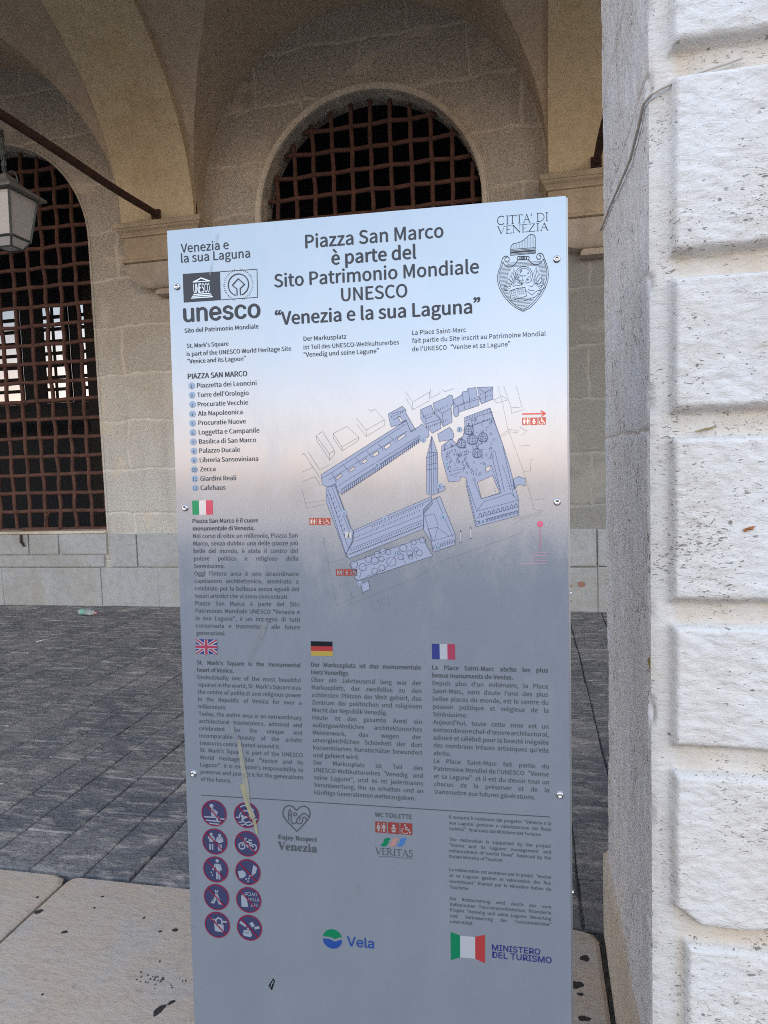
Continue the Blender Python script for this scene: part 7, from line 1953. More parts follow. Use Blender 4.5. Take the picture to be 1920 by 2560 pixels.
('P','mapblue',2,[[(458.4,-591.1),(458.4,-592.9),(457.3,-594.2),(456.2,-595.6),(454.5,-596),(452.8,-596.5),(451.2,-595.7),(449.6,-595.1),(448.8,-593.5),(448,-592),(448.3,-590.3),(448.6,-588.5),(450,-587.4),(451.2,-586.2),(453,-586.1),(454.7,-585.9),(456.2,-586.9),(457.7,-587.8),(458.1,-589.5)]]),
('S','navy',3,0.71,1,[(458.4,-591.1),(458.4,-592.9),(457.3,-594.2),(456.2,-595.6),(454.5,-596),(452.8,-596.5),(451.2,-595.7),(449.6,-595.1),(448.8,-593.5),(448,-592),(448.3,-590.3),(448.6,-588.5),(450,-587.4),(451.2,-586.2),(453,-586.1),(454.7,-585.9),(456.2,-586.9),(457.7,-587.8),(458.1,-589.5)]),
('P','mapblue',2,[[(464.4,-568.7),(464.4,-570.5),(463.3,-571.8),(462.2,-573.2),(460.5,-573.6),(458.8,-574.1),(457.2,-573.3),(455.6,-572.7),(454.8,-571.1),(454,-569.6),(454.4,-567.9),(454.6,-566.1),(456,-565),(457.2,-563.8),(459,-563.7),(460.7,-563.5),(462.2,-564.5),(463.6,-565.4),(464.1,-567.1)]]),
('S','navy',3,0.71,1,[(464.4,-568.7),(464.4,-570.5),(463.3,-571.8),(462.2,-573.2),(460.5,-573.6),(458.8,-574.1),(457.2,-573.3),(455.6,-572.7),(454.8,-571.1),(454,-569.6),(454.4,-567.9),(454.6,-566.1),(456,-565),(457.2,-563.8),(459,-563.7),(460.7,-563.5),(462.2,-564.5),(463.6,-565.4),(464.1,-567.1)]),
('P','mapblue',2,[[(378.2,-623.7),(378.3,-625.4),(377.1,-626.8),(376,-628.3),(374.2,-628.6),(372.5,-629.1),(370.9,-628.4),(369.2,-627.7),(368.5,-626.1),(367.6,-624.6),(368,-622.9),(368.2,-621.1),(369.6,-619.9),(370.9,-618.7),(372.7,-618.6),(374.5,-618.4),(376,-619.4),(377.5,-620.3),(378,-622)]]),
('S','navy',3,0.71,1,[(378.2,-623.7),(378.3,-625.4),(377.1,-626.8),(376,-628.3),(374.2,-628.6),(372.5,-629.1),(370.9,-628.4),(369.2,-627.7),(368.5,-626.1),(367.6,-624.6),(368,-622.9),(368.2,-621.1),(369.6,-619.9),(370.9,-618.7),(372.7,-618.6),(374.5,-618.4),(376,-619.4),(377.5,-620.3),(378,-622)]),
('P','mapblue',2,[[(391.3,-618),(391.3,-619.7),(390.1,-621.1),(389,-622.5),(387.3,-622.9),(385.5,-623.4),(383.9,-622.7),(382.3,-622),(381.5,-620.4),(380.6,-618.9),(381,-617.1),(381.3,-615.4),(382.7,-614.2),(384,-613),(385.8,-612.9),(387.6,-612.7),(389,-613.7),(390.5,-614.6),(391,-616.3)]]),
('S','navy',3,0.71,1,[(391.3,-618),(391.3,-619.7),(390.1,-621.1),(389,-622.5),(387.3,-622.9),(385.5,-623.4),(383.9,-622.7),(382.3,-622),(381.5,-620.4),(380.6,-618.9),(381,-617.1),(381.3,-615.4),(382.7,-614.2),(384,-613),(385.8,-612.9),(387.6,-612.7),(389,-613.7),(390.5,-614.6),(391,-616.3)]),
('P','mapblue',2,[[(441.7,-598.1),(441.7,-599.5),(440.8,-600.5),(440,-601.7),(438.6,-601.9),(437.3,-602.3),(436.1,-601.7),(434.8,-601.2),(434.2,-600),(433.5,-598.8),(433.8,-597.5),(434,-596.1),(435.1,-595.2),(436.1,-594.3),(437.5,-594.2),(438.8,-594),(439.9,-594.8),(441.1,-595.5),(441.5,-596.8)]]),
('S','navy',3,0.71,1,[(441.7,-598.1),(441.7,-599.5),(440.8,-600.5),(440,-601.7),(438.6,-601.9),(437.3,-602.3),(436.1,-601.7),(434.8,-601.2),(434.2,-600),(433.5,-598.8),(433.8,-597.5),(434,-596.1),(435.1,-595.2),(436.1,-594.3),(437.5,-594.2),(438.8,-594),(439.9,-594.8),(441.1,-595.5),(441.5,-596.8)]),
('P','mapblue',2,[[(451.2,-585.5),(451.2,-586.7),(450.4,-587.6),(449.7,-588.5),(448.6,-588.8),(447.4,-589.1),(446.4,-588.6),(445.3,-588.1),(444.8,-587.1),(444.2,-586.1),(444.5,-584.9),(444.7,-583.8),(445.6,-583),(446.4,-582.2),(447.6,-582.1),(448.8,-582),(449.7,-582.7),(450.7,-583.3),(451,-584.4)]]),
('S','navy',3,0.71,1,[(451.2,-585.5),(451.2,-586.7),(450.4,-587.6),(449.7,-588.5),(448.6,-588.8),(447.4,-589.1),(446.4,-588.6),(445.3,-588.1),(444.8,-587.1),(444.2,-586.1),(444.5,-584.9),(444.7,-583.8),(445.6,-583),(446.4,-582.2),(447.6,-582.1),(448.8,-582),(449.7,-582.7),(450.7,-583.3),(451,-584.4)]),
('S','navy',2,0.59,0,[(345.3,-636.6),(350.1,-616.6),(392.2,-602.4)]),
('S','navy',2,0.59,0,[(357,-633.7),(391.8,-620.8),(415.2,-591.1)]),
('S','navy',2,0.59,0,[(429,-610.8),(415.3,-582.6)]),
('S','navy',2,0.59,0,[(448.9,-602.3),(438.1,-577)]),
('S','greyline',2,0.35,1,[(271.7,-381.1),(283.1,-373.8),(304.1,-407.5),(304.8,-414.5),(295.8,-425.1),(272.4,-389.6)]),
('S','greyline',2,0.35,0,[(271.7,-381.1),(295.2,-414.3),(304.1,-407.5)]),
('S','greyline',2,0.35,0,[(295.2,-414.3),(295.8,-425.1)]),
('S','greyline',2,0.35,1,[(302.8,-378.4),(328.3,-366.2),(349.4,-386.2),(348.4,-391.8),(318.6,-409.3),(303.2,-386.3)]),
('S','greyline',2,0.35,0,[(302.8,-378.4),(318.2,-402.2),(349.4,-386.2)]),
('S','greyline',2,0.35,0,[(318.2,-402.2),(318.6,-409.3)]),
('S','greyline',2,0.35,0,[(345.3,-351.7),(362.6,-374.1),(395.7,-357.1),(395.5,-366.8),(362.9,-385.2),(362.6,-374.1)]),
('S','greyline',2,0.35,0,[(345.7,-362.3),(362.4,-385.2)]),
('S','greyline',2,0.35,0,[(395.7,-357.1),(379.1,-337.6),(371.9,-341.5),(367.7,-337.4)]),
('S','greyline',2,0.35,0,[(433.2,-308.7),(446.2,-328.5),(475.7,-311.8),(475.4,-326.9),(446,-341.4),(434.4,-319.8)]),
('S','greyline',2,0.35,0,[(446.2,-328.5),(446,-341.4)]),
('S','greyline',2,0.35,0,[(477.7,-306.5),(478.3,-322.3),(494.1,-314.8),(494.2,-308.5)]),
('S','greyline',2,0.35,0,[(498.3,-308.7),(502.4,-312.4),(518.8,-307.6)]),
('S','greyline',2,0.35,0,[(243.7,-415),(248.3,-411.7),(276.6,-456.4)]),
('S','greyline',2,0.35,0,[(256.6,-409.9),(276.9,-442.2),(296.2,-432.7)]),
('S','greyline',2,0.35,0,[(243.8,-445.8),(265.3,-436.3)]),
('S','greyline',2,0.35,0,[(243.9,-462.9),(267.8,-454),(277.7,-470.7)]),
('S','greyline',2,0.35,0,[(243,-477.2),(248.8,-501.7),(285.9,-495.9)]),
('S','greyline',2,0.35,0,[(248.8,-501.7),(250.1,-510.3),(284.2,-503.6)]),
('S','greyline',2,0.35,0,[(593.1,-307.3),(600.7,-338.5),(608.3,-379.1)]),
('S','greyline',2,0.35,0,[(602.4,-307.7),(614.5,-344.4),(632.5,-343.7),(623.6,-308.6)]),
('S','greyline',2,0.35,0,[(614.5,-344.4),(615.2,-353.8),(636.4,-347.9)]),
('S','greyline',2,0.35,0,[(608.3,-379.1),(634.1,-452.7),(652,-518)]),
('S','greyline',2,0.35,0,[(628.2,-377.1),(640.1,-384.2),(632.1,-391.2)]),
('S','greyline',2,0.35,0,[(626.6,-409.4),(645.1,-408.5)]),
('S','greyline',2,0.35,0,[(634.1,-452.7),(646,-451.6),(644.9,-434.1),(650.2,-431.5)]),
('S','greyline',2,0.35,1,[(584.8,-329.8),(600.9,-323.7),(608.8,-330.7),(591.4,-335.4)]),
('S','greyline',2,0.35,0,[(594.8,-390.9),(610.9,-380.6),(626.8,-383.8)]),
('S','greyline',2,0.35,0,[(596.1,-393.6),(612.2,-384.7),(626.8,-387.3)]),
('S','greyline',2,0.35,0,[(614.6,-533.9),(662.6,-522.2)]),
('S','greyline',2,0.35,0,[(617.2,-543.5),(630.6,-532.7),(663.8,-526.2)]),
('S','greyline',2,0.35,0,[(652,-518),(667.8,-520.9)]),
('S','greyline',2,0.35,0,[(330,-672.6),(353.4,-665.2)]),
('S','greyline',2,0.35,0,[(319.4,-687.1),(431.2,-641.8),(476.7,-619.1),(479.6,-610.7),(630.4,-557.2),(631.8,-551.8)]),
('S','greyline',2,0.35,0,[(518.7,-598.2),(525.3,-613.4),(535,-610.6),(523.9,-619),(523.4,-613.4)]),
('S','greyline',2,0.35,1,[(364.7,-679.4),(379.2,-676.4),(381.7,-690.6),(370.1,-695.1)]),
('S','greyline',2,0.35,1,[(383.5,-674.9),(396.5,-670.5),(399.2,-680.4),(386.2,-686.3)]),
('S','greyline',2,0.35,0,[(300.4,-685.9),(329.9,-674),(328.8,-659.7)]),
('S','greyline',2,0.35,0,[(279.8,-562.2),(301.8,-685.8)]),
('S','greyline',2,0.35,0,[(289,-608.1),(317,-602.4)]),
('S','greyline',2,0.35,0,[(646.9,-501.7),(668,-499.3)]),
('S','white',2,1.3,0,[(526.2,-555.2),(526.2,-572.6)]),
('S','navy',2,1.02,0,[(523.7,-573.2),(528.7,-572.6)]),
('S','navy',2,1.19,0,[(524.5,-555.2),(528.4,-554.6)]),
('S','navy',2,1.02,0,[(526.2,-554.9),(526.2,-551.6)]),
('S','white',2,1.3,0,[(543.5,-548.9),(543.6,-566.3)]),
('S','navy',2,1.02,0,[(541.1,-566.9),(546,-566.3)]),
('S','navy',2,1.19,0,[(541.9,-548.9),(545.7,-548.4)]),
('S','navy',2,1.02,0,[(543.5,-548.7),(543.6,-545.3)]),
('P','white',3,[[(321.1,-553.3),(332.7,-553.3),(332.4,-564.7),(320.8,-564.7)]]),
('S','ink',4,1.6,0,[(327.7,-556.7),(326.1,-563),(329,-563)]),
('D','ink',4,328,-554.7,1),
('D','lightblue',3,526.8,-378.2,4.9),
('T','ink','1',525.4,-380.9,2.7,0,0,0,4),
('D','lightblue',3,463.7,-393.8,5),
('T','ink','2',462.3,-396.5,2.8,0,0,0,4),
('D','lightblue',3,381,-436.1,5.1),
('T','ink','3',379.5,-438.9,2.9,0,0,0,4),
('D','lightblue',3,319.5,-520.2,5.2),
('T','ink','4',318,-523.1,2.9,0,0,0,4),
('D','lightblue',3,393.6,-530.9,5.1),
('T','ink','5',392.1,-533.7,2.9,0,0,0,4),
('D','lightblue',3,491.8,-474.5,5),
('T','ink','6',490.4,-477.3,2.8,0,0,0,4),
('D','lightblue',3,504,-437,5),
('T','ink','7',502.6,-439.7,2.7,0,0,0,4),
('D','lightblue',3,564.9,-537,4.9),
('T','ink','8',563.5,-539.7,2.8,0,0,0,4),
('D','lightblue',3,496.2,-528.9,5),
('T','ink','9',494.8,-531.6,2.8,0,0,0,4),
('D','lightblue',3,485.9,-581.9,5),
('T','ink','10',482.5,-584.7,6.7,0,0,0,4),
('D','lightblue',3,412.6,-590.2,5.2),
('T','ink','11',409.2,-593,6.8,0,0,0,4),
('D','lightblue',3,345.7,-646.9,5.2),
('T','ink','12',342.1,-649.8,7,0,0,0,4)]),
('location_marker',None,[('D','pink',2,660.8,-542.5,5.3),
('S','pink',2,0.9,0,[(660.8,-542.5),(660.7,-585.9)]),
('S','pink2',2,0.7,0,[(648.7,-591.9),(672,-591.4)]),
('S','pink2',2,0.7,0,[(648.7,-596.3),(672,-595.8)]),
('S','pink2',2,0.7,0,[(646,-600.9),(671.9,-600.4)]),
('S','pink2',2,0.7,0,[(644.6,-605.6),(671.9,-605)]),
('S','pink2',2,0.7,0,[(625.9,-610),(671.8,-609.4)])]),
('toilet_symbol',None,[('P','brown',1,[[(255.3,-528.1),(267.7,-528.1),(267.7,-540.9),(255.3,-540.9)]]),
('D','cream',2,258.77,-530.28,0.93),
('P','cream',2,[[(257.78,-531.68),(259.76,-531.68),(261,-536.04),(259.76,-536.04),(259.76,-539.36),(257.78,-539.36),(257.78,-536.04),(256.54,-536.04)]]),
('S','cream',2,0.62,0,[(261.75,-529.12),(261.75,-539.88)]),
('D','cream',2,264.72,-530.28,0.93),
('P','cream',2,[[(263.24,-531.68),(266.21,-531.68),(266.71,-535.52),(265.72,-535.52),(265.72,-539.62),(263.73,-539.62),(263.73,-535.52),(262.74,-535.52)]]),
('P','brown',1,[[(268.9,-528.3),(280.9,-528.3),(280.9,-541),(268.9,-541)]]),
('D','cream',2,274.9,-531.86,1.44),
('P','cream',2,[[(273.46,-533.63),(276.34,-533.63),(278.26,-535.28),(276.34,-535.92),(273.46,-535.92),(271.54,-535.28)]]),
('P','cream',2,[[(272.5,-536.94),(277.3,-536.94),(276.58,-539.22),(273.22,-539.22)]]),
('P','brown',1,[[(282.1,-528.4),(294.2,-528.4),(294.2,-541.1),(282.1,-541.1)]]),
('D','cream',2,286.94,-530.43,0.91),
('S','cream',2,1.21,0,[(287.18,-531.7),(287.67,-535.38),(290.57,-535.38),(291.78,-538.81),(292.99,-538.56)]),
('S','cream',2,0.97,0,[(287.3,-533.23),(290.09,-533.23)]),
('S','cream',2,0.85,0,[(289.91,-538.37),(289.34,-539.12),(288.57,-539.68),(287.67,-540.01),(286.71,-540.08),(285.77,-539.88),(284.93,-539.44),(284.24,-538.78),(283.77,-537.96),(283.56,-537.05),(283.62,-536.11),(283.95,-535.23),(284.52,-534.47),(285.28,-533.9)])]),
('toilet_symbol',None,[('P','brown',1,[[(302.2,-620.2),(315.1,-620.2),(315.1,-632.5),(302.2,-632.5)]]),
('D','cream',2,305.81,-622.29,0.97),
('P','cream',2,[[(304.78,-623.64),(306.84,-623.64),(308.13,-627.83),(306.84,-627.83),(306.84,-631.02),(304.78,-631.02),(304.78,-627.83),(303.49,-627.83)]]),
('S','cream',2,0.65,0,[(308.91,-621.18),(308.91,-631.52)]),
('D','cream',2,312,-622.29,0.97),
('P','cream',2,[[(310.46,-623.64),(313.55,-623.64),(314.07,-627.33),(313.04,-627.33),(313.04,-631.27),(310.97,-631.27),(310.97,-627.33),(309.94,-627.33)]]),
('P','brown',1,[[(316.3,-620.1),(328.3,-620.1),(328.3,-632.4),(316.3,-632.4)]]),
('D','cream',2,322.3,-623.54,1.44),
('P','cream',2,[[(320.86,-625.27),(323.74,-625.27),(325.66,-626.86),(323.74,-627.48),(320.86,-627.48),(318.94,-626.86)]]),
('P','cream',2,[[(319.9,-628.46),(324.7,-628.46),(323.98,-630.68),(320.62,-630.68)]]),
('P','brown',1,[[(329.4,-620.1),(341.4,-620.1),(341.4,-632.4),(329.4,-632.4)]]),
('D','cream',2,334.2,-622.07,0.9),
('S','cream',2,1.2,0,[(334.44,-623.3),(334.92,-626.86),(337.8,-626.86),(339,-630.19),(340.2,-629.94)]),
('S','cream',2,0.96,0,[(334.56,-624.77),(337.32,-624.77)]),
('S','cream',2,0.84,0,[(337.15,-629.75),(336.58,-630.48),(335.82,-631.02),(334.92,-631.34),(333.97,-631.41),(333.04,-631.22),(332.2,-630.79),(331.52,-630.15),(331.06,-629.36),(330.85,-628.47),(330.91,-627.57),(331.23,-626.72),(331.8,-625.98),(332.55,-625.43)])]),
('toilet_symbol',None,[('P','brown',1,[[(632.6,-361.7),(644.6,-361.7),(644.6,-374.4),(632.6,-374.4)]]),
('D','cream',2,635.96,-363.86,0.9),
('P','cream',2,[[(635,-365.26),(636.92,-365.26),(638.12,-369.57),(636.92,-369.57),(636.92,-372.88),(635,-372.88),(635,-369.57),(633.8,-369.57)]]),
('S','cream',2,0.6,0,[(638.84,-362.72),(638.84,-373.38)]),
('D','cream',2,641.72,-363.86,0.9),
('P','cream',2,[[(640.28,-365.26),(643.16,-365.26),(643.64,-369.07),(642.68,-369.07),(642.68,-373.13),(640.76,-373.13),(640.76,-369.07),(639.8,-369.07)]]),
('P','brown',1,[[(646.1,-362.1),(658.1,-362.1),(658.1,-374.6),(646.1,-374.6)]]),
('D','cream',2,652.1,-365.6,1.44),
('P','cream',2,[[(650.66,-367.35),(653.54,-367.35),(655.46,-368.98),(653.54,-369.6),(650.66,-369.6),(648.74,-368.98)]]),
('P','cream',2,[[(649.7,-370.6),(654.5,-370.6),(653.78,-372.85),(650.42,-372.85)]]),
('P','brown',1,[[(659.5,-362.1),(671.7,-362.1),(671.7,-374.5),(659.5,-374.5)]]),
('D','cream',2,664.38,-364.08,0.92),
('S','cream',2,1.22,0,[(664.62,-365.32),(665.11,-368.92),(668.04,-368.92),(669.26,-372.27),(670.48,-372.02)]),
('S','cream',2,0.98,0,[(664.75,-366.81),(667.55,-366.81)]),
('S','cream',2,0.85,0,[(667.38,-371.83),(666.8,-372.56),(666.02,-373.11),(665.12,-373.43),(664.15,-373.5),(663.2,-373.31),(662.35,-372.88),(661.66,-372.23),(661.19,-371.43),(660.97,-370.54),(661.04,-369.63),(661.36,-368.77),(661.94,-368.03),(662.71,-367.47)])]),
('direction_arrow',None,[('S','red',2,2.2,0,[(632.7,-355.5),(669.2,-356)]),
('S','red',2,2.2,0,[(663.5,-351),(670.8,-356.1),(664.5,-360.4)])]),
('flag',None,[('P','green',1,[[(31.4,-493.6),(44.83,-493.6),(44.83,-520),(31.4,-520)]]),
('P','white',1,[[(44.83,-493.6),(58.27,-493.6),(58.27,-520),(44.83,-520)]]),
('P','rose',1,[[(58.27,-493.6),(71.7,-493.6),(71.7,-520),(58.27,-520)]])]),
('flag',None,[('P','flagblue',1,[[(29.9,-753),(71.7,-753),(71.7,-780.5),(29.9,-780.5)]]),
('P','white',2,[[(29.9,-753),(35.33,-753),(71.7,-775.82),(71.7,-780.5),(66.27,-780.5),(29.9,-757.68)]]),
('P','white',3,[[(71.7,-753),(66.27,-753),(29.9,-775.82),(29.9,-780.5),(35.33,-780.5),(71.7,-757.68)]]),
('P','rose',4,[[(29.9,-753),(32.41,-753),(71.7,-778.58),(71.7,-780.5),(69.61,-780.5),(29.9,-754.65)]]),
('P','rose',5,[[(71.7,-753),(69.19,-753),(29.9,-778.58),(29.9,-780.5),(31.99,-780.5),(71.7,-754.65)]]),
('P','white',6,[[(46.62,-753),(54.98,-753),(54.98,-762.9),(71.7,-762.9),(71.7,-770.6),(54.98,-770.6),(54.98,-780.5),(46.62,-780.5),(46.62,-770.6),(29.9,-770.6),(29.9,-762.9),(46.62,-762.9)]]),
('P','rose',7,[[(48.29,-753),(53.31,-753),(53.31,-764.28),(71.7,-764.28),(71.7,-769.22),(53.31,-769.22),(53.31,-780.5),(48.29,-780.5),(48.29,-769.22),(29.9,-769.22),(29.9,-764.28),(48.29,-764.28)]])]),
('flag',None,[('P','black',1,[[(252.2,-752.3),(292.6,-752.3),(292.6,-761.17),(252.2,-761.17)]]),
('P','red2',1,[[(252.2,-761.17),(292.6,-761.17),(292.6,-770.03),(252.2,-770.03)]]),
('P','yellow',1,[[(252.2,-770.03),(292.6,-770.03),(292.6,-778.9),(252.2,-778.9)]])]),
('flag',None,[('P','flagblue',1,[[(472.8,-752.2),(486.33,-752.2),(486.33,-779.6),(472.8,-779.6)]]),
('P','white',1,[[(486.33,-752.2),(499.87,-752.2),(499.87,-779.6),(486.33,-779.6)]]),
('P','rose',1,[[(499.87,-752.2),(513.4,-752.2),(513.4,-779.6),(499.87,-779.6)]])]),
('italian_text',None,[('J','ink',31.1,232.4,-535.2,-13.98,['*Piazza San Marco è il cuore|','*monumentale di Venezia.|','Nel corso di oltre un millennio, Piazza San','Marco, senza dubbio una delle piazze più','belle del mondo, è stata il centro del','potere politico e religioso della','Serenissima.|',"Oggi l'intera area è uno straordinario",'capolavoro architettonico, ammirato e','celebrato per la bellezza senza eguali dei','tesori artistici che vi sono concentrati.|','Piazza San Marco è parte del Sito','Patrimonio Mondiale UNESCO "Venezia e','la sua Laguna", è un impegno di tutti','conservarla e trasmetterla alle future','generazioni.|'],10,181)]),
('english_text',None,[('J','ink',30.3,231.3,-800.8,-13.94,["*St. Mark's Square is the monumental",'*heart of Venice.|','Undoubtedly one of the most beautiful',"squares in the world, St. Mark's Square was",'the centre of political and religious power','in the Republic of Venice for over a','millennium.|','Today, the entire area is an extraordinary','architectural masterpiece, admired and','celebrated for the unique and','incomparable beauty of the artistic','treasures concentrated around it.|',"St. Mark's Square is part of the UNESCO",'World Heritage Site "Venice and its','Lagoon". It is everyone\'s responsibility to','preserve and protect it for the generations','of the future.|'],11,158.5)]),
('german_text',None,[('J','ink',251.8,452.5,-799.1,-13.96,['*Der Markusplatz ist das monumentale','*Herz Venedigs.|','Über ein Jahrtausend lang war der','Markusplatz, der zweifellos zu den','schönsten Plätzen der Welt gehört, das','Zentrum der politischen und religiösen','Macht der Republik Venedig.|','Heute ist das gesamte Areal ein','außergewöhnliches architektonisches','Meisterwerk, das wegen der','unvergleichlichen Schönheit der dort','konzentrierten Kunstschätze bewundert','und gefeiert wird.|','Der Markusplatz ist Teil des','UNESCO-Weltkulturerbes“Venedig und','seine Lagune", und es ist jedermanns','Verantwortung, ihn zu erhalten und an','künftige Generationen weiterzugeben.|'],17,186.8)]),
('french_text',None,[('J','ink',472.8,671.8,-798,-13.99,['*La Place Saint-Marc abrite les plus','*beaux monuments de Venise.|',"Depuis plus d'un millénaire, la Place","Saint-Marc, sans doute l'une des plus",'belles places du monde, est le centre du','pouvoir politique et religieux de la','Sérénissime.|',"Aujourd'hui, toute cette zone est un","extraordinaire chef-d'œuvre architectural,",'admiré et célébré pour la beauté inégalée',"des nombreux trésors artistiques qu'elle",'abrite.|','La Place Saint-Marc fait partie du',"Patrimoine Mondial de l'UNESCO“Venise",'et sa Lagune”et il est du devoir tout un','chacun de la préserver et de la','transmettre aux futures générations.|'],16,175.3)]),
('italian_credit_text',None,[('J','ink',498.2,674.6,-1065.5,-10.5,['Il restauro è sostenuto dal progetto“Venezia e la','sua Laguna: gestione e valorizzazione dei flussi','turistici”finanziato dal Ministero del Turismo|'],2,159.2)]),
('english_credit_text',None,[('J','ink',497.8,674.2,-1106.2,-10.4,['The restoration is supported by the project','“Venice and its Lagoon: management and','enhancement of tourist flows”financed by the','Italian Ministry of Tourism|'],3,92.7)]),
('french_credit_text',None,[('J','ink',497.5,673.8,-1161.3,-10.77,['La restauration est soutenue par le projet“Venise','et sa Lagune: gestion et valorisation des flux','touristiques”financé par le Ministère Italien du','Tourisme|'],3,32.8)]),
('german_credit_text',None,[('J','ink',497.6,673.7,-1214.8,-10.57,['Die Restaurierung wird durch das vom','italienischen Tourismusministerium finanzierte','Projekt“Venedig und seine Lagune: Steuerung','und Verbesserung der Touristenströme”','unterstützt|'],4,39.4)]),
('dividing_line',None,[('S','ink',1,1.4,0,[(30,-1051.4),(672.9,-1051.4)])]),
('prohibition_symbol','sign with a person sitting on steps',[('D','navyblue',1,54.7,-1084.6,25.1),
('S','crimson',3,1.88,1,[(78.8,-1084.6),(78.5,-1088.37),(77.62,-1092.05),(76.17,-1095.54),(74.19,-1098.76),(71.74,-1101.64),(68.86,-1104.09),(65.64,-1106.07),(62.15,-1107.52),(58.47,-1108.4),(54.7,-1108.7),(50.93,-1108.4),(47.25,-1107.52),(43.76,-1106.07),(40.54,-1104.09),(37.66,-1101.64),(35.21,-1098.76),(33.23,-1095.54),(31.78,-1092.05),(30.9,-1088.37),(30.6,-1084.6),(30.9,-1080.83),(31.78,-1077.15),(33.23,-1073.66),(35.21,-1070.44),(37.66,-1067.56),(40.54,-1065.11),(43.76,-1063.13),(47.25,-1061.68),(50.93,-1060.8),(54.7,-1060.5),(58.47,-1060.8),(62.15,-1061.68),(65.64,-1063.13),(68.86,-1065.11),(71.74,-1067.56),(74.19,-1070.44),(76.17,-1073.66),(77.62,-1077.15),(78.5,-1080.83)]),
('S','paleblue',2,2.51,0,[(34.62,-1092.63),(54.7,-1092.63)]),
('S','paleblue',2,2.51,0,[(66,-1094.64),(76.04,-1094.64)]),
('S','paleblue',2,2.51,0,[(38.39,-1099.16),(67.25,-1100.16)]),
('S','paleblue',2,2.51,0,[(44.66,-1104.68),(65.24,-1105.68)]),
('S','paleblue',2,4.02,0,[(52.19,-1077.07),(61.73,-1084.1)]),
('S','paleblue',2,3.76,0,[(54.7,-1092.13),(62.23,-1092.63),(59.72,-1099.66)]),
('P','paleblue',2,[[(48.42,-1076.57),(53.44,-1075.06),(59.72,-1085.86),(62.23,-1093.38),(49.68,-1092.13)]]),
('D','paleblue',2,50.18,-1070.79,4.02),
('S','crimson',4,2.26,0,[(37.63,-1067.53),(71.77,-1101.67)])]),
('prohibition_symbol','sign with a swimmer under a bridge',[('D','navyblue',1,119.3,-1084.3,24.6),
('S','crimson',3,1.85,1,[(142.92,-1084.3),(142.63,-1087.99),(141.76,-1091.6),(140.34,-1095.02),(138.41,-1098.18),(136,-1101),(133.18,-1103.41),(130.02,-1105.34),(126.6,-1106.76),(122.99,-1107.63),(119.3,-1107.92),(115.61,-1107.63),(112,-1106.76),(108.58,-1105.34),(105.42,-1103.41),(102.6,-1101),(100.19,-1098.18),(98.26,-1095.02),(96.84,-1091.6),(95.97,-1087.99),(95.68,-1084.3),(95.97,-1080.61),(96.84,-1077),(98.26,-1073.58),(100.19,-1070.42),(102.6,-1067.6),(105.42,-1065.19),(108.58,-1063.26),(112,-1061.84),(115.61,-1060.97),(119.3,-1060.68),(122.99,-1060.97),(126.6,-1061.84),(130.02,-1063.26),(133.18,-1065.19),(136,-1067.6),(138.41,-1070.42),(140.34,-1073.58),(141.76,-1077),(142.63,-1080.61)]),
('S','paleblue',2,2.46,0,[(107,-1069.54),(114.38,-1065.85),(124.22,-1067.08),(134.06,-1073.97)]),
('S','paleblue',2,2.46,0,[(98.39,-1089.71),(104.54,-1089.71),(105.77,-1084.3),(109.46,-1079.38)]),
('S','paleblue',2,2.46,0,[(111.92,-1076.92),(120.53,-1075.69),(129.14,-1080.61),(132.83,-1086.76),(134.06,-1090.45),(140.21,-1091.19)]),
('S','paleblue',2,2.21,0,[(103.31,-1097.83),(105.28,-1098.89),(107.25,-1098.9),(109.21,-1097.86),(111.18,-1096.78),(113.15,-1096.74),(115.12,-1097.78),(117.09,-1098.86),(119.05,-1098.93),(121.02,-1097.91),(122.99,-1096.81),(124.96,-1096.72),(126.93,-1097.72),(128.89,-1098.83),(130.86,-1098.95),(132.83,-1097.96)]),
('S','paleblue',2,2.21,0,[(107,-1102.75),(108.56,-1103.65),(110.12,-1103.98),(111.67,-1103.52),(113.23,-1102.56),(114.79,-1101.73),(116.35,-1101.55),(117.91,-1102.14),(119.46,-1103.12),(121.02,-1103.86),(122.58,-1103.89),(124.14,-1103.19),(125.7,-1102.21),(127.25,-1101.57),(128.81,-1101.69),(130.37,-1102.49)]),
('S','paleblue',2,3.94,0,[(109.46,-1095.37),(114.38,-1089.22),(121.76,-1086.76)]),
('S','paleblue',2,3.44,0,[(124.22,-1086.76),(131.6,-1079.38)]),
('D','paleblue',2,110.69,-1086.76,2.95),
('S','crimson',4,2.21,0,[(102.57,-1067.57),(136.03,-1101.03)])]),
('prohibition_symbol','sign with two people without shirts',[('D','navyblue',1,54.6,-1139.6,25.1),
('S','crimson',3,1.88,1,[(78.7,-1139.6),(78.4,-1143.37),(77.52,-1147.05),(76.07,-1150.54),(74.09,-1153.76),(71.64,-1156.64),(68.76,-1159.09),(65.54,-1161.07),(62.05,-1162.52),(58.37,-1163.4),(54.6,-1163.7),(50.83,-1163.4),(47.15,-1162.52),(43.66,-1161.07),(40.44,-1159.09),(37.56,-1156.64),(35.11,-1153.76),(33.13,-1150.54),(31.68,-1147.05),(30.8,-1143.37),(30.5,-1139.6),(30.8,-1135.83),(31.68,-1132.15),(33.13,-1128.66),(35.11,-1125.44),(37.56,-1122.56),(40.44,-1120.11),(43.66,-1118.13),(47.15,-1116.68),(50.83,-1115.8),(54.6,-1115.5),(58.37,-1115.8),(62.05,-1116.68),(65.54,-1118.13),(68.76,-1120.11),(71.64,-1122.56),(74.09,-1125.44),(76.07,-1128.66),(77.52,-1132.15),(78.4,-1135.83)]),
('S','paleblue',2,3.51,0,[(42.05,-1134.58),(43.3,-1130.81),(50.84,-1130.81),(54.6,-1138.34)]),
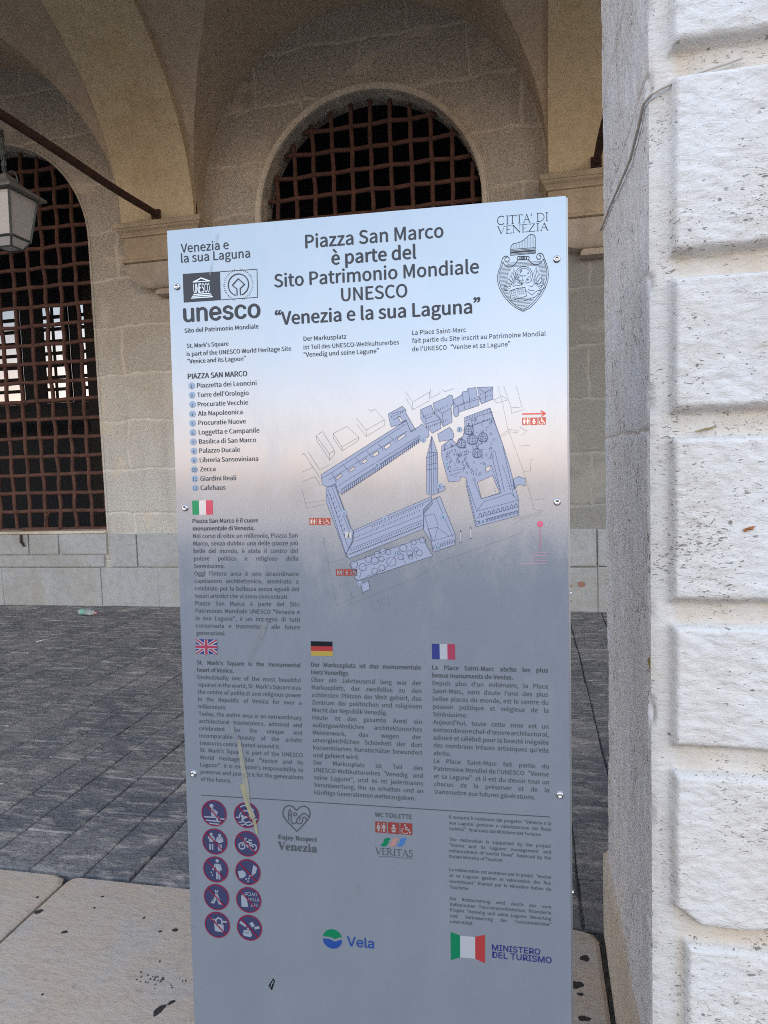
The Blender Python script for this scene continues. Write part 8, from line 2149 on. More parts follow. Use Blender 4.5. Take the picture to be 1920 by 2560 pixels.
('S','paleblue',2,3.51,0,[(58.36,-1139.6),(60.12,-1132.07),(68.4,-1132.07),(70.16,-1139.6)]),
('S','paleblue',2,3.01,0,[(44.56,-1144.62),(44.56,-1155.92)]),
('S','paleblue',2,3.01,0,[(49.58,-1144.62),(49.58,-1155.92)]),
('S','paleblue',2,3.01,0,[(62.13,-1144.62),(62.13,-1156.67)]),
('S','paleblue',2,3.01,0,[(66.65,-1144.62),(66.65,-1156.67)]),
('P','paleblue',2,[[(43.3,-1130.81),(50.84,-1130.81),(51.09,-1140.86),(43.56,-1140.86)]]),
('P','paleblue',2,[[(60.12,-1132.07),(68.4,-1132.07),(67.65,-1141.61),(60.88,-1141.61)]]),
('D','paleblue',2,47.57,-1125.79,3.01),
('D','paleblue',2,64.64,-1127.05,3.01),
('S','crimson',4,2.26,0,[(37.53,-1122.53),(71.67,-1156.67)])]),
('prohibition_symbol','sign with a bicycle',[('D','navyblue',1,118.7,-1139.2,24.7),
('S','crimson',3,1.85,1,[(142.41,-1139.2),(142.12,-1142.91),(141.25,-1146.53),(139.83,-1149.97),(137.88,-1153.14),(135.47,-1155.97),(132.64,-1158.38),(129.46,-1160.33),(126.03,-1161.75),(122.41,-1162.62),(118.7,-1162.91),(114.99,-1162.62),(111.37,-1161.75),(107.93,-1160.33),(104.76,-1158.38),(101.93,-1155.97),(99.52,-1153.14),(97.57,-1149.96),(96.15,-1146.53),(95.28,-1142.91),(94.99,-1139.2),(95.28,-1135.49),(96.15,-1131.87),(97.57,-1128.43),(99.52,-1125.26),(101.93,-1122.43),(104.76,-1120.02),(107.94,-1118.07),(111.37,-1116.65),(114.99,-1115.78),(118.7,-1115.49),(122.41,-1115.78),(126.03,-1116.65),(129.47,-1118.07),(132.64,-1120.02),(135.47,-1122.43),(137.88,-1125.26),(139.83,-1128.44),(141.25,-1131.87),(142.12,-1135.49)]),
('S','paleblue',2,2.47,0,[(114.25,-1144.14),(113.74,-1146.55),(112.29,-1148.54),(110.16,-1149.78),(107.71,-1150.04),(105.37,-1149.28),(103.53,-1147.63),(102.53,-1145.38),(102.53,-1142.92),(103.52,-1140.66),(105.35,-1139.01),(107.69,-1138.25),(110.14,-1138.5),(112.28,-1139.72),(113.73,-1141.71),(114.25,-1144.12)]),
('S','paleblue',2,2.47,0,[(136.98,-1145.38),(136.47,-1147.78),(135.02,-1149.78),(132.89,-1151.01),(130.44,-1151.27),(128.09,-1150.51),(126.26,-1148.87),(125.25,-1146.62),(125.25,-1144.15),(126.25,-1141.9),(128.08,-1140.25),(130.42,-1139.48),(132.87,-1139.73),(135,-1140.96),(136.46,-1142.95),(136.98,-1145.36)]),
('S','paleblue',2,2.47,0,[(108.33,-1144.14),(113.76,-1133.03),(119.94,-1145.38),(126.11,-1136.73),(131.05,-1145.38)]),
('S','paleblue',2,2.96,0,[(113.76,-1129.32),(118.21,-1129.32)]),
('S','paleblue',2,2.47,0,[(121.17,-1131.79),(129.07,-1132.28)]),
('S','paleblue',2,2.96,0,[(113.76,-1134.26),(124.88,-1136.73)]),
('S','crimson',4,2.22,0,[(101.9,-1122.4),(135.5,-1156)])]),
('prohibition_symbol','sign with a person dropping litter',[('D','navyblue',1,54.5,-1193.8,25.2),
('S','crimson',3,1.89,1,[(78.69,-1193.8),(78.39,-1197.58),(77.51,-1201.28),(76.06,-1204.78),(74.07,-1208.02),(71.61,-1210.91),(68.72,-1213.37),(65.48,-1215.36),(61.98,-1216.81),(58.28,-1217.69),(54.5,-1217.99),(50.72,-1217.69),(47.02,-1216.81),(43.52,-1215.36),(40.28,-1213.37),(37.39,-1210.91),(34.93,-1208.02),(32.94,-1204.78),(31.49,-1201.28),(30.61,-1197.58),(30.31,-1193.8),(30.61,-1190.02),(31.49,-1186.32),(32.94,-1182.82),(34.93,-1179.58),(37.39,-1176.69),(40.28,-1174.23),(43.52,-1172.24),(47.02,-1170.79),(50.72,-1169.91),(54.5,-1169.61),(58.28,-1169.91),(61.98,-1170.79),(65.48,-1172.24),(68.72,-1174.23),(71.61,-1176.69),(74.07,-1179.58),(76.06,-1182.82),(77.51,-1186.32),(78.39,-1190.02)]),
('S','paleblue',2,3.53,0,[(54,-1183.72),(50.72,-1192.54)]),
('S','paleblue',2,3.53,0,[(63.32,-1183.72),(65.08,-1195.06)]),
('S','paleblue',2,3.53,0,[(56.52,-1196.32),(57.02,-1212.7)]),
('S','paleblue',2,3.53,0,[(61.05,-1196.32),(61.56,-1212.7)]),
('P','paleblue',2,[[(54,-1182.46),(63.32,-1182.46),(62.56,-1198.84),(55.26,-1198.84)]]),
('D','paleblue',2,58.03,-1176.66,3.28),
('D','paleblue',2,49.46,-1193.8,2.02),
('D','paleblue',2,45.68,-1200.1,1.51),
('D','paleblue',2,47.44,-1205.14,1.51),
('S','crimson',4,2.27,0,[(37.36,-1176.66),(71.64,-1210.94)])]),
('prohibition_symbol','sign with a hand feeding a bird',[('D','navyblue',1,118.5,-1193.7,24.8),
('S','crimson',3,1.86,1,[(142.31,-1193.7),(142.01,-1197.42),(141.14,-1201.06),(139.71,-1204.51),(137.76,-1207.69),(135.33,-1210.53),(132.49,-1212.96),(129.31,-1214.91),(125.86,-1216.34),(122.22,-1217.21),(118.5,-1217.51),(114.78,-1217.21),(111.14,-1216.34),(107.69,-1214.91),(104.51,-1212.96),(101.67,-1210.53),(99.24,-1207.69),(97.29,-1204.51),(95.86,-1201.06),(94.99,-1197.42),(94.69,-1193.7),(94.99,-1189.98),(95.86,-1186.34),(97.29,-1182.89),(99.24,-1179.71),(101.67,-1176.87),(104.51,-1174.44),(107.69,-1172.49),(111.14,-1171.06),(114.78,-1170.19),(118.5,-1169.89),(122.22,-1170.19),(125.86,-1171.06),(129.31,-1172.49),(132.49,-1174.44),(135.34,-1176.87),(137.76,-1179.71),(139.71,-1182.89),(141.14,-1186.34),(142.01,-1189.98)]),
('S','paleblue',2,2.48,0,[(123.46,-1201.14),(129.66,-1196.18)]),
('P','paleblue',2,[[(98.66,-1193.7),(108.58,-1191.22),(113.54,-1194.94),(114.78,-1201.14),(108.58,-1206.1),(101.64,-1207.34)]]),
('P','paleblue',2,[[(129.66,-1178.82),(137.1,-1183.78),(134.62,-1193.7),(127.18,-1201.14),(125.94,-1196.18)]]),
('D','paleblue',2,114.78,-1207.34,1.74),
('D','paleblue',2,119.74,-1206.1,1.74),
('D','paleblue',2,118.5,-1211.56,1.74),
('D','paleblue',2,122.22,-1201.14,1.98),
('S','crimson',4,2.23,0,[(101.64,-1176.84),(135.36,-1210.56)])]),
('prohibition_symbol','sign with a tent',[('D','navyblue',1,54.2,-1247.9,25.3),
('S','crimson',3,1.9,1,[(78.49,-1247.9),(78.19,-1251.7),(77.3,-1255.41),(75.84,-1258.93),(73.85,-1262.18),(71.37,-1265.07),(68.48,-1267.55),(65.23,-1269.54),(61.71,-1271),(58,-1271.89),(54.2,-1272.19),(50.4,-1271.89),(46.69,-1271),(43.17,-1269.54),(39.92,-1267.55),(37.03,-1265.07),(34.55,-1262.18),(32.56,-1258.93),(31.1,-1255.41),(30.21,-1251.7),(29.91,-1247.9),(30.21,-1244.1),(31.1,-1240.39),(32.56,-1236.87),(34.55,-1233.62),(37.03,-1230.73),(39.92,-1228.25),(43.17,-1226.26),(46.69,-1224.8),(50.4,-1223.91),(54.2,-1223.61),(58,-1223.91),(61.71,-1224.8),(65.23,-1226.26),(68.48,-1228.25),(71.37,-1230.73),(73.85,-1233.62),(75.84,-1236.87),(77.3,-1240.39),(78.19,-1244.1)]),
('S','paleblue',2,2.53,0,[(51.67,-1233.99),(61.28,-1255.49)]),
('S','paleblue',2,2.53,0,[(57.24,-1233.99),(45.35,-1259.29)]),
('P','paleblue',2,[[(54.2,-1241.58),(64.32,-1261.82),(41.55,-1260.55)]]),
('S','crimson',4,2.28,0,[(37,-1230.7),(71.4,-1265.1)]),
('P','navyblue',3,[[(54.2,-1250.9),(58.2,-1260.9),(49.2,-1260.9)]])]),
('prohibition_symbol','sign with a spray can and graffiti',[('D','navyblue',1,118.4,-1247.9,24.8),
('S','crimson',3,1.86,1,[(142.21,-1247.9),(141.91,-1251.62),(141.04,-1255.26),(139.61,-1258.71),(137.66,-1261.89),(135.23,-1264.73),(132.39,-1267.16),(129.21,-1269.11),(125.76,-1270.54),(122.12,-1271.41),(118.4,-1271.71),(114.68,-1271.41),(111.04,-1270.54),(107.59,-1269.11),(104.41,-1267.16),(101.57,-1264.73),(99.14,-1261.89),(97.19,-1258.71),(95.76,-1255.26),(94.89,-1251.62),(94.59,-1247.9),(94.89,-1244.18),(95.76,-1240.54),(97.19,-1237.09),(99.14,-1233.91),(101.57,-1231.07),(104.41,-1228.64),(107.59,-1226.69),(111.04,-1225.26),(114.68,-1224.39),(118.4,-1224.09),(122.12,-1224.39),(125.76,-1225.26),(129.21,-1226.69),(132.39,-1228.64),(135.24,-1231.07),(137.66,-1233.91),(139.61,-1237.09),(141.04,-1240.54),(141.91,-1244.18)]),
('S','paleblue',2,1.49,0,[(110.96,-1235.5),(115.92,-1233.02)]),
('S','paleblue',2,1.49,0,[(111.46,-1237.98),(115.92,-1237.48)]),
('P','paleblue',2,[[(103.52,-1244.18),(104.76,-1239.22),(108.48,-1236),(112.2,-1239.22),(114.68,-1245.42),(117.16,-1261.54),(104.02,-1262.28)]]),
('S','crimson',4,2.23,0,[(101.54,-1231.04),(135.26,-1264.76)]),
('T','paleblue','CIAO',116.4,-1239.3,19,1,0),
('T','paleblue','HOLA',118.3,-1249.2,21.6,1,0),
('T','paleblue','AH',122.3,-1261,12.9,1,0)]),
('prohibition_symbol','sign with a padlock on a rail',[('D','navyblue',1,53.9,-1302.2,25.3),
('S','crimson',3,1.9,1,[(78.19,-1302.2),(77.89,-1306),(77,-1309.71),(75.54,-1313.23),(73.55,-1316.48),(71.07,-1319.37),(68.18,-1321.85),(64.93,-1323.84),(61.41,-1325.3),(57.7,-1326.19),(53.9,-1326.49),(50.1,-1326.19),(46.39,-1325.3),(42.87,-1323.84),(39.62,-1321.85),(36.73,-1319.37),(34.25,-1316.48),(32.26,-1313.23),(30.8,-1309.71),(29.91,-1306),(29.61,-1302.2),(29.91,-1298.4),(30.8,-1294.69),(32.26,-1291.17),(34.25,-1287.92),(36.73,-1285.03),(39.62,-1282.55),(42.87,-1280.56),(46.39,-1279.1),(50.1,-1278.21),(53.9,-1277.91),(57.7,-1278.21),(61.41,-1279.1),(64.93,-1280.56),(68.18,-1282.55),(71.07,-1285.03),(73.55,-1287.92),(75.54,-1291.17),(77,-1294.69),(77.89,-1298.4)]),
('S','paleblue',2,3.04,0,[(41.25,-1292.08),(48.84,-1292.59)]),
('S','paleblue',2,3.04,0,[(65.28,-1294.61),(72.88,-1295.12)]),
('S','paleblue',2,3.04,0,[(51.37,-1299.67),(51.37,-1292.08),(56.43,-1288.29),(62.76,-1290.82),(64.02,-1299.67)]),
('P','paleblue',2,[[(47.58,-1299.67),(66.55,-1300.94),(66.55,-1316.12),(48.84,-1314.85)]]),
('S','crimson',4,2.28,0,[(36.7,-1285),(71.1,-1319.4)])]),
('prohibition_symbol','sign with hands trading a bag of fakes',[('D','navyblue',1,118.2,-1302,24.9),
('S','crimson',3,1.87,1,[(142.1,-1302),(141.81,-1305.74),(140.93,-1309.39),(139.5,-1312.85),(137.54,-1316.05),(135.1,-1318.9),(132.25,-1321.34),(129.05,-1323.3),(125.59,-1324.73),(121.94,-1325.61),(118.2,-1325.9),(114.46,-1325.61),(110.81,-1324.73),(107.35,-1323.3),(104.15,-1321.34),(101.3,-1318.9),(98.86,-1316.05),(96.9,-1312.85),(95.47,-1309.39),(94.59,-1305.74),(94.3,-1302),(94.59,-1298.26),(95.47,-1294.61),(96.9,-1291.15),(98.86,-1287.95),(101.3,-1285.1),(104.15,-1282.66),(107.35,-1280.7),(110.81,-1279.27),(114.46,-1278.39),(118.2,-1278.1),(121.94,-1278.39),(125.59,-1279.27),(129.05,-1280.7),(132.25,-1282.66),(135.1,-1285.1),(137.54,-1287.95),(139.5,-1291.15),(140.93,-1294.61),(141.81,-1298.26)]),
('S','paleblue',2,4.98,0,[(99.52,-1292.04),(111.98,-1299.51)]),
('S','paleblue',2,4.98,0,[(128.16,-1302),(138.12,-1299.01)]),
('S','paleblue',2,1.99,0,[(113.22,-1302),(115.71,-1308.22),(116.96,-1302)]),
('P','paleblue',2,[[(107,-1306.98),(119.44,-1306.98),(123.18,-1315.7),(120.69,-1319.93),(107,-1318.93),(104.51,-1314.45)]]),
('P','paleblue',2,[[(118.2,-1293.29),(124.42,-1289.55),(129.4,-1297.02),(123.18,-1300.76)]]),
('S','crimson',4,2.24,0,[(101.27,-1285.07),(135.13,-1318.93)]),
('T','navyblue','FAKE',106.7,-1313.6,9.6,0.2,0)]),
('heart_logo',None,[('S','ink',2,1.9,1,[(216.5,-1108.8),(196.2,-1089.1),(190.9,-1081.2),(190.4,-1073),(194.1,-1064.6),(201.7,-1060.4),(210,-1062.1),(216.8,-1069),(223.9,-1061.8),(232.2,-1059.4),(239.5,-1063.5),(242.6,-1071.5),(240.9,-1080.7),(235.2,-1088.4)]),
('S','ink',2,1.6,0,[(200.9,-1089.7),(201.3,-1073.2),(204.3,-1067.9),(206.4,-1072.9),(205.8,-1091.2)]),
('S','ink',2,1.6,0,[(201.2,-1078.4),(206.2,-1078)]),
('S','ink',2,1.6,0,[(205.8,-1091.2),(209.1,-1095),(212.8,-1094.4),(216.2,-1090.9),(217.1,-1085),(222.5,-1079.2),(231,-1072.8),(240.9,-1079.8)]),
('S','ink',2,1.6,0,[(216.2,-1090.9),(219.3,-1094.3),(224.9,-1093.2),(228.2,-1087.9),(227.5,-1083.4),(230.8,-1080.4),(234.4,-1082),(234.8,-1087.1)]),
('S','ink',2,1.6,0,[(220.4,-1088.4),(223.3,-1084.6),(222.5,-1079.2)]),
('S','ink',2,1.6,1,[(216.7,-1076.6),(216.3,-1075.1),(215.2,-1074),(213.7,-1073.6),(212.2,-1074),(211.1,-1075.1),(210.7,-1076.6),(211.1,-1078.1),(212.19,-1079.19),(213.69,-1079.6),(215.19,-1079.2),(216.29,-1078.11)]),
('T','ink','Enjoy Respect',179.3,-1125.6,74.8,0.2,2),
('T','ink','Venezia',178.4,-1146.1,75.5,0.2,2)]),
('toilet_heading_text',None,[('T','ink','WC TOILETTE',364.5,-1071,67,0.6,0)]),
('toilet_symbol',None,[('P','brown',1,[[(364.4,-1079.8),(385.2,-1079.8),(385.2,-1100.1),(364.4,-1100.1)]]),
('D','cream',2,370.22,-1083.25,1.56),
('P','cream',2,[[(368.56,-1085.48),(371.89,-1085.48),(373.97,-1092.39),(371.89,-1092.39),(371.89,-1097.66),(368.56,-1097.66),(368.56,-1092.39),(366.48,-1092.39)]]),
('S','cream',2,1.04,0,[(375.22,-1081.42),(375.22,-1098.48)]),
('D','cream',2,380.21,-1083.25,1.56),
('P','cream',2,[[(377.71,-1085.48),(382.7,-1085.48),(383.54,-1091.57),(381.87,-1091.57),(381.87,-1098.07),(378.54,-1098.07),(378.54,-1091.57),(376.88,-1091.57)]]),
('P','brown',1,[[(387.6,-1079.6),(408.6,-1079.6),(408.6,-1100.5),(387.6,-1100.5)]]),
('D','cream',2,398.1,-1085.45,2.52),
('P','cream',2,[[(395.58,-1088.38),(400.62,-1088.38),(403.98,-1091.1),(400.62,-1092.14),(395.58,-1092.14),(392.22,-1091.1)]]),
('P','cream',2,[[(393.9,-1093.81),(402.3,-1093.81),(401.04,-1097.57),(395.16,-1097.57)]]),
('P','brown',1,[[(410.3,-1079.4),(431.9,-1079.4),(431.9,-1100.5),(410.3,-1100.5)]]),
('D','cream',2,418.94,-1082.78,1.62),
('S','cream',2,2.16,0,[(419.37,-1084.89),(420.24,-1091.01),(425.42,-1091.01),(427.58,-1096.7),(429.74,-1096.28)]),
('S','cream',2,1.73,0,[(419.59,-1087.42),(424.56,-1087.42)]),
('S','cream',2,1.51,0,[(424.25,-1095.96),(423.22,-1097.2),(421.85,-1098.14),(420.24,-1098.68),(418.53,-1098.8),(416.85,-1098.48),(415.34,-1097.74),(414.12,-1096.64),(413.29,-1095.28),(412.91,-1093.76),(413.02,-1092.21),(413.6,-1090.75),(414.61,-1089.49),(415.97,-1088.54)])]),
('wave_logo',None,[('P','green',1,[[(373.9,-1122.3),(378,-1119.3),(380.2,-1111.7),(386,-1108.5),(392.4,-1109.5),(388.9,-1113.1),(386.8,-1120.7),(381.3,-1125.6),(375.9,-1125.6)]]),
('P','salmon',1,[[(388.8,-1122),(392.9,-1118.2),(395,-1110.6),(400.8,-1107.5),(407.1,-1108.4),(403.7,-1112),(401.6,-1119.6),(396.1,-1124.5),(390.7,-1124.5)]]),
('P','flagblue2',1,[[(403.9,-1121.7),(408,-1117.1),(410.1,-1109.5),(415.8,-1106.4),(422.2,-1107.3),(418.8,-1110.9),(416.6,-1118.5),(411.2,-1123.4),(405.8,-1123.4)]]),
('S','ink',1,1.5,0,[(364.87,-1128.7),(369.28,-1141)]),
('S','ink',1,0.68,0,[(369.28,-1141),(373.99,-1128.7)]),
('S','ink',1,0.68,0,[(363.4,-1128.82),(366.34,-1128.82)]),
('S','ink',1,0.68,0,[(372.52,-1128.82),(375.46,-1128.82)]),
('S','ink',1,1.5,0,[(377.51,-1141),(377.51,-1128.7)]),
('S','ink',1,0.68,0,[(375.9,-1128.82),(383.39,-1128.82),(383.39,-1130.42)]),
('S','ink',1,0.68,0,[(375.9,-1140.88),(383.84,-1140.88),(383.84,-1139.16)]),
('S','ink',1,0.68,0,[(377.51,-1134.48),(381.92,-1134.48)]),
('S','ink',1,1.5,0,[(386.63,-1141),(386.63,-1128.7)]),
('S','ink',1,1.05,0,[(385.01,-1128.82),(388.98,-1128.82),(389.23,-1128.83),(390.37,-1129.06),(391.35,-1129.59),(392.08,-1130.36),(392.46,-1131.29),(392.46,-1132.26),(392.08,-1133.19),(391.35,-1133.96),(390.37,-1134.49),(389.23,-1134.72),(386.63,-1134.85)]),
('S','ink',1,1.5,0,[(388.98,-1134.85),(395.45,-1141)]),
('S','ink',1,0.68,0,[(384.72,-1140.88),(388.54,-1140.88)]),
('S','ink',1,1.5,0,[(398.69,-1141),(398.69,-1128.7)]),
('S','ink',1,0.68,0,[(396.77,-1140.88),(400.6,-1140.88)]),
('S','ink',1,0.68,0,[(396.77,-1128.82),(400.6,-1128.82)]),
('S','ink',1,1.5,0,[(406.92,-1141),(406.92,-1128.95)]),
('S','ink',1,0.68,0,[(402.21,-1128.95),(411.62,-1128.95)]),
('S','ink',1,0.68,0,[(402.21,-1128.95),(402.21,-1130.67)]),
('S','ink',1,0.68,0,[(411.62,-1128.95),(411.62,-1130.67)]),
('S','ink',1,0.68,0,[(405.01,-1140.88),(408.83,-1140.88)]),
('S','ink',1,0.68,0,[(413.68,-1141),(418.09,-1128.7)]),
('S','ink',1,1.5,0,[(418.09,-1128.7),(422.8,-1141)]),
('S','ink',1,0.68,0,[(415.45,-1136.57),(421.03,-1136.57)]),
('S','ink',1,0.68,0,[(412.21,-1140.88),(415.15,-1140.88)]),
('S','ink',1,0.68,0,[(421.33,-1140.88),(424.27,-1140.88)]),
('S','ink',1,1.2,0,[(431.32,-1130.67),(430.15,-1128.95),(427.5,-1128.82),(425.74,-1130.42),(426.03,-1132.64),(429.85,-1135.34),(431.18,-1137.56),(430.44,-1140.02),(428.09,-1141),(425.74,-1140.26),(425.15,-1138.54)]),
('S','ink',2,0.7,0,[(370.1,-1145.1),(394.4,-1143.3),(406.1,-1144.4),(431.8,-1143.1)])]),
('ball_logo',None,[('P','green',1,[[(297.14,-1303.86),(296.3,-1301.23),(295.12,-1298.88),(293.63,-1296.72),(291.84,-1294.79),(289.8,-1293.14),(287.55,-1291.79),(285.13,-1290.77),(282.58,-1290.11),(279.97,-1289.82),(277.35,-1289.89),(274.76,-1290.34),(272.26,-1291.15),(269.9,-1292.31),(267.73,-1293.78),(265.79,-1295.55),(264.12,-1297.58),(262.75,-1299.83),(261.72,-1302.24),(261.07,-1304.6),(273.65,-1304.6),(279.2,-1306.08),(282.9,-1307.93),(287.52,-1306.45),(292.15,-1303.86)]]),
('P','vivid',1,[[(297.68,-1309.22),(297.29,-1312.17),(296.44,-1315.01),(295.15,-1317.68),(293.44,-1320.11),(291.37,-1322.23),(288.99,-1324),(286.36,-1325.36),(283.54,-1326.28),(280.61,-1326.75),(277.64,-1326.73),(274.71,-1326.25),(271.9,-1325.3),(269.28,-1323.91),(266.91,-1322.13),(264.86,-1319.99),(263.17,-1317.54),(261.9,-1314.86),(261.08,-1312.01),(260.72,-1309.07),(271.8,-1308.67),(277.35,-1310.52),(282.9,-1313.11),(288.45,-1311.26),(292.15,-1308.86)]]),
('T','vivid','Vela',307.1,-1318.4,49.9,0.9,1)]),
('ribbon_flag',None,[('P','green',1,[[(497.6,-1274),(514.6,-1278.8),(514.3,-1319.2),(497.5,-1326)]]),
('P','white',1,[[(514.6,-1278.8),(541.3,-1278.6),(541,-1318.8),(514.3,-1319.2)]]),
('P','red2',1,[[(541.3,-1278.6),(558.8,-1273.2),(558.1,-1325.5),(541,-1318.8)]])]),
('ministry_text',None,[('T','violet','MINISTERO',571,-1300,83.3,0.7,1),
('T','violet','DEL TURISMO',571.4,-1313.5,102.2,0.7,1)]),
('sticker',None,[('P','black',1,[[(152.2,-1411.9),(162.8,-1395.7),(165.5,-1401.5),(159.2,-1420.4)]]),
('S','white',2,0.8,0,[(155.7,-1413.6),(158.7,-1410.4),(158.1,-1406.9),(161.8,-1405.4),(161.1,-1401.6),(164,-1401.3)])]),
('drip_stain','dried pale yellow drip',[('P','drip',5,[[(105.9,-942),(111.5,-938.7),(118.7,-983.2),(125.3,-1024.7),(127.2,-1062.8),(137.5,-1085.1),(131,-1093.2),(116.3,-1059.7),(111.8,-1002.6)]])]),
('drip_stain','dried pale yellow drip',[('P','drip2',6,[[(107.9,-1025.7),(117.4,-1023.6),(122.8,-1055.4),(131.3,-1085.5),(127.9,-1091.9),(116.4,-1055.8)]])]),
('drip_stain','dried pale yellow drip',[('P','drip2',5,[[(131,-1093.2),(137.4,-1089.7),(141.3,-1117),(137.3,-1118.8)]])]),
('smear_mark',None,[('P','smear',5,[[(157.7,-727),(167.5,-707.5),(170.1,-722.3),(153.3,-770.9),(137.2,-791.5),(129.4,-790.2)]])]),
('smear_mark',None,[('P','smear',5,[[(91.3,-904.6),(97.8,-898.3),(104.4,-939),(98,-942.3)]])]),
('smear_mark',None,[('P','smear2',5,[[(95.2,-13.4),(101.4,-11),(90.1,-52),(82.7,-87.1),(78.9,-85.4),(88.8,-44.8)]])]),
('lime_speck',None,[('P','smear',5,[[(332.5,-1203.3),(331.3,-1211.4),(328.7,-1211.9),(325.7,-1207.3),(327,-1201.1),(329.3,-1194.6),(331.9,-1198.8)]])]),
('lime_speck',None,[('P','smear',5,[[(334.7,-1218.1),(332.6,-1219.9),(330.1,-1221),(327.9,-1219.6),(328.6,-1217.8),(330.3,-1216.8),(332.3,-1215.8)]])]),
('lime_speck',None,[('P','smear',5,[[(173.1,-1262.9),(171.9,-1265.7),(171,-1268.2),(170.7,-1265.1),(170.8,-1261.2),(171.3,-1257.3),(172.2,-1258.8)]])]),
('lime_speck',None,[('P','smear',5,[[(463.8,-1177.5),(462.7,-1179.8),(461.9,-1180.3),(461,-1179),(461.1,-1176.4),(462.2,-1175.6),(462.8,-1175.7)]])]),
('lime_speck',None,[('P','smear',5,[[(245.1,-1340.8),(244.1,-1344.4),(242.5,-1346.2),(241.1,-1343.6),(241.3,-1339.9),(242.7,-1338.3),(244.1,-1336.7)]])]),
('lime_speck',None,[('P','smear',5,[[(222.5,-1323.8),(222.3,-1326.1),(221.5,-1327.1),(220.9,-1325.6),(221,-1321.8),(221.6,-1321.3),(222.6,-1321.2)]])]),
('lime_speck',None,[('P','smear',5,[[(627.8,-1387.3),(627.7,-1392.2),(626.8,-1390.3),(625.7,-1389),(626,-1384.9),(626.8,-1383),(627.9,-1384.9)]])]),
('lime_speck',None,[('P','smear',5,[[(451.8,-1435.3),(451.4,-1436.5),(449.7,-1436.4),(448.4,-1436.3),(448.6,-1435.2),(449.5,-1434),(451,-1434.2)]])]),
('lime_speck',None,[('P','smear',5,[[(17.1,-1011.6),(15.7,-1014.9),(10.9,-1016.8),(6.9,-1014.1),(7.2,-1010.3),(11.3,-1007),(15.5,-1009.7)]])]),
('lime_speck',None,[('P','smear',5,[[(14.1,-1163.4),(12.9,-1165.3),(9.6,-1165.5),(5.3,-1164.8),(7.6,-1163.2),(9.8,-1161.5),(12.6,-1162.4)]])]),
('lime_speck',None,[('P','smear',5,[[(21.3,-1431.2),(19.7,-1434),(17.6,-1434.9),(15.5,-1432.7),(15.2,-1430.6),(17.3,-1429.9),(19.9,-1429.4)]])]),
('lime_speck',None,[('P','smear',5,[[(10.9,-1311.5),(7.2,-1312.7),(4,-1313.4),(0.5,-1312.9),(-0.1,-1312.2),(3.5,-1311.1),(8.4,-1311.2)]])]),
('lime_speck',None,[('P','smear',5,[[(599.3,-910.7),(598.7,-916.8),(597.2,-916),(596.1,-912.9),(596.2,-908.4),(597.2,-906.2),(598.3,-906.9)]])]),
('lime_speck',None,[('P','smear',5,[[(602.9,-883.6),(602.9,-887.4),(601.5,-888.3),(600.6,-885.9),(600.5,-881.6),(601.7,-878.9),(602.7,-879.3)]])]),
('lime_speck',None,[('P','smear',5,[[(310.1,-648.9),(308.7,-649.8),(307.1,-650),(305.9,-649.5),(305.8,-648.3),(307,-646.9),(309.2,-647.9)]])]),
('lime_speck',None,[('P','smear',5,[[(453.2,-1330.7),(452.8,-1336),(452.3,-1335.2),(451.8,-1334.4),(451.9,-1328.9),(452.5,-1323.1),(453,-1325.2)]])]),
('lime_speck',None,[('P','smear',5,[[(440.9,-675),(440.5,-685.3),(439.9,-690.5),(439.8,-684.4),(440,-666.3),(440.5,-655),(441,-657)]])]),
('lime_speck',None,[('P','smear',5,[[(446.9,-760.5),(446.5,-761.6),(445.6,-761.9),(445.1,-761),(444.9,-760.2),(445.7,-759.2),(446.5,-759.8)]])]),
('lime_speck',None,[('P','smear',5,[[(537.3,-1325.7),(536.3,-1327.6),(534.7,-1327.4),(534.1,-1326.9),(533.4,-1325.2),(534.9,-1324.1),(536.5,-1324.7)]])]),
('lime_speck',None,[('P','smear',5,[[(271.5,-1129),(270.9,-1130),(268.2,-1130.3),(265.9,-1129.8),(266.6,-1129),(268.1,-1128.5),(270.3,-1128.5)]])]),
('lime_speck',None,[('P','smear',5,[[(289.7,-1127.6),(289.1,-1128.9),(288.5,-1129.4),(287.6,-1128.5),(287.9,-1127.3),(288.5,-1126.5),(289.1,-1125.9)]])]),
('lime_speck',None,[('P','smear',5,[[(200.8,-531.3),(200.2,-535),(199.7,-536.2),(199.3,-534.4),(199.8,-529.2),(200,-526.8),(200.5,-527.7)]])]),
('lime_speck',None,[('P','smear',5,[[(182.5,-509.3),(182.3,-514.3),(181.4,-515),(180.9,-510.6),(181.2,-507.2),(181.7,-505.4),(182.4,-504.4)]])]),
]

AX = [Vector(v) for v in PANEL_AXES]
ip = empty('information_panel')
pmx = Matrix((AX[0], AX[1], AX[2])).transposed().to_4x4()
pmx.translation = Vector(PANEL_BASE) + AX[0] * (PANEL_W / 2)
ip.matrix_world = pmx
tag(ip, 'tall brushed metal information panel with printed map, flags and texts in four languages', 'information panel')
HWP = PANEL_W / 2
# folded front sheet
m = MB(); m.box(-HWP, HWP, 0, .003, -.01, PANEL_H)
fs_ = m.build('front_sheet', M['metal'], ip)
m = MB(); m.box(-HWP + .004, HWP + .0035, .0032, .012, -.01, PANEL_H - .002); m.box(-HWP + .03, HWP - .03, .0122, .06, -.01, PANEL_H - .03)
m.build('back_case', plain('dull_grey_case', (.30, .31, .33), .4, .7), ip)
m = MB(); m.box(-HWP - .03, HWP + .03, -.02, .11, -.012, .012)
m.build('foot_plate', M['steel'], ip)

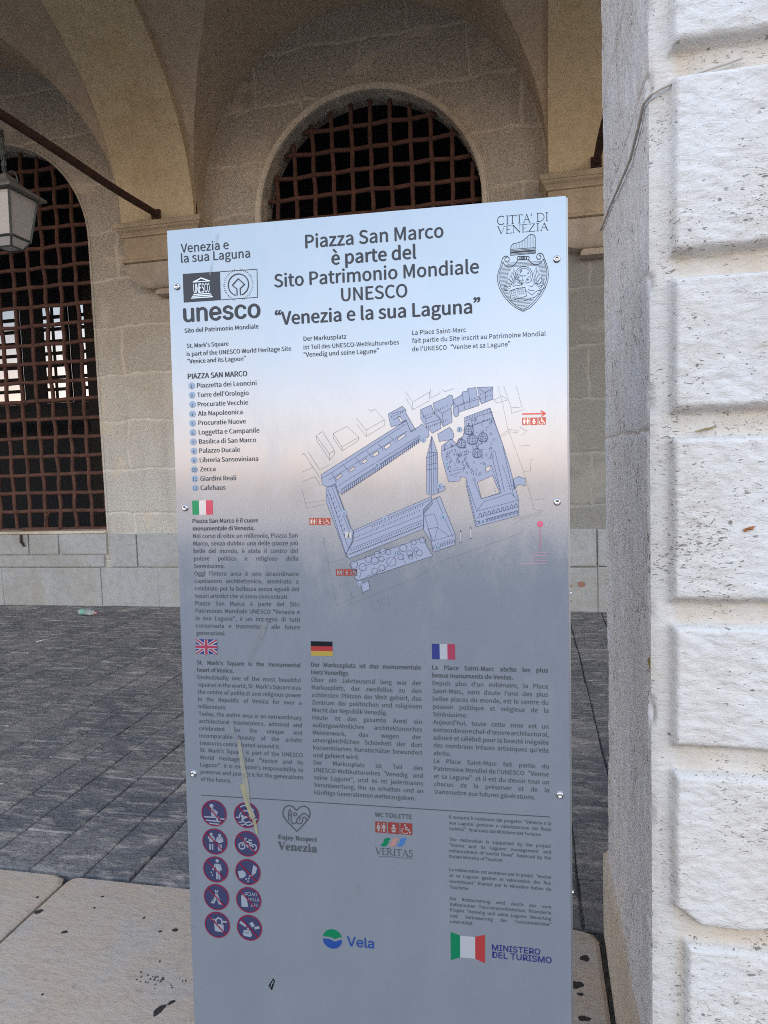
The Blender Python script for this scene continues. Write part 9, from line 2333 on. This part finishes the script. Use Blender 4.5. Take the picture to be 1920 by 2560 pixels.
INKS = {  # name: colour, metallic, roughness
    'ink': ((.060, .066, .078), .8, .25), 'ink2': ((.16, .17, .185), .8, .25), 'white': ((.52, .55, .60), .15, .4), 'lightblue': ((.28, .36, .48), .55, .3),
    'mapblue': ((.285, .325, .44), .45, .3), 'navy': ((.055, .075, .15), .5, .3), 'greyline': ((.20, .205, .215), .8, .25), 'pink': ((.52, .12, .24), .2, .4), 'pink2': ((.5, .27, .38), .4, .4),
    'brown': ((.32, .065, .055), .25, .4), 'cream': ((.50, .47, .47), .1, .5), 'red': ((.42, .06, .05), .25, .4), 'green': ((.01, .24, .11), .15, .4), 'rose': ((.45, .07, .13), .15, .4),
    'red2': ((.48, .06, .06), .15, .4), 'yellow': ((.52, .38, .09), .15, .4), 'black': ((.02, .022, .028), .1, .4), 'flagblue': ((.05, .06, .26), .2, .4), 'flagblue2': ((.08, .22, .55), .2, .4), 'salmon': ((.52, .30, .26), .15, .4),
    'navyblue': ((.06, .065, .15), .3, .4), 'crimson': ((.33, .025, .07), .15, .4), 'paleblue': ((.40, .45, .54), .15, .45), 'vivid': ((.03, .09, .36), .2, .4), 'violet': ((.045, .04, .24), .2, .4),
    'drip': ((.50, .50, .42), .05, .5), 'drip2': ((.56, .52, .33), .05, .5), 'smear': ((.42, .45, .47), .2, .5), 'smear2': ((.35, .37, .39), .7, .4)}
INKM = {k: plain('print_' + k, *v) for k, v in INKS.items()}
def filmy(m, lo, hi, amt):
    nt = m.node_tree; p = nt.nodes['Principled BSDF']
    a = ramp(nt, noise(nt, coords(nt, (60, 60, 22)), 1.0, 6, .75), [(lo, 0), (hi, amt)])
    nt.links.new(a, p.inputs['Alpha'])
filmy(INKM['drip'], .26, .5, .85); filmy(INKM['drip2'], .28, .5, .9); filmy(INKM['smear'], .36, .62, .7); filmy(INKM['smear2'], .40, .7, .5)

FD = bpy.utils.system_resource('DATAFILES', path='fonts')
def font(n):
    try: return bpy.data.fonts.load(os.path.join(FD, n))
    except Exception: return None
FONTS = [font('Noto Sans CJK Regular.woff2'), font('Inter.woff2'), font('NotoSansMath-Regular.woff2')]
def bold_serif(t):
    return ''.join(chr(0x1D400 + ord(c) - 65) if 'A' <= c <= 'Z' else chr(0x1D41A + ord(c) - 97) if 'a' <= c <= 'z' else c for c in t)

def text_mesh(body, fi, size, word=1.0):
    c = bpy.data.curves.new('text', 'FONT'); c.body = bold_serif(body) if fi == 2 and FONTS[2] else body
    if FONTS[fi]: c.font = FONTS[fi]
    c.size = size; c.space_word = word; c.resolution_u = 3
    o = bpy.data.objects.new('text', c); COL.objects.link(o)
    bpy.context.view_layer.update()
    me = bpy.data.meshes.new_from_object(o.evaluated_get(bpy.context.evaluated_depsgraph_get()))
    bpy.data.objects.remove(o); bpy.data.curves.remove(c)
    v = np.empty(len(me.vertices) * 3); me.vertices.foreach_get('co', v); v = v.reshape(-1, 3)
    fs = [tuple(p.vertices) for p in me.polygons]
    bpy.data.meshes.remove(me)
    return v, fs

def PY(lay): return -.00035 * lay - .0002
class Art(MB):
    def __init__(s): super().__init__(); s.mats = []
    def mi(s, m):
        if m not in s.mats: s.mats.append(m)
        return s.mats.index(m)
    def loc(s, x, z, y): return (x / 1000 - HWP, y, PANEL_H + z / 1000)
    def flat(s, pts, fs, mat, lay): s.add([s.loc(a, b, PY(lay)) for a, b in pts], fs, s.mi(mat))
    def poly(s, mat, lay, loops):
        pts = [p for l in loops for p in l]
        tr = tessellate_polygon([[Vector((a, b, 0)) for a, b in l] for l in loops])
        s.flat(pts, [tuple(t) for t in tr], mat, lay)
    def disc(s, mat, lay, x, z, r):
        n = 28; s.flat([(x + r * math.cos(2 * math.pi * k / n), z + r * math.sin(2 * math.pi * k / n)) for k in range(n)], [tuple(range(n))], mat, lay)
    def stroke(s, mat, lay, w, closed, pts):
        P = [Vector(p) for p in pts]; n = len(P); L_, R_ = [], []
        for i in range(n):
            a = P[(i - 1) % n] if (closed or i) else P[i]; b_ = P[(i + 1) % n] if (closed or i < n - 1) else P[i]
            d1 = (P[i] - a); d2 = (b_ - P[i])
            d1 = d1.normalized() if d1.length > 1e-6 else d2.normalized(); d2 = d2.normalized() if d2.length > 1e-6 else d1
            t = d1 + d2
            t = t.normalized() if t.length > .2 else d1
            nn = Vector((-t.y, t.x)); n1 = Vector((-d1.y, d1.x)); k = 1 / max(.45, nn.dot(n1))
            L_.append(P[i] + nn * w * .5 * k); R_.append(P[i] - nn * w * .5 * k)
        m_ = n if closed else n - 1
        s.flat([tuple(p) for p in L_ + R_], [(i, (i + 1) % n, n + (i + 1) % n, n + i) for i in range(m_)], mat, lay)
    def text(s, mat, v, fs, x, z, bold, lay=1):
        # the heavier weights are the same outline struck a few times with a tiny shift
        if bold:
            b = bold
            offs = [(-b, 0), (0, 0), (b, 0), (0, b * .6), (0, -b * .6)]
        else: offs = [(0, 0)]
        for i, (dx, dz) in enumerate(offs):
            y = PY(lay) - .00002 * i
            s.add([s.loc(x + p[0] + dx, z + p[1] + dz, y) for p in v], fs, s.mi(mat))

_nat = {}
def nat(body, fi, word=1.0):
    k = (body, fi, word)
    if k not in _nat:
        v, f_ = text_mesh(body, fi, 10.0, word); _nat[k] = (v, f_)
    v, f_ = _nat[k]
    return v, f_, v[:, 0].min(), v[:, 0].max()

for name, label, ops in ART:
    a = Art()
    for op in ops:
        kd = op[0]
        if kd == 'P': a.poly(op[1], op[2], op[3])
        elif kd == 'S': a.stroke(op[1], op[2], op[3], op[4], op[5])
        elif kd == 'D': a.disc(op[1], op[2], op[3], op[4], op[5])
        elif kd == 'T':
            _, mat, body, x, z, wd, bold, fi = op[:8]
            v, f_, x0, x1 = nat(body, fi)
            sc = wd / (x1 - x0); q = v.copy(); q[:, 0] = (q[:, 0] - x0) * sc; q[:, 1] *= sc
            if len(op) > 8 and op[8]: q[:, 1] *= op[8] / q[:, 1].max()
            capw = (v[:, 1].max() - v[:, 1].min()) * sc
            a.text(mat, q, f_, x, z, bold * capw * .022, op[9] if len(op) > 9 else 2)
        elif kd == 'J':
            _, mat, x0, x1, z0, dz, lines, ref, rw = op
            body = lines[ref].strip('*|'); _, _, a0, a1 = nat(body, 0); sc = rw / (a1 - a0)
            for i, t in enumerate(lines):
                bold = t.startswith('*'); just = not t.endswith('|'); body = t.strip('*|'); wd = 1.0
                v, f_, a0, a1 = nat(body, 0)
                if just and ' ' in body:
                    _, _, b0, b1 = nat(body, 0, 2.0)
                    k_ = (b1 - b0) - (a1 - a0)
                    wd = 1 + ((x1 - x0) / sc - (a1 - a0)) / k_
                    v, f_ = text_mesh(body, 0, 10.0, max(.3, wd)); a0 = v[:, 0].min()
                q = v.copy(); q[:, 0] = (q[:, 0] - a0) * sc; q[:, 1] *= sc
                a.text(mat, q, f_, x0, z0 + dz * i, .25 if bold else .06)
    o = a.build(name, [INKM[m_] for m_ in a.mats], ip)
    if label: o['label'] = label

# cap screws
for x, z in SCREWS:
    s = MB(); n = 20; cx, cz = x / 1000 - HWP, PANEL_H + z / 1000
    pr = [(.0062, 0), (.0062, -.0012), (.0056, -.0028), (.0042, -.0036), (.0030, -.0038), (.0028, -.0018), (.0, -.0018)]
    vs = [(cx + r_ * math.cos(2 * math.pi * k / n), y, cz + r_ * math.sin(2 * math.pi * k / n)) for r_, y in pr for k in range(n)]
    s.add(vs, [(i * n + k, i * n + (k + 1) % n, (i + 1) * n + (k + 1) % n, (i + 1) * n + k) for i in range(len(pr) - 1) for k in range(n)])
    s.build('cap_screw', M['steel'], ip, True)
for z in (PANEL_H - .662, PANEL_H - 1.187):
    s = MB(); s.tube([(HWP + .001, .009, z), (HWP + .0055, .009, z)], .0032, 10); s.build('side_screw', M['steel'], ip)
